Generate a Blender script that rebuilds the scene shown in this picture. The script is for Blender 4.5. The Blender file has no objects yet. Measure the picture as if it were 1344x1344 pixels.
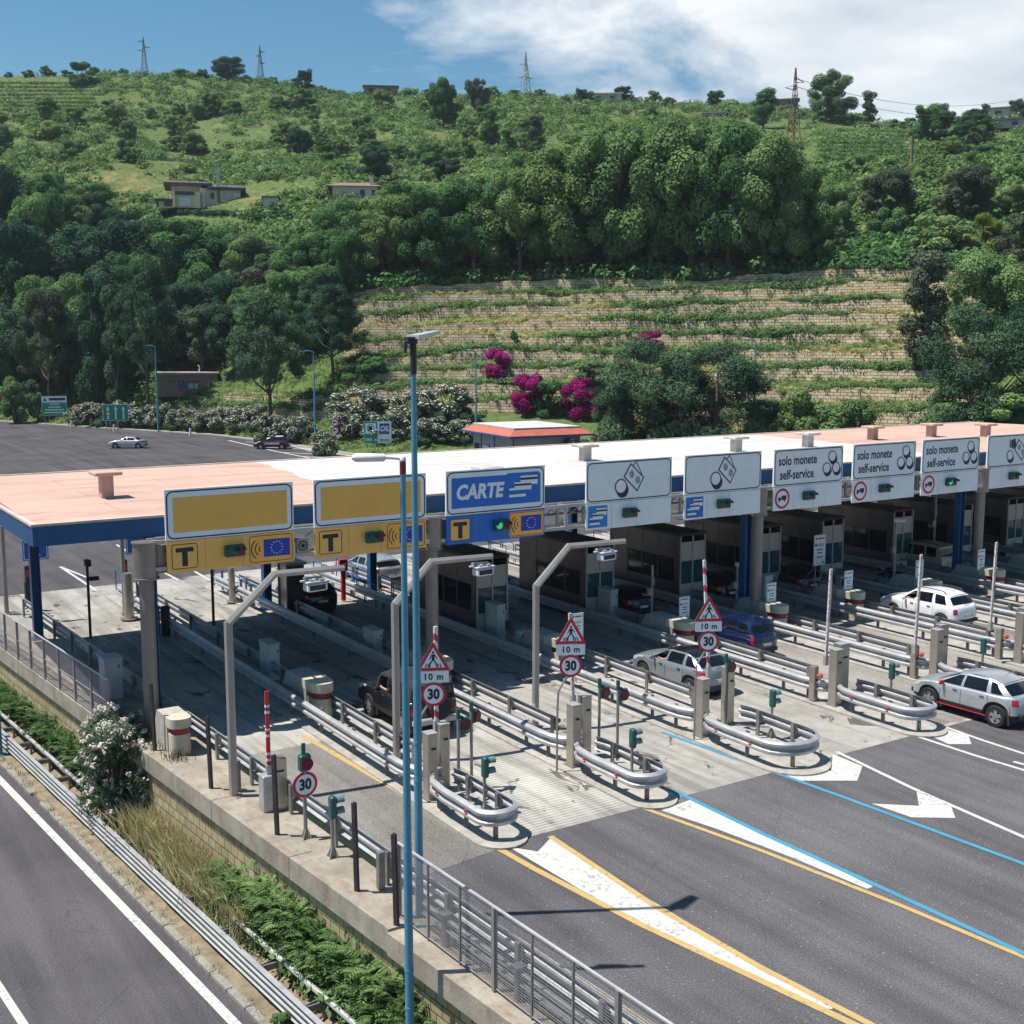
import bpy, math, random
import numpy as np
from mathutils import Vector, Matrix
from mathutils.bvhtree import BVHTree
R = math.radians
SC = bpy.context.scene
COL = SC.collection
# ------------------------------------------------------------------ camera, sky, sun, exposure
CAM_Z = 12.5
F_PX = 1582.0
PITCH = math.atan(222.0 / F_PX)
YAW = math.atan(1032.0 / math.hypot(F_PX, 222.0))
cam_data = bpy.data.cameras.new('camera')
cam_data.sensor_width = 36.0
cam_data.lens = F_PX / 1344.0 * 36.0
cam_data.clip_start = 0.5
cam_data.clip_end = 6000.0
camera = bpy.data.objects.new('camera', cam_data)
COL.objects.link(camera)
camera.location = (0, 0, CAM_Z)
camera.rotation_euler = (math.pi / 2 - PITCH, 0, -YAW)
SC.camera = camera

SUN_DIR = Vector((-0.40, 0.215, 1.0)).normalized()
sun_el = math.asin(SUN_DIR.z)
sun_az = math.atan2(SUN_DIR.x, SUN_DIR.y)
world = bpy.data.worlds.new('World')
SC.world = world
world.use_nodes = True
wn, wl = world.node_tree.nodes, world.node_tree.links
wn.clear()
w_out = wn.new('ShaderNodeOutputWorld')
w_bg = wn.new('ShaderNodeBackground')
w_bg.inputs['Strength'].default_value = 0.085
sky = wn.new('ShaderNodeTexSky')
sky.sky_type = 'NISHITA'
sky.sun_disc = False
sky.sun_elevation = sun_el
sky.sun_rotation = sun_az
sky.altitude = 100
sky.air_density = 1.0
sky.dust_density = 0.5
sky.ozone_density = 2.5
w_hs = wn.new('ShaderNodeHueSaturation')
w_hs.inputs['Hue'].default_value = 0.485
w_hs.inputs['Saturation'].default_value = 1.28
w_hs.inputs['Value'].default_value = 0.95
wl.new(sky.outputs[0], w_hs.inputs['Color'])
# clouds: noise on the direction of view, projected onto a layer overhead
w_tc = wn.new('ShaderNodeTexCoord')
w_sep = wn.new('ShaderNodeSeparateXYZ')
wl.new(w_tc.outputs['Generated'], w_sep.inputs[0])
def wmath(op, a, b=None, c=None):
    n = wn.new('ShaderNodeMath'); n.operation = op
    for i, x in enumerate((a, b, c)):
        if x is None: continue
        if isinstance(x, (int, float)): n.inputs[i].default_value = x
        else: wl.new(x, n.inputs[i])
    return n.outputs[0]
zz = wmath('ADD', wmath('MAXIMUM', w_sep.outputs['Z'], 0.0), 0.16)
px_ = wmath('DIVIDE', w_sep.outputs['X'], zz)
py_ = wmath('DIVIDE', w_sep.outputs['Y'], zz)
w_comb = wn.new('ShaderNodeCombineXYZ')
wl.new(px_, w_comb.inputs[0]); wl.new(py_, w_comb.inputs[1])
w_no = wn.new('ShaderNodeTexNoise')
w_no.inputs['Scale'].default_value = 1.15
w_no.inputs['Detail'].default_value = 9.0
w_no.inputs['Roughness'].default_value = 0.58
w_no.inputs['Distortion'].default_value = 0.35
wl.new(w_comb.outputs[0], w_no.inputs['Vector'])
# more cloud to the east of the view (camera right), clear to the west
side = wmath('ADD', wmath('MULTIPLY', w_sep.outputs['X'], 0.84), wmath('MULTIPLY', w_sep.outputs['Y'], -0.543))
up = wmath('MULTIPLY', wmath('MAXIMUM', wmath('SUBTRACT', w_sep.outputs['Z'], 0.34), 0.0), -1.6)
fwd = wmath('ADD', wmath('MULTIPLY', w_sep.outputs['X'], 0.543), wmath('MULTIPLY', w_sep.outputs['Y'], 0.84))
up = wmath('ADD', up, wmath('MULTIPLY', wmath('MINIMUM', wmath('SUBTRACT', fwd, 0.45), 0.0), 0.7))
cov = wmath('ADD', wmath('ADD', w_no.outputs['Fac'], wmath('MULTIPLY', wmath('MINIMUM', wmath('MAXIMUM', side, -0.5), 0.3), 0.85)), up)
w_cr = wn.new('ShaderNodeValToRGB')
w_cr.color_ramp.elements[0].position = 0.485
w_cr.color_ramp.elements[0].color = (0, 0, 0, 1)
w_cr.color_ramp.elements[1].position = 0.635
w_cr.color_ramp.elements[1].color = (1, 1, 1, 1)
wl.new(cov, w_cr.inputs[0])
w_no2 = wn.new('ShaderNodeTexNoise')
w_no2.inputs['Scale'].default_value = 2.3
w_no2.inputs['Detail'].default_value = 8.0
wl.new(w_comb.outputs[0], w_no2.inputs['Vector'])
w_cc = wn.new('ShaderNodeValToRGB')
w_cc.color_ramp.elements[0].position = 0.35
w_cc.color_ramp.elements[0].color = (5.6, 6.4, 7.2, 1)
w_cc.color_ramp.elements[1].position = 0.62
w_cc.color_ramp.elements[1].color = (8.8, 9.1, 9.3, 1)
wl.new(w_no2.outputs['Fac'], w_cc.inputs[0])
w_mix = wn.new('ShaderNodeMixRGB')
wl.new(w_cr.outputs[0], w_mix.inputs[0])
wl.new(w_hs.outputs[0], w_mix.inputs[1])
wl.new(w_cc.outputs[0], w_mix.inputs[2])
wl.new(w_mix.outputs[0], w_bg.inputs['Color'])
wl.new(w_bg.outputs[0], w_out.inputs[0])

sun_data = bpy.data.lights.new('sun', 'SUN')
sun_data.energy = 5.0
sun_data.angle = R(0.5)
sun_data.color = (1.0, 0.955, 0.88)
sun = bpy.data.objects.new('sun', sun_data)
COL.objects.link(sun)
sun.location = (0, 0, 60)
sun.rotation_euler = (-SUN_DIR).to_track_quat('-Z', 'Y').to_euler()

SC.view_settings.view_transform = 'Standard'
SC.view_settings.look = 'None'
SC.view_settings.exposure = 0.4
SC.view_settings.gamma = 1.0
SC.cycles.max_bounces = 6
SC.cycles.diffuse_bounces = 1
SC.cycles.volume_bounces = 0
SC.cycles.transparent_max_bounces = 8

# ------------------------------------------------------------------ picture geometry: a pixel of the photograph to a point of the place
_Fh = np.array([math.sin(YAW), math.cos(YAW), 0]); _Rv = np.array([math.cos(YAW), -math.sin(YAW), 0]); _Zv = np.array([0, 0, 1.0])
_F = _Fh * math.cos(PITCH) - _Zv * math.sin(PITCH); _U = _Fh * math.sin(PITCH) + _Zv * math.cos(PITCH)
_C = np.array([0, 0, CAM_Z])
def ray(u, v): return _F * F_PX + _Rv * (u - 672) + _U * (672 - v)
def at(u, v, z=0.0):
    d = ray(u, v); return _C + d * ((z - CAM_Z) / d[2])
def at_y(u, v, y):
    d = ray(u, v); return _C + d * (y / d[1])
def at_w(u, v, w):
    d = ray(u, v); return _C + d * (w / (d @ _Fh))
def pix(p):
    q = np.asarray(p, float) - _C; w = q @ _F
    return 672 + F_PX * (q @ _Rv) / w, 672 - F_PX * (q @ _U) / w, w

# ------------------------------------------------------------------ materials
def S(r, g, b):
    def f(c):
        c /= 255.0
        return c / 12.92 if c <= 0.04045 else ((c + 0.055) / 1.055) ** 2.4
    return (f(r), f(g), f(b))
_M = {}
def new_mat(name):
    m = bpy.data.materials.new(name); m.use_nodes = True
    nt = m.node_tree; nt.nodes.clear()
    out = nt.nodes.new('ShaderNodeOutputMaterial')
    return m, nt, out
def setin(n, key, val):
    if key in n.inputs: n.inputs[key].default_value = val
class NT:
    def __init__(s, nt): s.nt = nt
    def n(s, t, **kw):
        x = s.nt.nodes.new(t)
        for k, v in kw.items(): setattr(x, k, v)
        return x
    def l(s, a, b): s.nt.links.new(a, b)
    def noise(s, vec, scale, detail=4, rough=0.55, dist=0.0):
        x = s.n('ShaderNodeTexNoise'); x.inputs['Scale'].default_value = scale; x.inputs['Detail'].default_value = detail
        x.inputs['Roughness'].default_value = rough; x.inputs['Distortion'].default_value = dist
        if vec is not None: s.l(vec, x.inputs['Vector'])
        return x.outputs['Fac']
    def ramp(s, fac, stops):
        x = s.n('ShaderNodeValToRGB'); e = x.color_ramp.elements
        while len(e) < len(stops): e.new(0.5)
        for i, (p, c) in enumerate(stops):
            e[i].position = p; e[i].color = (c[0], c[1], c[2], 1) if hasattr(c, '__len__') else (c, c, c, 1)
        s.l(fac, x.inputs[0]); return x.outputs[0]
    def mix(s, fac, a, b, mode='MIX'):
        x = s.n('ShaderNodeMixRGB', blend_type=mode)
        for i, v in enumerate((fac, a, b)):
            if isinstance(v, (int, float)): x.inputs[i].default_value = v
            elif isinstance(v, tuple): x.inputs[i].default_value = (*v[:3], 1)
            else: s.l(v, x.inputs[i])
        return x.outputs[0]
    def math(s, op, a, b=None):
        x = s.n('ShaderNodeMath', operation=op)
        for i, v in enumerate((a, b)):
            if v is None: continue
            if isinstance(v, (int, float)): x.inputs[i].default_value = v
            else: s.l(v, x.inputs[i])
        return x.outputs[0]
    def pos(s): return s.n('ShaderNodeNewGeometry').outputs['Position']
    def objc(s): return s.n('ShaderNodeTexCoord').outputs['Object']
    def mapping(s, vec, scale=(1, 1, 1), rot=(0, 0, 0)):
        x = s.n('ShaderNodeMapping'); x.inputs['Scale'].default_value = scale; x.inputs['Rotation'].default_value = rot
        s.l(vec, x.inputs['Vector']); return x.outputs[0]
    def bump(s, h, strength=0.3, dist=0.02):
        x = s.n('ShaderNodeBump'); x.inputs['Strength'].default_value = strength; x.inputs['Distance'].default_value = dist
        s.l(h, x.inputs['Height']); return x.outputs[0]
    def bsdf(s, col, rough=0.6, metal=0.0, normal=None, spec=None, coat=0.0):
        x = s.n('ShaderNodeBsdfPrincipled')
        if isinstance(col, tuple): x.inputs['Base Color'].default_value = (*col[:3], 1)
        else: s.l(col, x.inputs['Base Color'])
        if isinstance(rough, (int, float)): x.inputs['Roughness'].default_value = rough
        else: s.l(rough, x.inputs['Roughness'])
        x.inputs['Metallic'].default_value = metal
        if spec is not None: setin(x, 'Specular IOR Level', spec)
        if coat: setin(x, 'Coat Weight', coat); setin(x, 'Coat Roughness', 0.05)
        if normal is not None: s.l(normal, x.inputs['Normal'])
        return x.outputs[0]
def plain(name, col, rough=0.6, metal=0.0, var=0.15, scale=3.0, bump=0.0, bscale=60.0, spec=None, coat=0.0, dirt=0.0):
    """a surface of one colour with soft mottling, fine grain and patchy dirt"""
    key = name
    if key in _M: return _M[key]
    m, nt, out = new_mat(name); k = NT(nt)
    p = k.objc()
    f = k.noise(p, scale, 5, 0.6)
    lo = tuple(c * (1 - var) for c in col); hi = tuple(min(1, c * (1 + var)) for c in col)
    c = k.ramp(f, [(0.3, lo), (0.7, hi)])
    if dirt:
        d = k.noise(p, scale * 2.7, 7, 0.7, 0.5)
        c = k.mix(k.ramp(d, [(0.5, 0.0), (0.72, dirt)]), c, tuple(x * 0.35 + 0.01 for x in col))
    nrm = None
    if bump: nrm = k.bump(k.noise(p, bscale, 3), bump, 0.01)
    k.l(k.bsdf(c, rough, metal, nrm, spec, coat), out.inputs[0])
    _M[key] = m; return m
def emit(name, col, strength):
    if name in _M: return _M[name]
    m, nt, out = new_mat(name); k = NT(nt)
    e = k.n('ShaderNodeEmission'); e.inputs[0].default_value = (*col, 1); e.inputs[1].default_value = strength
    k.l(e.outputs[0], out.inputs[0]); _M[name] = m; return m
def glass_mat(name, tint=(0.02, 0.03, 0.035), clear=0.25):
    if name in _M: return _M[name]
    m, nt, out = new_mat(name); k = NT(nt)
    b = k.bsdf(tint, 0.06, 0.0, None, 0.6)
    t = k.n('ShaderNodeBsdfTransparent'); t.inputs[0].default_value = (0.55, 0.62, 0.62, 1)
    mx = k.n('ShaderNodeMixShader'); mx.inputs[0].default_value = clear
    k.l(b, mx.inputs[1]); k.l(t.outputs[0], mx.inputs[2]); k.l(mx.outputs[0], out.inputs[0])
    _M[name] = m; return m
def leaf_mat(name, dark, mid, light, trans=0.25):
    if name in _M: return _M[name]
    m, nt, out = new_mat(name); k = NT(nt)
    a = k.n('ShaderNodeAttribute'); a.attribute_name = 'tone'
    oi = k.n('ShaderNodeObjectInfo')
    t = k.math('ADD', a.outputs['Fac'], k.math('MULTIPLY', k.math('SUBTRACT', oi.outputs['Random'], 0.5), 0.35))
    c = k.ramp(t, [(0.1, dark), (0.5, mid), (0.95, light)])
    d = k.n('ShaderNodeBsdfDiffuse'); k.l(c, d.inputs[0])
    tr = k.n('ShaderNodeBsdfTranslucent'); k.l(k.mix(1.0, c, (1.0, 1.05, 0.72), 'MULTIPLY'), tr.inputs[0])
    mx = k.n('ShaderNodeMixShader'); mx.inputs[0].default_value = trans
    k.l(d.outputs[0], mx.inputs[1]); k.l(tr.outputs[0], mx.inputs[2]); k.l(mx.outputs[0], out.inputs[0])
    _M[name] = m; return m

# ------------------------------------------------------------------ object helpers
def link(o, parent=None):
    COL.objects.link(o)
    if parent is not None: o.parent = parent
    return o
def tag(o, label=None, cat=None, group=None, kind=None):
    if label: o['label'] = label
    if cat: o['category'] = cat
    if group: o['group'] = group
    if kind: o['kind'] = kind
    return o
def thing(name, label, cat, loc=(0, 0, 0), rz=0.0, group=None):
    o = bpy.data.objects.new(name, None); link(o)
    o.empty_display_size = 0.3
    o.location = tuple(float(x) for x in loc); o.rotation_euler = (0, 0, rz)
    return tag(o, label, cat, group)
def kids(o): return [c for c in bpy.data.objects if c.parent is o]
def copy_tree(o, loc=None, rz=None, label=None, scale=None, ch=None):
    """copy a thing with copies of its parts and sub-parts (mesh data shared)"""
    if ch is None:
        ch = {}
        for c in bpy.data.objects:
            if c.parent: ch.setdefault(c.parent.name, []).append(c)
    def rec(src, parent):
        c = src.copy(); COL.objects.link(c)
        if parent is not None: c.parent = parent
        for s in ch.get(src.name, ()): rec(s, c)
        return c
    r = rec(o, None)
    if loc is not None: r.location = tuple(float(x) for x in loc)
    if rz is not None: r.rotation_euler = (0, 0, rz)
    if scale is not None: r.scale = scale
    if label: r['label'] = label
    return r
class MB:
    """mesh builder: collects simple solids and builds ONE mesh object"""
    def __init__(s): s.v = []; s.f = []; s.m = []; s.uv = None
    def add(s, vs, fs, mi=0):
        o = len(s.v); s.v.extend([tuple(float(c) for c in p) for p in vs])
        for f in fs: s.f.append(tuple(i + o for i in f)); s.m.append(mi)
        return s
    def box(s, c, d, rz=0.0, mi=0, bev=0.0):
        x, y, z = d[0] / 2, d[1] / 2, d[2] / 2
        cr, sr = math.cos(rz), math.sin(rz)
        def T(px, py, pz): return (c[0] + px * cr - py * sr, c[1] + px * sr + py * cr, c[2] + pz)
        if bev <= 0:
            vs = [T(a * x, b * y, e * z) for e in (-1, 1) for a, b in ((-1, -1), (1, -1), (1, 1), (-1, 1))]
            return s.add(vs, [(3, 2, 1, 0), (4, 5, 6, 7), (0, 1, 5, 4), (1, 2, 6, 5), (2, 3, 7, 6), (3, 0, 4, 7)], mi)
        b = min(bev, x * .49, y * .49, z * .49)
        ring = lambda ix, iy: [(-ix, -y if iy else -iy, 0)]
        vs = []; 
        def oct_(ex, ey, zc):
            return [T(-ex + b, -ey, zc), T(ex - b, -ey, zc), T(ex, -ey + b, zc), T(ex, ey - b, zc), T(ex - b, ey, zc), T(-ex + b, ey, zc), T(-ex, ey - b, zc), T(-ex, -ey + b, zc)]
        rings = [oct_(x - b * .7, y - b * .7, -z), oct_(x, y, -z + b), oct_(x, y, z - b), oct_(x - b * .7, y - b * .7, z)]
        for r_ in rings: vs += r_
        fs = [tuple(range(7, -1, -1)), tuple(range(24, 32))]
        for k in range(3):
            for i in range(8):
                j = (i + 1) % 8; fs.append((k * 8 + i, k * 8 + j, k * 8 + 8 + j, k * 8 + 8 + i))
        return s.add(vs, fs, mi)
    def cyl(s, p0, p1, r0, r1=None, n=12, mi=0, caps=True):
        p0, p1 = Vector(p0), Vector(p1); r1 = r0 if r1 is None else r1
        d = (p1 - p0).normalized(); a = d.orthogonal().normalized(); b = d.cross(a)
        vs = []
        for p, r in ((p0, r0), (p1, r1)):
            for i in range(n):
                t = 2 * math.pi * i / n; vs.append(p + (a * math.cos(t) + b * math.sin(t)) * r)
        fs = [(i, (i + 1) % n, n + (i + 1) % n, n + i) for i in range(n)]
        if caps: fs += [tuple(range(n - 1, -1, -1)), tuple(range(n, 2 * n))]
        return s.add(vs, fs, mi)
    def tube(s, path, r, n=8, mi=0, closed=False):
        P = [Vector(p) for p in path]; m = len(P); vs = []; fs = []
        rs = r if hasattr(r, '__len__') else [r] * m
        ref = None
        for i, p in enumerate(P):
            if closed: d = P[(i + 1) % m] - P[i - 1]
            else: d = P[min(i + 1, m - 1)] - P[max(i - 1, 0)]
            d.normalize()
            if ref is None: ref = d.orthogonal().normalized()
            a = (ref - d * ref.dot(d)).normalized(); ref = a; b = d.cross(a)
            for k in range(n):
                t = 2 * math.pi * k / n; vs.append(p + (a * math.cos(t) + b * math.sin(t)) * rs[i])
        seg = m if closed else m - 1
        for i in range(seg):
            j = (i + 1) % m
            for k in range(n):
                q = (k + 1) % n; fs.append((i * n + k, i * n + q, j * n + q, j * n + k))
        if not closed: fs += [tuple(range(n - 1, -1, -1)), tuple(range((m - 1) * n, m * n))]
        return s.add(vs, fs, mi)
    def prism(s, poly, z0, z1, mi=0):
        n = len(poly); vs = [(x, y, z0) for x, y in poly] + [(x, y, z1) for x, y in poly]
        fs = [tuple(range(n - 1, -1, -1)), tuple(range(n, 2 * n))] + [(i, (i + 1) % n, n + (i + 1) % n, n + i) for i in range(n)]
        return s.add(vs, fs, mi)
    def extr(s, poly, y0, y1, mi=0):
        """polygon in x,z extruded along y"""
        n = len(poly); vs = [(x, y0, z) for x, z in poly] + [(x, y1, z) for x, z in poly]
        fs = [tuple(range(n)), tuple(range(2 * n - 1, n - 1, -1))] + [(i, n + i, n + (i + 1) % n, (i + 1) % n) for i in range(n)]
        return s.add(vs, fs, mi)
    def grid(s, rows, mi=0, flip=False):
        """rows: list of lists of points of equal length"""
        n = len(rows[0]); vs = [p for r in rows for p in r]; fs = []
        for i in range(len(rows) - 1):
            for j in range(n - 1):
                q = (i * n + j, i * n + j + 1, (i + 1) * n + j + 1, (i + 1) * n + j)
                fs.append(q[::-1] if flip else q)
        return s.add(vs, fs, mi)
    def lathe(s, prof, c=(0, 0, 0), n=20, mi=0):
        """profile of (r, z) about a vertical axis"""
        vs = []; fs = []
        for r, z in prof:
            for i in range(n):
                t = 2 * math.pi * i / n; vs.append((c[0] + r * math.cos(t), c[1] + r * math.sin(t), c[2] + z))
        for k in range(len(prof) - 1):
            for i in range(n):
                j = (i + 1) % n; fs.append((k * n + i, k * n + j, (k + 1) * n + j, (k + 1) * n + i))
        return s.add(vs, fs, mi)
    def sweep(s, prof, path, mi=0, closed=False, cap=True):
        """profile of (out, z) swept along a path in x,y (out = right-hand side of travel)"""
        P = [Vector((p[0], p[1])) for p in path]; Z = [p[2] if len(p) > 2 else 0.0 for p in path]
        m = len(P); n = len(prof); vs = []; fs = []
        for i in range(m):
            a = P[i - 1] if (i > 0 or closed) else P[i]; b = P[(i + 1) % m] if (i < m - 1 or closed) else P[i]
            d1 = (P[i] - a); d2 = (b - P[i])
            d = (d1.normalized() if d1.length > 1e-6 else Vector((0, 0))) + (d2.normalized() if d2.length > 1e-6 else Vector((0, 0)))
            d.normalize(); nr = Vector((d.y, -d.x))
            k = 1.0
            if d1.length > 1e-6 and d2.length > 1e-6:
                c = max(0.35, d1.normalized().dot(d)); k = 1 / c
            for o, z in prof: vs.append((P[i].x + nr.x * o * k, P[i].y + nr.y * o * k, Z[i] + z))
        for i in range(m if closed else m - 1):
            j = (i + 1) % m
            for q in range(n):
                w = (q + 1) % n; fs.append((i * n + q, j * n + q, j * n + w, i * n + w))
        if cap and not closed: fs += [tuple(range(n)), tuple(range(m * n - 1, (m - 1) * n - 1, -1))]
        return s.add(vs, fs, mi)
    def build(s, name, mats, parent=None, world=False, smooth=False, ang=40, origin=None):
        me = bpy.data.meshes.new(name)
        v = s.v
        off = None
        if world and parent is not None: off = parent.location
        if origin is not None: off = Vector(origin)
        if off is not None: v = [(x - off.x, y - off.y, z - off.z) for x, y, z in v]
        me.from_pydata(v, [], s.f)
        ml = mats if isinstance(mats, (list, tuple)) else [mats]
        for m in ml: me.materials.append(m)
        if len(ml) > 1: me.polygons.foreach_set('material_index', s.m)
        if smooth:
            me.polygons.foreach_set('use_smooth', [True] * len(me.polygons))
            try: me.set_sharp_from_angle(angle=R(ang))
            except Exception: pass
        me.update()
        o = bpy.data.objects.new(name, me); link(o, parent)
        if origin is not None: o.location = origin
        return o
def struct(o): o['kind'] = 'structure'; return o
def smooth_path(pts, n=6):
    """Catmull-Rom through points"""
    P = [Vector(p) for p in pts]; out = []
    for i in range(len(P) - 1):
        a = P[max(i - 1, 0)]; b = P[i]; c = P[i + 1]; d = P[min(i + 2, len(P) - 1)]
        for k in range(n):
            t = k / n
            out.append(0.5 * ((2 * b) + (c - a) * t + (2 * a - 5 * b + 4 * c - d) * t * t + (3 * b - 3 * c + d - a) * t ** 3))
    out.append(P[-1]); return out
_txt = {}
def text_polys(body, size=1.0, bold=0.0, shear=0.0, xs=1.0, align='CENTER', spacing=1.0):
    """outline of a word as flat mesh data in x,y (centred), from Blender's own font"""
    key = (body, size, bold, shear, xs, align, spacing)
    if key in _txt: return _txt[key]
    cu = bpy.data.curves.new('lettering', 'FONT'); cu.body = body; cu.size = size; cu.align_x = align; cu.align_y = 'CENTER'
    cu.offset = bold; cu.shear = shear; cu.space_character = spacing; cu.resolution_u = 3
    ob = bpy.data.objects.new('lettering', cu); COL.objects.link(ob)
    bpy.context.view_layer.update()
    me = bpy.data.meshes.new_from_object(ob.evaluated_get(bpy.context.evaluated_depsgraph_get()))
    vs = [(v.co.x * xs, v.co.y) for v in me.vertices]; fs = [tuple(p.vertices) for p in me.polygons]
    bpy.data.objects.remove(ob); bpy.data.curves.remove(cu); bpy.data.meshes.remove(me)
    _txt[key] = (vs, fs); return vs, fs
# ================================================================== TERRAIN
NPR = np.random.default_rng(7)
NT_ = 9
# columns of the hillside: picture column, foot (v, depth), top of the terraces (v, depth), then the upper slope up to the ridge
HC = [
 (-700, 175, (520, 200), (440, 235), [(330, 270), (255, 300), (180, 360), (130, 420), (95, 480)]),
 (-250, 210, (528, 225), (434, 250), [(330, 275), (252, 302), (182, 360), (130, 420), (93, 475)]),
 (0,   194, (536, 210), (432, 238), [(330, 262), (262, 287), (190, 350), (138, 415), (94, 470)]),
 (130, 179, (532, 194), (430, 230), [(340, 253), (264, 280), (190, 345), (135, 410), (88, 470)]),
 (280, 165, (540, 176), (442, 212), [(330, 242), (279, 262), (214, 315), (150, 400), (96, 470)]),
 (400, 146, (552, 156), (402, 192), [(305, 225), (270, 252), (202, 320), (150, 400), (108, 470)]),
 (480, 133, (549, 150), (376, 186), [(298, 216), (252, 250), (192, 330), (150, 400), (119, 470)]),
 (620, 130, (541, 147), (364, 184), [(300, 210), (246, 248), (190, 328), (150, 400), (122, 470)]),
 (760, 126, (545, 142), (363, 180), [(300, 206), (240, 245), (186, 328), (150, 390), (125, 460)]),
 (900, 122, (549, 137), (361, 176), [(300, 201), (240, 241), (186, 325), (155, 380), (130, 450)]),
 (1050, 116, (554, 131), (353, 171), [(298, 196), (240, 238), (190, 318), (166, 370), (147, 440)]),
 (1150, 111, (556, 126), (347, 166), [(290, 193), (236, 236), (192, 308), (172, 350), (162, 420)]),
 (1260, 106, (559, 121), (346, 161), [(282, 190), (236, 234), (196, 300), (176, 340), (166, 400)]),
 (1344, 102, (562, 117), (338, 157), [(280, 188), (236, 232), (190, 298), (166, 340), (156, 400)]),
 (1600, 95, (565, 108), (330, 150), [(270, 188), (225, 236), (182, 298), (152, 340), (142, 400)]),
 (2100, 85, (560, 96), (320, 135), [(270, 175), (225, 225), (182, 290), (152, 335), (142, 390)]),
]
US = sorted(set(list(np.arange(-700, -250, 25)) + list(np.arange(-250, 1600, 6)) + list(np.arange(1600, 2101, 25))))
def _interp(getter):
    xs = [h[0] for h in HC]; ys = [getter(h) for h in HC]
    return np.interp(US, xs, ys)
nU = len(US)
rows = []          # each: (nU,3)
tags_ = []
def row_from(v, w):
    r = np.zeros((nU, 3))
    for i, u in enumerate(US): r[i] = at_w(u, v[i], w[i])
    return r
def row_z(z, w):
    r = np.zeros((nU, 3))
    for i, u in enumerate(US):
        p = at_w(u, 450, w[i]); r[i] = (p[0], p[1], z[i])
    return r
w_edge = _interp(lambda h: h[1])
foot = row_from(_interp(lambda h: h[2][0]), _interp(lambda h: h[2][1]))
ttop = row_from(_interp(lambda h: h[3][0]), _interp(lambda h: h[3][1]))
rows.append(row_z(np.full(nU, -0.5), w_edge - 6)); rows.append(row_z(np.full(nU, 0.10), w_edge)); 
rows.append(row_z(np.full(nU, 0.14), w_edge + 1.2))
# how strongly a column is stepped
amp = np.clip((np.array(US) - 225) / 40, 0, 1) * np.clip((1310 - np.array(US)) / 40, 0, 1)
amp_hi = np.clip((np.array(US) - 425) / 25, 0, 1) * np.clip((1310 - np.array(US)) / 40, 0, 1)
WALLROWS = []
for k in range(NT_):
    a = amp if k < 2 else amp_hi
    tb = k / NT_; tt = (k + 1) / NT_
    zf, zt = foot[:, 2], ttop[:, 2]
    wob = 0.11 * np.sin(np.array(US) * 0.021 + k * 2.1) + 0.07 * np.sin(np.array(US) * 0.057 + k)
    bot = foot * (1 - tb) + ttop * tb
    top = bot.copy()
    dz = (zt - zf) / NT_
    d = (ttop - foot) / NT_
    fr_plan = 0.06 * a + 0.5 * (1 - a); fr_z = 0.56 * a + 0.5 * (1 - a)
    top[:, :2] += d[:, :2] * fr_plan[:, None]
    top[:, 2] += dz * (fr_z + wob * a)
    bot[:, 2] += dz * wob * a * 0.5
    WALLROWS.append((len(rows), bot, top))
    rows.append(bot); rows.append(top)
rows.append(ttop)
for j in range(5):
    rows.append(row_from(_interp(lambda h: h[4][j][0]), _interp(lambda h: h[4][j][1])))
r_ridge = rows[-1]
back = r_ridge.copy(); 
for i, u in enumerate(US):
    p = at_w(u, 450, 620); back[i] = (p[0], p[1], r_ridge[i, 2] - 22)
rows.append(back)
back2 = back.copy()
for i, u in enumerate(US):
    p = at_w(u, 450, 900); back2[i] = (p[0], p[1], -5)
rows.append(back2)
# subdivide and roughen
sub = []
for i in range(len(rows) - 1):
    n = 1
    if i >= 3 + 2 * NT_: n = 12
    elif i >= 3 and (i - 3) % 2 == 1: n = 3
    elif i == 2: n = 3
    for k in range(n):
        t = k / n
        r = rows[i] * (1 - t) + rows[i + 1] * t
        sub.append((r, i + t))
sub.append((rows[-1], len(rows) - 1))
# smooth the hard bends of the upper slope
A = np.stack([s[0] for s in sub]); idx = np.array([s[1] for s in sub])
up = idx > 3 + 2 * NT_ + 0.5
for _ in range(6):
    B = A.copy()
    for q in np.where(up)[0]:
        if 0 < q < len(A) - 1: B[q] = 0.25 * A[q - 1] + 0.5 * A[q] + 0.25 * A[q + 1]
    A = B
def vnoise(x, y, seed=0):
    xi = np.floor(x).astype(int); yi = np.floor(y).astype(int); xf = x - xi; yf = y - yi
    def h(a, b): 
        n = (a * 374761393 + b * 668265263 + seed * 974711) & 0x7fffffff
        n = ((n ^ (n >> 13)) * 1274126177) & 0x7fffffff
        return (n ^ (n >> 16)) % 10007 / 10007.0
    u = xf * xf * (3 - 2 * xf); v = yf * yf * (3 - 2 * yf)
    return (h(xi, yi) * (1 - u) + h(xi + 1, yi) * u) * (1 - v) + (h(xi, yi + 1) * (1 - u) + h(xi + 1, yi + 1) * u) * v
rough = np.clip((idx - (3 + 2 * NT_)) / 1.5, 0, 1)[:, None]
X, Y = A[:, :, 0], A[:, :, 1]
ridge_fade = np.where(idx > 3 + 2 * NT_ + 4, 0.55, 1.0)[:, None]
A[:, :, 2] += rough * ridge_fade * ((vnoise(X / 28, Y / 28, 1) - .5) * 5 + (vnoise(X / 11, Y / 11, 2) - .5) * 2.2)
A[:, :, 2] += (idx > 3)[:, None] * (vnoise(X / 3, Y / 3, 3) - .5) * 0.22
nR = len(A)
tv = A.reshape(-1, 3)
ii = np.arange(nR - 1)[:, None] * nU + np.arange(nU - 1)[None, :]
tf = np.stack([ii, ii + 1, ii + nU + 1, ii + nU], -1).reshape(-1, 4)
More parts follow.
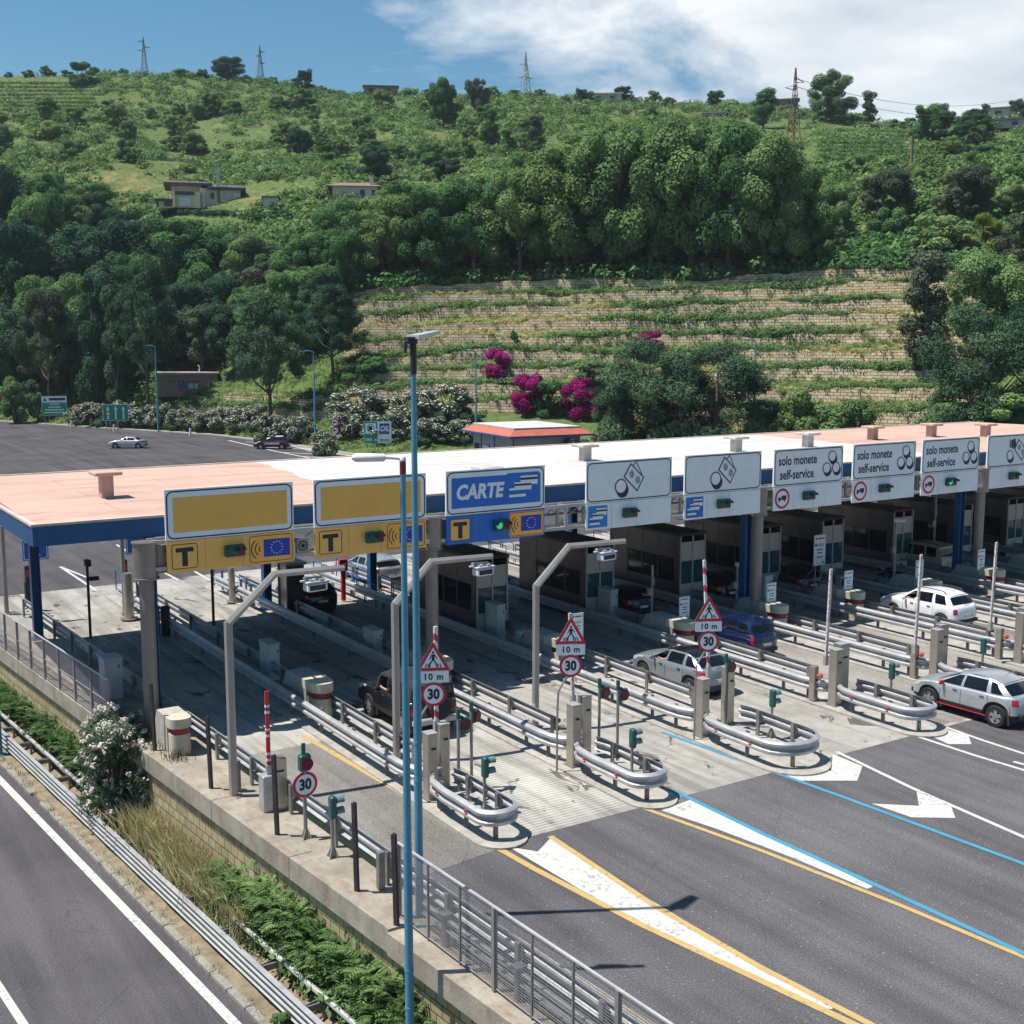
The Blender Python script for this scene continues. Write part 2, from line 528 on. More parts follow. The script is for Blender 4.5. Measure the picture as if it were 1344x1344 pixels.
def np_mesh(name, v, f, mats, parent=None, smooth=False, attrs=None):
    me = bpy.data.meshes.new(name)
    me.vertices.add(len(v)); me.vertices.foreach_set('co', np.asarray(v, np.float32).ravel())
    k = f.shape[1]
    me.loops.add(f.size); me.loops.foreach_set('vertex_index', f.ravel().astype(np.int32))
    me.polygons.add(len(f)); me.polygons.foreach_set('loop_start', np.arange(0, f.size, k, dtype=np.int32))
    try: me.polygons.foreach_set('loop_total', np.full(len(f), k, np.int32))
    except Exception: pass
    if smooth: me.polygons.foreach_set('use_smooth', np.ones(len(f), bool))
    for m in (mats if isinstance(mats, (list, tuple)) else [mats]): me.materials.append(m)
    if attrs:
        for an, arr in attrs.items():
            at_ = me.attributes.new(an, 'FLOAT', 'POINT'); at_.data.foreach_set('value', np.asarray(arr, np.float32))
    me.update(calc_edges=True); me.validate()
    o = bpy.data.objects.new(name, me); link(o, parent); return o
def terrain_mat():
    m, nt, out = new_mat('hill_grass'); k = NT(nt); p = k.pos()
    a = k.noise(p, 0.055, 6, 0.6); b = k.noise(p, 0.9, 6, 0.65); c = k.noise(p, 0.25, 4, 0.5)
    g = k.ramp(b, [(0.3, (0.065, 0.10, 0.034)), (0.55, (0.11, 0.152, 0.048)), (0.75, (0.17, 0.19, 0.075))])
    dry = k.ramp(b, [(0.3, (0.20, 0.155, 0.07)), (0.7, (0.34, 0.27, 0.13))])
    f = k.ramp(k.math('ADD', k.math('MULTIPLY', a, 0.6), k.math('MULTIPLY', c, 0.4)), [(0.55, 0.0), (0.66, 0.65)])
    col = k.mix(f, g, dry)
    k.l(k.bsdf(col, 0.95, 0, k.bump(b, 0.6, 0.2), 0.1), out.inputs[0]); return m
terrain = np_mesh('hillside', tv, tf, terrain_mat(), smooth=True)
terrain['kind'] = 'structure'
BVH = BVHTree.FromPolygons([tuple(x) for x in tv], [tuple(x) for x in tf])
def hit(u, v):
    """where the line of sight through a pixel meets the hillside (or the plaza)"""
    d = Vector(ray(u, v)).normalized()
    r = BVH.ray_cast(Vector(_C), d)
    p = r[0]
    while p is None and v < 440:      # just above the skyline: the ridge itself
        v += 1.5; p = BVH.ray_cast(Vector(_C), Vector(ray(u, v)).normalized())[0]
    if v > 452:
        g = at(u, v, 0.0)
        if p is None or (Vector(g) - Vector(_C)).length < (p - Vector(_C)).length: return Vector(g)
    return p
def ground_z(x, y):
    r = BVH.ray_cast(Vector((x, y, 400)), Vector((0, 0, -1)))
    return max(r[0].z, 0.0) if r[0] is not None else 0.0

# ------------------------------------------------------------------ terrace walls
def stone_wall_mat():
    m, nt, out = new_mat('terrace_stone'); k = NT(nt)
    uv = k.n('ShaderNodeUVMap').outputs[0]
    br = k.n('ShaderNodeTexBrick'); br.inputs['Scale'].default_value = 1.0
    br.inputs['Color1'].default_value = (0.47, 0.385, 0.265, 1); br.inputs['Color2'].default_value = (0.64, 0.535, 0.385, 1)
    br.inputs['Mortar'].default_value = (0.12, 0.10, 0.07, 1); br.inputs['Mortar Size'].default_value = 0.028
    br.inputs['Brick Width'].default_value = 0.75; br.inputs['Row Height'].default_value = 0.36; br.inputs['Bias'].default_value = 0.0
    jit = k.noise(uv, 1.3, 3)
    vm = k.n('ShaderNodeVectorMath', operation='ADD'); k.l(uv, vm.inputs[0])
    cb = k.n('ShaderNodeCombineXYZ'); k.l(k.math('MULTIPLY', jit, 0.10), cb.inputs[0]); k.l(k.math('MULTIPLY', k.noise(uv, 0.8, 3), 0.16), cb.inputs[1])
    k.l(cb.outputs[0], vm.inputs[1]); k.l(vm.outputs[0], br.inputs['Vector'])
    p = k.pos()
    n = k.noise(p, 0.8, 6, 0.7)
    c = k.mix(0.55, br.outputs['Color'], k.ramp(n, [(0.3, (0.62, 0.56, 0.46)), (0.7, (1.2, 1.12, 1.0))]), 'MULTIPLY')
    ivy = k.ramp(k.noise(p, 0.35, 7, 0.72), [(0.56, 0.0), (0.64, 0.85)])
    c = k.mix(ivy, c, k.ramp(k.noise(p, 4, 3), [(0.3, (0.035, 0.055, 0.018)), (0.7, (0.09, 0.12, 0.035))]))
    k.l(k.bsdf(c, 0.9, 0, k.bump(br.outputs['Fac'], 0.5, 0.05), 0.15), out.inputs[0]); return m
STONE = stone_wall_mat()
_wlab = ['lowest terrace wall, half hidden by the oleanders at the foot of the hill', 'second lowest terrace wall of pale stone, running on to the left below the brick hut',
 'third terrace wall from the bottom, passing behind the crimson flowering shrubs', 'fourth terrace wall from the bottom, at the height of the first crimson shrub',
 'middle stone terrace wall with four more below it', 'terrace wall of pale stone just above the middle of the slope', 'third terrace wall from the top, level with the left pine crown',
 'second terrace wall from the top, partly shaded by the wood', 'topmost terrace wall at the edge of the dark wood, mostly in its shade']
for k, (ri, bot, top) in enumerate(WALLROWS):
    u0, u1 = (243 if k < 2 else 447), 1288
    sel = [i for i, u in enumerate(US) if u0 <= u <= u1 and not (k < 2 and 395 < u < 395)]
    mb = MB(); uvs = []
    s = 0.0; prev = None; rowsw = [[], [], [], []]
    S_ = []
    for i in sel:
        b = Vector(bot[i]); t = Vector(top[i])
        if prev is not None: s += (Vector((b.x, b.y)) - prev).length
        prev = Vector((b.x, b.y)); S_.append(s)
        d = Vector((t.x - b.x, t.y - b.y, 0)); d = d.normalized() if d.length > 1e-3 else Vector((0, 1, 0))
        jz = 0.5 * (vnoise(np.array([s * 0.8]), np.array([k * 3.3]), 5)[0] - .5) + 0.3 * (vnoise(np.array([s * 2.7]), np.array([k * 1.3]), 6)[0] - .5)
        f = d * -0.18
        rowsw[0].append((b.x + f.x, b.y + f.y, b.z - 0.5)); rowsw[1].append((t.x + f.x * .6, t.y + f.y * .6, t.z + 0.1 + jz))
        rowsw[2].append((t.x - f.x * 2.2, t.y - f.y * 2.2, t.z + 0.1 + jz)); rowsw[3].append((t.x - f.x * 2.2, t.y - f.y * 2.2, t.z - 1.0))
    mb.grid(rowsw)
    o = mb.build('stone_wall', STONE)
    uvl = o.data.uv_layers.new(name='UVMap')
    n = len(sel)
    for l in o.data.loops:
        vi = l.vertex_index; r_, c_ = divmod(vi, n); co = o.data.vertices[vi].co
        uvl.data[l.index].uv = (S_[c_] , co.z + (0.4 if r_ >= 2 else 0))
    tag(o, _wlab[k], 'terrace wall', 'dry stone terrace walls on the slope')

# ================================================================== VEGETATION
def rand_unit(n, rng):
    v = rng.normal(size=(n, 3)); return v / np.linalg.norm(v, axis=1, keepdims=True)
def leaf_arrays(P, N, L, Wd, tone, rng, fold=0.25, droop=None):
    """leaf-shaped cards: 4-corner diamonds with random spin in the plane set by N"""
    n = len(P)
    t = rand_unit(n, rng)
    if droop is not None: t = t * (1 - droop) + np.array([0, 0, -1.0]) * droop
    t = t - N * np.sum(t * N, axis=1, keepdims=True); t /= np.linalg.norm(t, axis=1, keepdims=True) + 1e-9
    b = np.cross(N, t)
    L = np.asarray(L).reshape(-1, 1); Wd = np.asarray(Wd).reshape(-1, 1)
    a = P - t * L * .5; c = P + t * L * .5
    off = -N * L * fold * 0.5
    q1 = P + b * Wd * .5 + off - t * L * .05; q2 = P - b * Wd * .5 + off - t * L * .05
    V = np.stack([a, q1, c, q2], 1).reshape(-1, 3)
    F = np.arange(4 * n).reshape(n, 4)
    return V, F, np.repeat(tone, 4)
def blob_leaves(blobs, n, L, rng, aspect=0.55, out=0.65, up=0.25, inner=0.55, tonevar=0.22, flat=1.0):
    """leaves spread through the outer shells of a set of clumps (centre x,y,z, radius)"""
    B = np.array(blobs); wts = B[:, 3] ** 2; wts /= wts.sum()
    which = rng.choice(len(B), n, p=wts)
    d = rand_unit(n, rng)
    rr = (inner + (1.06 - inner) * rng.random(n) ** 0.6)
    P = B[which, :3] + d * (B[which, 3] * rr)[:, None] * np.array([1, 1, flat])
    N = d * out + rand_unit(n, rng) * (1 - out) + np.array([0, 0, up]); N /= np.linalg.norm(N, axis=1, keepdims=True)
    bt = rng.normal(0.5, tonevar, len(B))
    tone = bt[which] * 0.7 + rng.normal(0.5, 0.2, n) * 0.3
    sz = L * (0.65 + 0.7 * rng.random(n))
    return P, N, sz, sz * aspect, tone
BARK = plain('bark', (0.11, 0.085, 0.06), 0.95, 0, 0.35, 4, 0.8, 14)
BARK_PALE = plain('bark_pale', (0.2, 0.17, 0.13), 0.95, 0, 0.3, 4, 0.8, 14)
LM = {
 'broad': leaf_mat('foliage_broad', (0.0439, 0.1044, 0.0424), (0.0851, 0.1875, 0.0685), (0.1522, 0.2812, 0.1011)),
 'mid': leaf_mat('foliage_mid', (0.08, 0.1446, 0.0554), (0.1445, 0.2437, 0.0913), (0.2387, 0.3548, 0.1387)),
 'bright': leaf_mat('foliage_bright', (0.1008, 0.1646, 0.0582), (0.1764, 0.2689, 0.0961), (0.2722, 0.3787, 0.1529)),
 'pine': leaf_mat('foliage_pine', (0.0346, 0.0742, 0.0437), (0.0668, 0.1291, 0.0699), (0.121, 0.1913, 0.099), 0.12),
 'olive': leaf_mat('foliage_olive', (0.05, 0.072, 0.042), (0.09, 0.118, 0.072), (0.15, 0.175, 0.115), 0.15),
 'dark': leaf_mat('foliage_dark', (0.0253, 0.0598, 0.0379), (0.0484, 0.1028, 0.0582), (0.0852, 0.153, 0.0786), 0.12),
 'yellow': leaf_mat('foliage_yellow', (0.10, 0.13, 0.02), (0.18, 0.21, 0.035), (0.26, 0.28, 0.06)),
 'dry': leaf_mat('dry_grass', (0.26, 0.21, 0.09), (0.42, 0.345, 0.16), (0.56, 0.48, 0.25)),
 'magenta': leaf_mat('bracts_magenta', (0.16, 0.008, 0.085), (0.30, 0.014, 0.15), (0.46, 0.03, 0.25)),
 'white': leaf_mat('petals_white', (0.55, 0.44, 0.42), (0.72, 0.64, 0.60), (0.82, 0.79, 0.75)),
 'pinkish': leaf_mat('petals_pink', (0.4, 0.16, 0.18), (0.55, 0.28, 0.28), (0.66, 0.42, 0.4)),
 'oleander': leaf_mat('foliage_oleander', (0.0461, 0.0897, 0.0524), (0.0806, 0.1435, 0.0801), (0.1382, 0.2092, 0.1238)),
}
def limb_tree(mb, h, r0, spread, rng, nl=6, z0=0.28, lean=0.0):
    top = Vector((lean * h, 0, h * 0.8))
    path = [Vector((0, 0, -0.6)), Vector((lean * h * .1 + rng.normal() * .08, rng.normal() * .08, h * .2)), Vector((lean * h * .5 + rng.normal() * .2, rng.normal() * .2, h * .5)), top]
    sp = smooth_path(path, 4); m = len(sp)
    mb.tube(sp, [r0 * (1 - 0.85 * i / (m - 1)) for i in range(m)], 7)
    for i in range(nl):
        t = z0 + (0.75 - z0) * i / nl; a = rng.random() * 6.28
        b = sp[int(t * (m - 1))]
        e = b + Vector((math.cos(a) * spread, math.sin(a) * spread, h * (0.15 + .12 * rng.random()))) * (0.6 + .5 * rng.random())
        mid = (b + e) / 2 + Vector((0, 0, -h * .03))
        mb.tube([b, mid, e], [r0 * .42, r0 * .28, r0 * .08], 5)
def make_tree(kind, seed, nleaf, name='tree', mat='broad'):
    """a tree 10 m tall and about 8 m wide: returns meshes (trunk, crown)"""
    rng = np.random.default_rng(seed); mb = MB(); blobs = []
    L = 0.55; asp = 0.6; kw = {}
    if kind == 'broad':
        limb_tree(mb, 10, 0.28, 2.6, rng, 8, 0.2)
        L = 0.27
        for i in range(52):
            t = rng.random(); z = 2.2 + 7.0 * t
            rad = 3.6 * math.sqrt(max(0.05, 1 - ((z - 5.2) / 5.0) ** 2))
            a = rng.random() * 6.28; r = rad * (0.45 + .55 * rng.random())
            blobs.append((math.cos(a) * r * (1 + .25 * rng.normal() * .5), math.sin(a) * r, z, 0.45 + 1.0 * rng.random() ** 1.5))
        blobs += [(0, 0, 8.7, 1.0), (.5, -.4, 6.5, 1.6)]
    elif kind == 'tall':
        limb_tree(mb, 10, 0.2, 1.4, rng, 9, 0.15)
        for i in range(22):
            z = 1.8 + 7.6 * (i / 22) + rng.normal() * .3; rad = 1.5 * math.sqrt(max(0.12, 1 - ((z - 4.8) / 5.3) ** 2))
            a = rng.random() * 6.28; r = rad * (0.3 + .6 * rng.random())
            blobs.append((math.cos(a) * r, math.sin(a) * r, z, 0.5 + 0.6 * rng.random()))
        L = 0.26
    elif kind == 'pine':
        limb_tree(mb, 10, 0.24, 3.0, rng, 9, 0.42)
        for i in range(48):
            t = i / 48; z = 3.9 + 5.7 * t
            rad = 4.1 * (1 - t) ** 0.6 * min(1, 0.55 + 2.2 * t) + .5
            a = i * 2.4 + rng.random(); r = rad * (0.55 + .45 * rng.random())
            blobs.append((math.cos(a) * r, math.sin(a) * r, z, 0.55 + 0.55 * rng.random()))
        L = 0.36; asp = 0.2; kw = dict(flat=0.65, up=0.45, out=0.45, inner=0.25)
    elif kind == 'umbrella':
        limb_tree(mb, 10, 0.3, 3.6, rng, 12, 0.4)
        for i in range(40):
            a = i * 2.4; r = 4.6 * math.sqrt((i + .5) / 40); z = 8.6 - 0.085 * r * r + rng.normal() * .25
            blobs.append((math.cos(a) * r, math.sin(a) * r, z, 0.75 + 0.5 * rng.random()))
        L = 0.45; asp = 0.3; kw = dict(flat=0.7, up=0.4, inner=0.3)
    elif kind == 'dome':
        limb_tree(mb, 10, 0.3, 3.0, rng, 10, 0.2)
        for i in range(64):
            z = 1.0 + 8.2 * rng.random(); rad = 4.3 * math.sqrt(max(0.08, 1 - ((z - 3.2) / 6.6) ** 2)); a = rng.random() * 6.28; r = rad * (0.55 + .45 * rng.random())
            blobs.append((math.cos(a) * r, math.sin(a) * r, z, 0.7 + 0.7 * rng.random()))
        L = 0.34; asp = 0.24; kw = dict(flat=0.75, up=0.5, out=0.5, inner=0.35)
    elif kind == 'bush':
        for i in range(5):
            a = rng.random() * 6.28
            mb.tube([(0, 0, -.4), (math.cos(a) * .8, math.sin(a) * .8, 3), (math.cos(a) * 2.2, math.sin(a) * 2.2, 6.5)], [.22, .14, .05], 5)
        for i in range(24):
            z = 0.9 + 7.8 * rng.random(); rad = 3.9 * math.sqrt(max(0.1, 1 - ((z - 3.4) / 6.6) ** 2))
            a = rng.random() * 6.28; r = rad * (0.35 + .6 * rng.random())
            blobs.append((math.cos(a) * r, math.sin(a) * r, z, 0.8 + 0.8 * rng.random()))
        L = 0.42
    trunk = mb.build('trunk_proto', BARK_PALE if kind == 'tall' else BARK, smooth=True)
    P, N, Ls, Ws, tone = blob_leaves(blobs, nleaf, L, rng, asp, **kw)
    V, F, T = leaf_arrays(P, N, Ls, Ws, tone, rng)
    crown = np_mesh('crown_proto', V, F, LM[mat], attrs={'tone': T})
    tm, cm = trunk.data, crown.data
    bpy.data.objects.remove(trunk); bpy.data.objects.remove(crown)
    return tm, cm, blobs, rng
PROTO = {}
def proto(kind, mat, nvar, nleaf):
    key = (kind, mat)
    if key not in PROTO: PROTO[key] = [make_tree(kind, 100 + 17 * i + len(PROTO) * 5, nleaf, mat=mat)[:2] for i in range(nvar)]
    return PROTO[key]
_tr = random.Random(5)
NLEAF = {'broad': 23000, 'tall': 9000, 'pine': 20000, 'umbrella': 9000, 'bush': 9000, 'dome': 30000}
TREE_W = {'broad': 8.4, 'tall': 3.6, 'pine': 8.2, 'umbrella': 10.2, 'bush': 8.6, 'dome': 9.6}
def plant(kind, mat, u, vb, vt, wpx, label, cat='tree', group=None, name=None, base=None):
    p = Vector(base) if base is not None else hit(u, vb)
    if p is None: return None
    depth = (Vector(_F).dot(p - Vector(_C)))
    h = max(0.5, (vb - vt) * depth / F_PX); w = wpx * depth / F_PX
    tm, cm = _tr.choice(proto(kind, mat, 3, NLEAF[kind]))
    nm = name or {'broad': 'broadleaf_tree', 'tall': 'slender_tree', 'pine': 'pine_tree', 'umbrella': 'umbrella_pine', 'bush': 'shrub', 'dome': 'pine_tree'}[kind]
    r = thing(nm, label, cat, (p.x, p.y, p.z - 0.15), _tr.random() * 6.28, group)
    hh = {'umbrella': 9.3, 'bush': 9.4, 'dome': 9.8}.get(kind, 10.0)
    r.scale = (w / TREE_W[kind], w / TREE_W[kind], h / hh)
    a = bpy.data.objects.new('trunk' if kind != 'bush' else 'stems', tm); link(a, r)
    b = bpy.data.objects.new('crown', cm); link(b, r)
    return r
# --- notable trees one by one
T1 = [
 ('broad', 'dark', 301, 104, 74, 46, 'lone round-topped pine standing dark on the ridge against the blue sky'),
 ('broad', 'dark', 400, 120, 92, 27, 'small dark tree on the ridge right of the second grey pylon'),
 ('bush', 'broad', 108, 112, 84, 46, 'dark bushy clump on the ridge left of the first pylon'),
 ('broad', 'broad', 582, 168, 104, 52, 'broad green tree on the skyline, left of the feathery poplar'),
 ('broad', 'olive', 626, 150, 103, 36, 'feathery poplar with an open crown on the skyline left of the middle pylon'),
 ('tall', 'broad', 642, 196, 140, 26, 'slender tree below the feathery poplar on the upper slope'),
 ('tall', 'broad', 667, 200, 168, 22, 'small dark cone of a tree on the upper slope'),
 ('tall', 'olive', 703, 208, 148, 26, 'grey green columnar tree above the dark wood'),
 ('broad', 'dark', 760, 134, 116, 14, 'tiny dark round tree on the ridge left of the ridge house'),
 ('broad', 'dark', 818, 130, 109, 28, 'dark round tree beside the pale house on the ridge'),
 ('broad', 'broad', 938, 136, 114, 26, 'small rounded tree on the ridge, midway between the ridge house and the rusty pylon'),
 ('tall', 'broad', 1001, 168, 116, 36, 'dark upright tree on the ridge just left of the rusty pylon'),
 ('broad', 'broad', 1090, 160, 95, 66, 'large spreading tree on the ridge just right of the rusty pylon'),
 ('tall', 'dark', 1140, 163, 121, 22, 'lone dark cypress on the ridge right of the large spreading tree'),
 ('broad', 'broad', 1222, 196, 135, 60, 'big broad tree on the right slope beside the dead palm trunk'),
 ('pine', 'dark', 1276, 196, 143, 60, 'dark flat pine on the right slope beside the big broad tree'),
 ('tall', 'dark', 1292, 160, 134, 14, 'thin dark cypress near the right hand ridge house'),
 ('broad', 'dark', 1335, 152, 124, 34, 'dark tree above the ridge house at the right edge'),
 ('broad', 'dark', 394, 206, 169, 40, 'dark round tree alone on the open slope above the villas'),
 ('broad', 'dark', 492, 238, 190, 52, 'dark tree behind the roof of the right hand villa'),
 ('broad', 'dark', 590, 240, 208, 44, 'dark low tree on the slope above the middle of the wood'),
 ('pine', 'pine', 355, 566, 384, 118, 'tall pine with a bare dark trunk beside the parked police car'),
 ('pine', 'pine', 438, 503, 372, 96, 'pine with a forked trunk left of the terraces'),
 ('pine', 'pine', 196, 548, 344, 100, 'lighter green pine in front of the dark wood, left of the brick hut'),
 ('pine', 'olive', 66, 545, 378, 92, 'greyish pine at the left edge of the wood, behind the green road sign'),
 ('tall', 'dark', 126, 545, 352, 44, 'dark narrow cypress left of the lighter pine'),
 ('tall', 'dark', 156, 548, 380, 40, 'second dark narrow cypress, closest to the lighter pine'),
 ('tall', 'olive', 1212, 492, 318, 62, 'tall bare-stemmed poplar standing on the right end of the terraces'),
 ('broad', 'olive', 1156, 300, 222, 88, 'wide grey olive tree left of the dead palm trunk'),
 ('broad', 'olive', 1262, 296, 216, 84, 'wide grey olive tree right of the dead palm trunk'),
 ('bush', 'olive', 1334, 345, 282, 66, 'rounded grey green shrub at the right edge above the pines'),
 ('dome', 'pine', 850, 604, 444, 150, 'dense pine behind the white canopy roof, left one of a pair'),
 ('dome', 'pine', 940, 606, 452, 170, 'dense wide pine behind the white canopy roof, right one of a pair'),
 ('dome', 'pine', 895, 600, 478, 130, 'lower pine filling the gap between the two dense pines behind the canopy'),
 ('dome', 'olive', 806, 606, 500, 60, 'greyish low pine at the left foot of the dense pines behind the canopy'),
 ('dome', 'pine', 1290, 575, 400, 170, 'big dark pine at the right above the pink canopy roof'),
 ('dome', 'pine', 1352, 575, 415, 140, 'big dark pine cut by the right edge of the picture'),
 ('broad', 'mid', 1300, 470, 330, 120, 'light green broad tree behind the big dark pine'),
 ('broad', 'mid', 1352, 455, 345, 100, 'light green broad tree at the right edge'),
 ('bush', 'bright', 1060, 600, 503, 96, 'bright green leafy shrub behind the canopy, right of the pines'),
 ('bush', 'mid', 1116, 590, 520, 70, 'mid green shrub behind the canopy beneath the right end of the terraces'),
 ('bush', 'bright', 1012, 602, 520, 80, 'bright green shrub against the right hand pine behind the canopy'),
 ('bush', 'mid', 1250, 585, 520, 90, 'leafy shrub at the foot of the big dark pine'),
 ('bush', 'bright', 1318, 590, 515, 110, 'bright leafy shrub below the pines at the right edge'),
 ('bush', 'bright', 1232, 338, 284, 96, 'bright green bamboo-like thicket above the right end of the terraces'),
 ('bush', 'yellow', 1292, 330, 282, 60, 'yellow green thicket at the right above the terraces'),
 ('bush', 'broad', 1165, 320, 272, 58, 'round dark shrub in the garden above the terraces'),
 ('bush', 'mid', 20, 556, 497, 44, 'larger of two round bushes at the road edge on the far left'),
 ('bush', 'mid', 50, 554, 511, 34, 'smaller of two round bushes, beside the green and grey road sign'),
 ('bush', 'broad', 482, 498, 466, 60, 'low dark bush right of the forked pine'),
 ('bush', 'magenta', 653, 500, 457, 42, 'round crimson bougainvillea alone on the terraces'),
 ('bush', 'magenta', 852, 470, 434, 46, 'crimson bougainvillea behind the top of the left hand pine'),
 ('bush', 'broad', 722, 546, 500, 56, 'dark leafy shrub between the two lower crimson bougainvilleas'),
 ('bush', 'magenta', 694, 540, 490, 60, 'crimson bougainvillea at the foot of the terraces above the kiosk'),
 ('bush', 'magenta', 764, 548, 496, 54, 'crimson bougainvillea at the foot of the terraces left of the pines'),
 ('bush', 'mid', 778, 508, 470, 60, 'green shrub on the terraces above the right crimson bougainvillea'),
 ('bush', 'broad', 675, 450, 432, 14, 'small round bush alone in the middle of the terraces'),
]
for kind, mat, u, vb, vt, w, lab in T1:
    plant(kind, mat, u, vb, vt, w, lab, 'tree' if kind != 'bush' else 'shrub', name='bougainvillea' if mat == 'magenta' else ('cypress_tree' if 'cypress' in lab else ('palm' if 'palm ' == lab else None)))
# --- the wood above the terraces
rw = random.Random(11)
wood = [(450, 374, 275, 92), (502, 372, 255, 92), (560, 369, 248, 100), (622, 366, 236, 108), (682, 364, 222, 110), (742, 362, 188, 122), (800, 360, 172, 124), (852, 361, 168, 132),
 (905, 360, 164, 130), (955, 359, 163, 122), (1003, 358, 188, 112), (1044, 356, 238, 92), (1084, 352, 268, 66), (475, 350, 262, 80), (535, 348, 240, 90), (590, 345, 238, 90), (655, 340, 225, 90),
 (712, 315, 190, 96), (770, 305, 170, 110), (830, 302, 160, 116), (890, 302, 157, 120), (948, 302, 162, 110), (995, 305, 196, 90), (730, 345, 205, 100), (790, 340, 180, 110), (925, 340, 175, 110), (1020, 335, 215, 80),
 (1062, 320, 215, 80), (1095, 325, 240, 60), (980, 345, 205, 100), (865, 338, 172, 110)]
for u, vb, vt, w in wood:
    plant('broad', rw.choice(['broad', 'mid', 'mid', 'broad', 'bright', 'mid']), u, vb, vt, w * 1.05, 'broad dark green tree in the wood directly above the terraces', group='trees of the wood above the terraces')
left = [(30, 480, 292, 112), (60, 420, 250, 100), (0, 400, 214, 100), (120, 430, 292, 112), (186, 405, 286, 112), (246, 402, 284, 126), (205, 380, 290, 100), (280, 395, 300, 90), (30, 525, 400, 90), (96, 520, 395, 90), (-10, 540, 420, 90), (330, 385, 310, 72), (382, 402, 325, 84), (412, 388, 302, 84), (432, 350, 270, 72), (300, 350, 312, 62), (372, 356, 322, 72), (20, 350, 232, 90), (90, 345, 255, 90), (150, 350, 270, 80), (-30, 450, 300, 110), (160, 470, 345, 100), (225, 470, 372, 90), (345, 440, 340, 90), (395, 440, 350, 70), (110, 480, 365, 90), (70, 490, 360, 90), (10, 450, 330, 90), (240, 330, 295, 70), (60, 300, 225, 70), (120, 290, 240, 70), (420, 420, 345, 70), (270, 450, 345, 90), (180, 440, 330, 90), (140, 525, 430, 80), (60, 530, 430, 80), (455, 390, 300, 60), (248, 478, 372, 96), (215, 486, 392, 80), (300, 452, 362, 84), (335, 458, 372, 74), (380, 440, 352, 80), (425, 440, 352, 70), (275, 470, 385, 70), (268, 488, 402, 92), (312, 486, 396, 84), (345, 482, 402, 76), (396, 472, 392, 66), (415, 466, 405, 52), (330, 470, 380, 80)]
for u, vb, vt, w in left:
    m = rw.choice(['dark', 'broad', 'broad', 'mid', 'broad', 'olive'])
    plant('broad', m, u, vb, vt, w * 1.05, 'dark broadleaf tree in the wood at the left of the hill foot', group='trees of the wood on the left')
# --- scattered trees and big shrubs on the open upper slope
zone = [(0, 1344, 120, 260)]
cnt = 0
while cnt < 100:
    u = rw.uniform(-20, 1360); v = rw.uniform(128, 300)
    lo = np.interp(u, [0, 130, 280, 400, 600, 690, 900, 1050, 1344], [120, 112, 118, 132, 142, 145, 148, 165, 172])
    hi = np.interp(u, [0, 200, 330, 420, 600, 690, 760, 960, 1010, 1100, 1344], [215, 225, 232, 235, 225, 200, 160, 158, 190, 255, 330])
    if not (lo < v < hi): continue
    if 215 < u < 420 and v > 205: continue
    if 1060 < u < 1190 and v < 215: continue
    kind = rw.choice(['bush', 'bush', 'broad', 'broad'])
    w = rw.uniform(16, 38) * (0.75 + (v - 110) / 300); h = w * rw.uniform(0.6, 0.95)
    m = rw.choice(['broad', 'mid', 'mid', 'mid', 'bright', 'bright'])
    plant(kind, m, u, v, v - h, w, 'rounded green shrub or low tree scattered on the open slope below the ridge', 'shrub', 'shrubs of the open slope', name='shrub')
    cnt += 1
for q in range(46):
    u = 10 + q * 29 + rw.uniform(-9, 9)
    if min(abs(u - x) for x in (190, 342, 690, 796, 1030)) < 12: continue
    v = np.interp(u, [0, 130, 280, 400, 480, 620, 760, 900, 1050, 1150, 1344], [99, 92, 100, 112, 123, 126, 129, 134, 151, 166, 160]) + 3; w = rw.uniform(10, 26)
    plant('bush', rw.choice(['broad', 'mid', 'mid', 'broad']), u, v, v - w * rw.uniform(.35, .7), w, 'low bush on the crest of the ridge against the sky', 'shrub', 'bushes along the ridge', name='shrub')
# --- oleander hedges
def make_oleander(seed, flower='white', nl=8500, nf=1100, L=0.6):
    rng = np.random.default_rng(seed); blobs = []
    mb = MB()
    for i in range(7):
        a = rng.random() * 6.28
        mb.tube([(0, 0, -.3), (math.cos(a) * .9, math.sin(a) * .9, 4), (math.cos(a) * 2.6, math.sin(a) * 2.6, 7)], [.16, .12, .05], 5)
    for i in range(26):
        z = 0.8 + 7.6 * rng.random(); rad = 4.2 * math.sqrt(max(0.1, 1 - ((z - 3.6) / 6.4) ** 2)); a = rng.random() * 6.28; r = rad * (0.4 + .6 * rng.random())
        blobs.append((math.cos(a) * r, math.sin(a) * r, z, 0.8 + 0.8 * rng.random()))
    P, N, Ls, Ws, tone = blob_leaves(blobs, nl, L, rng, 0.26, out=0.5, up=0.3)
    V, F, T = leaf_arrays(P, N, Ls, Ws, tone, rng)
    cr = np_mesh('crown_proto', V, F, LM['oleander'], attrs={'tone': T})
    top = [b for b in blobs if b[2] > 2.2]
    P, N, Ls, Ws, tone = blob_leaves([(b[0], b[1], b[2] + .15, b[3] * 1.05) for b in top], nf, L * 0.6, rng, 0.95, out=0.6, up=0.6, inner=0.9)
    V, F, T = leaf_arrays(P, N, Ls, Ws, tone, rng)
    fl = np_mesh('flowers_proto', V, F, LM[flower], attrs={'tone': T})
    st = mb.build('stems_proto', BARK)
    r = (st.data, cr.data, fl.data)
    for o in (st, cr, fl): bpy.data.objects.remove(o)
    return r
OLE = [make_oleander(s) for s in (1, 2, 3)]
OLEP = [make_oleander(4, 'pinkish')]
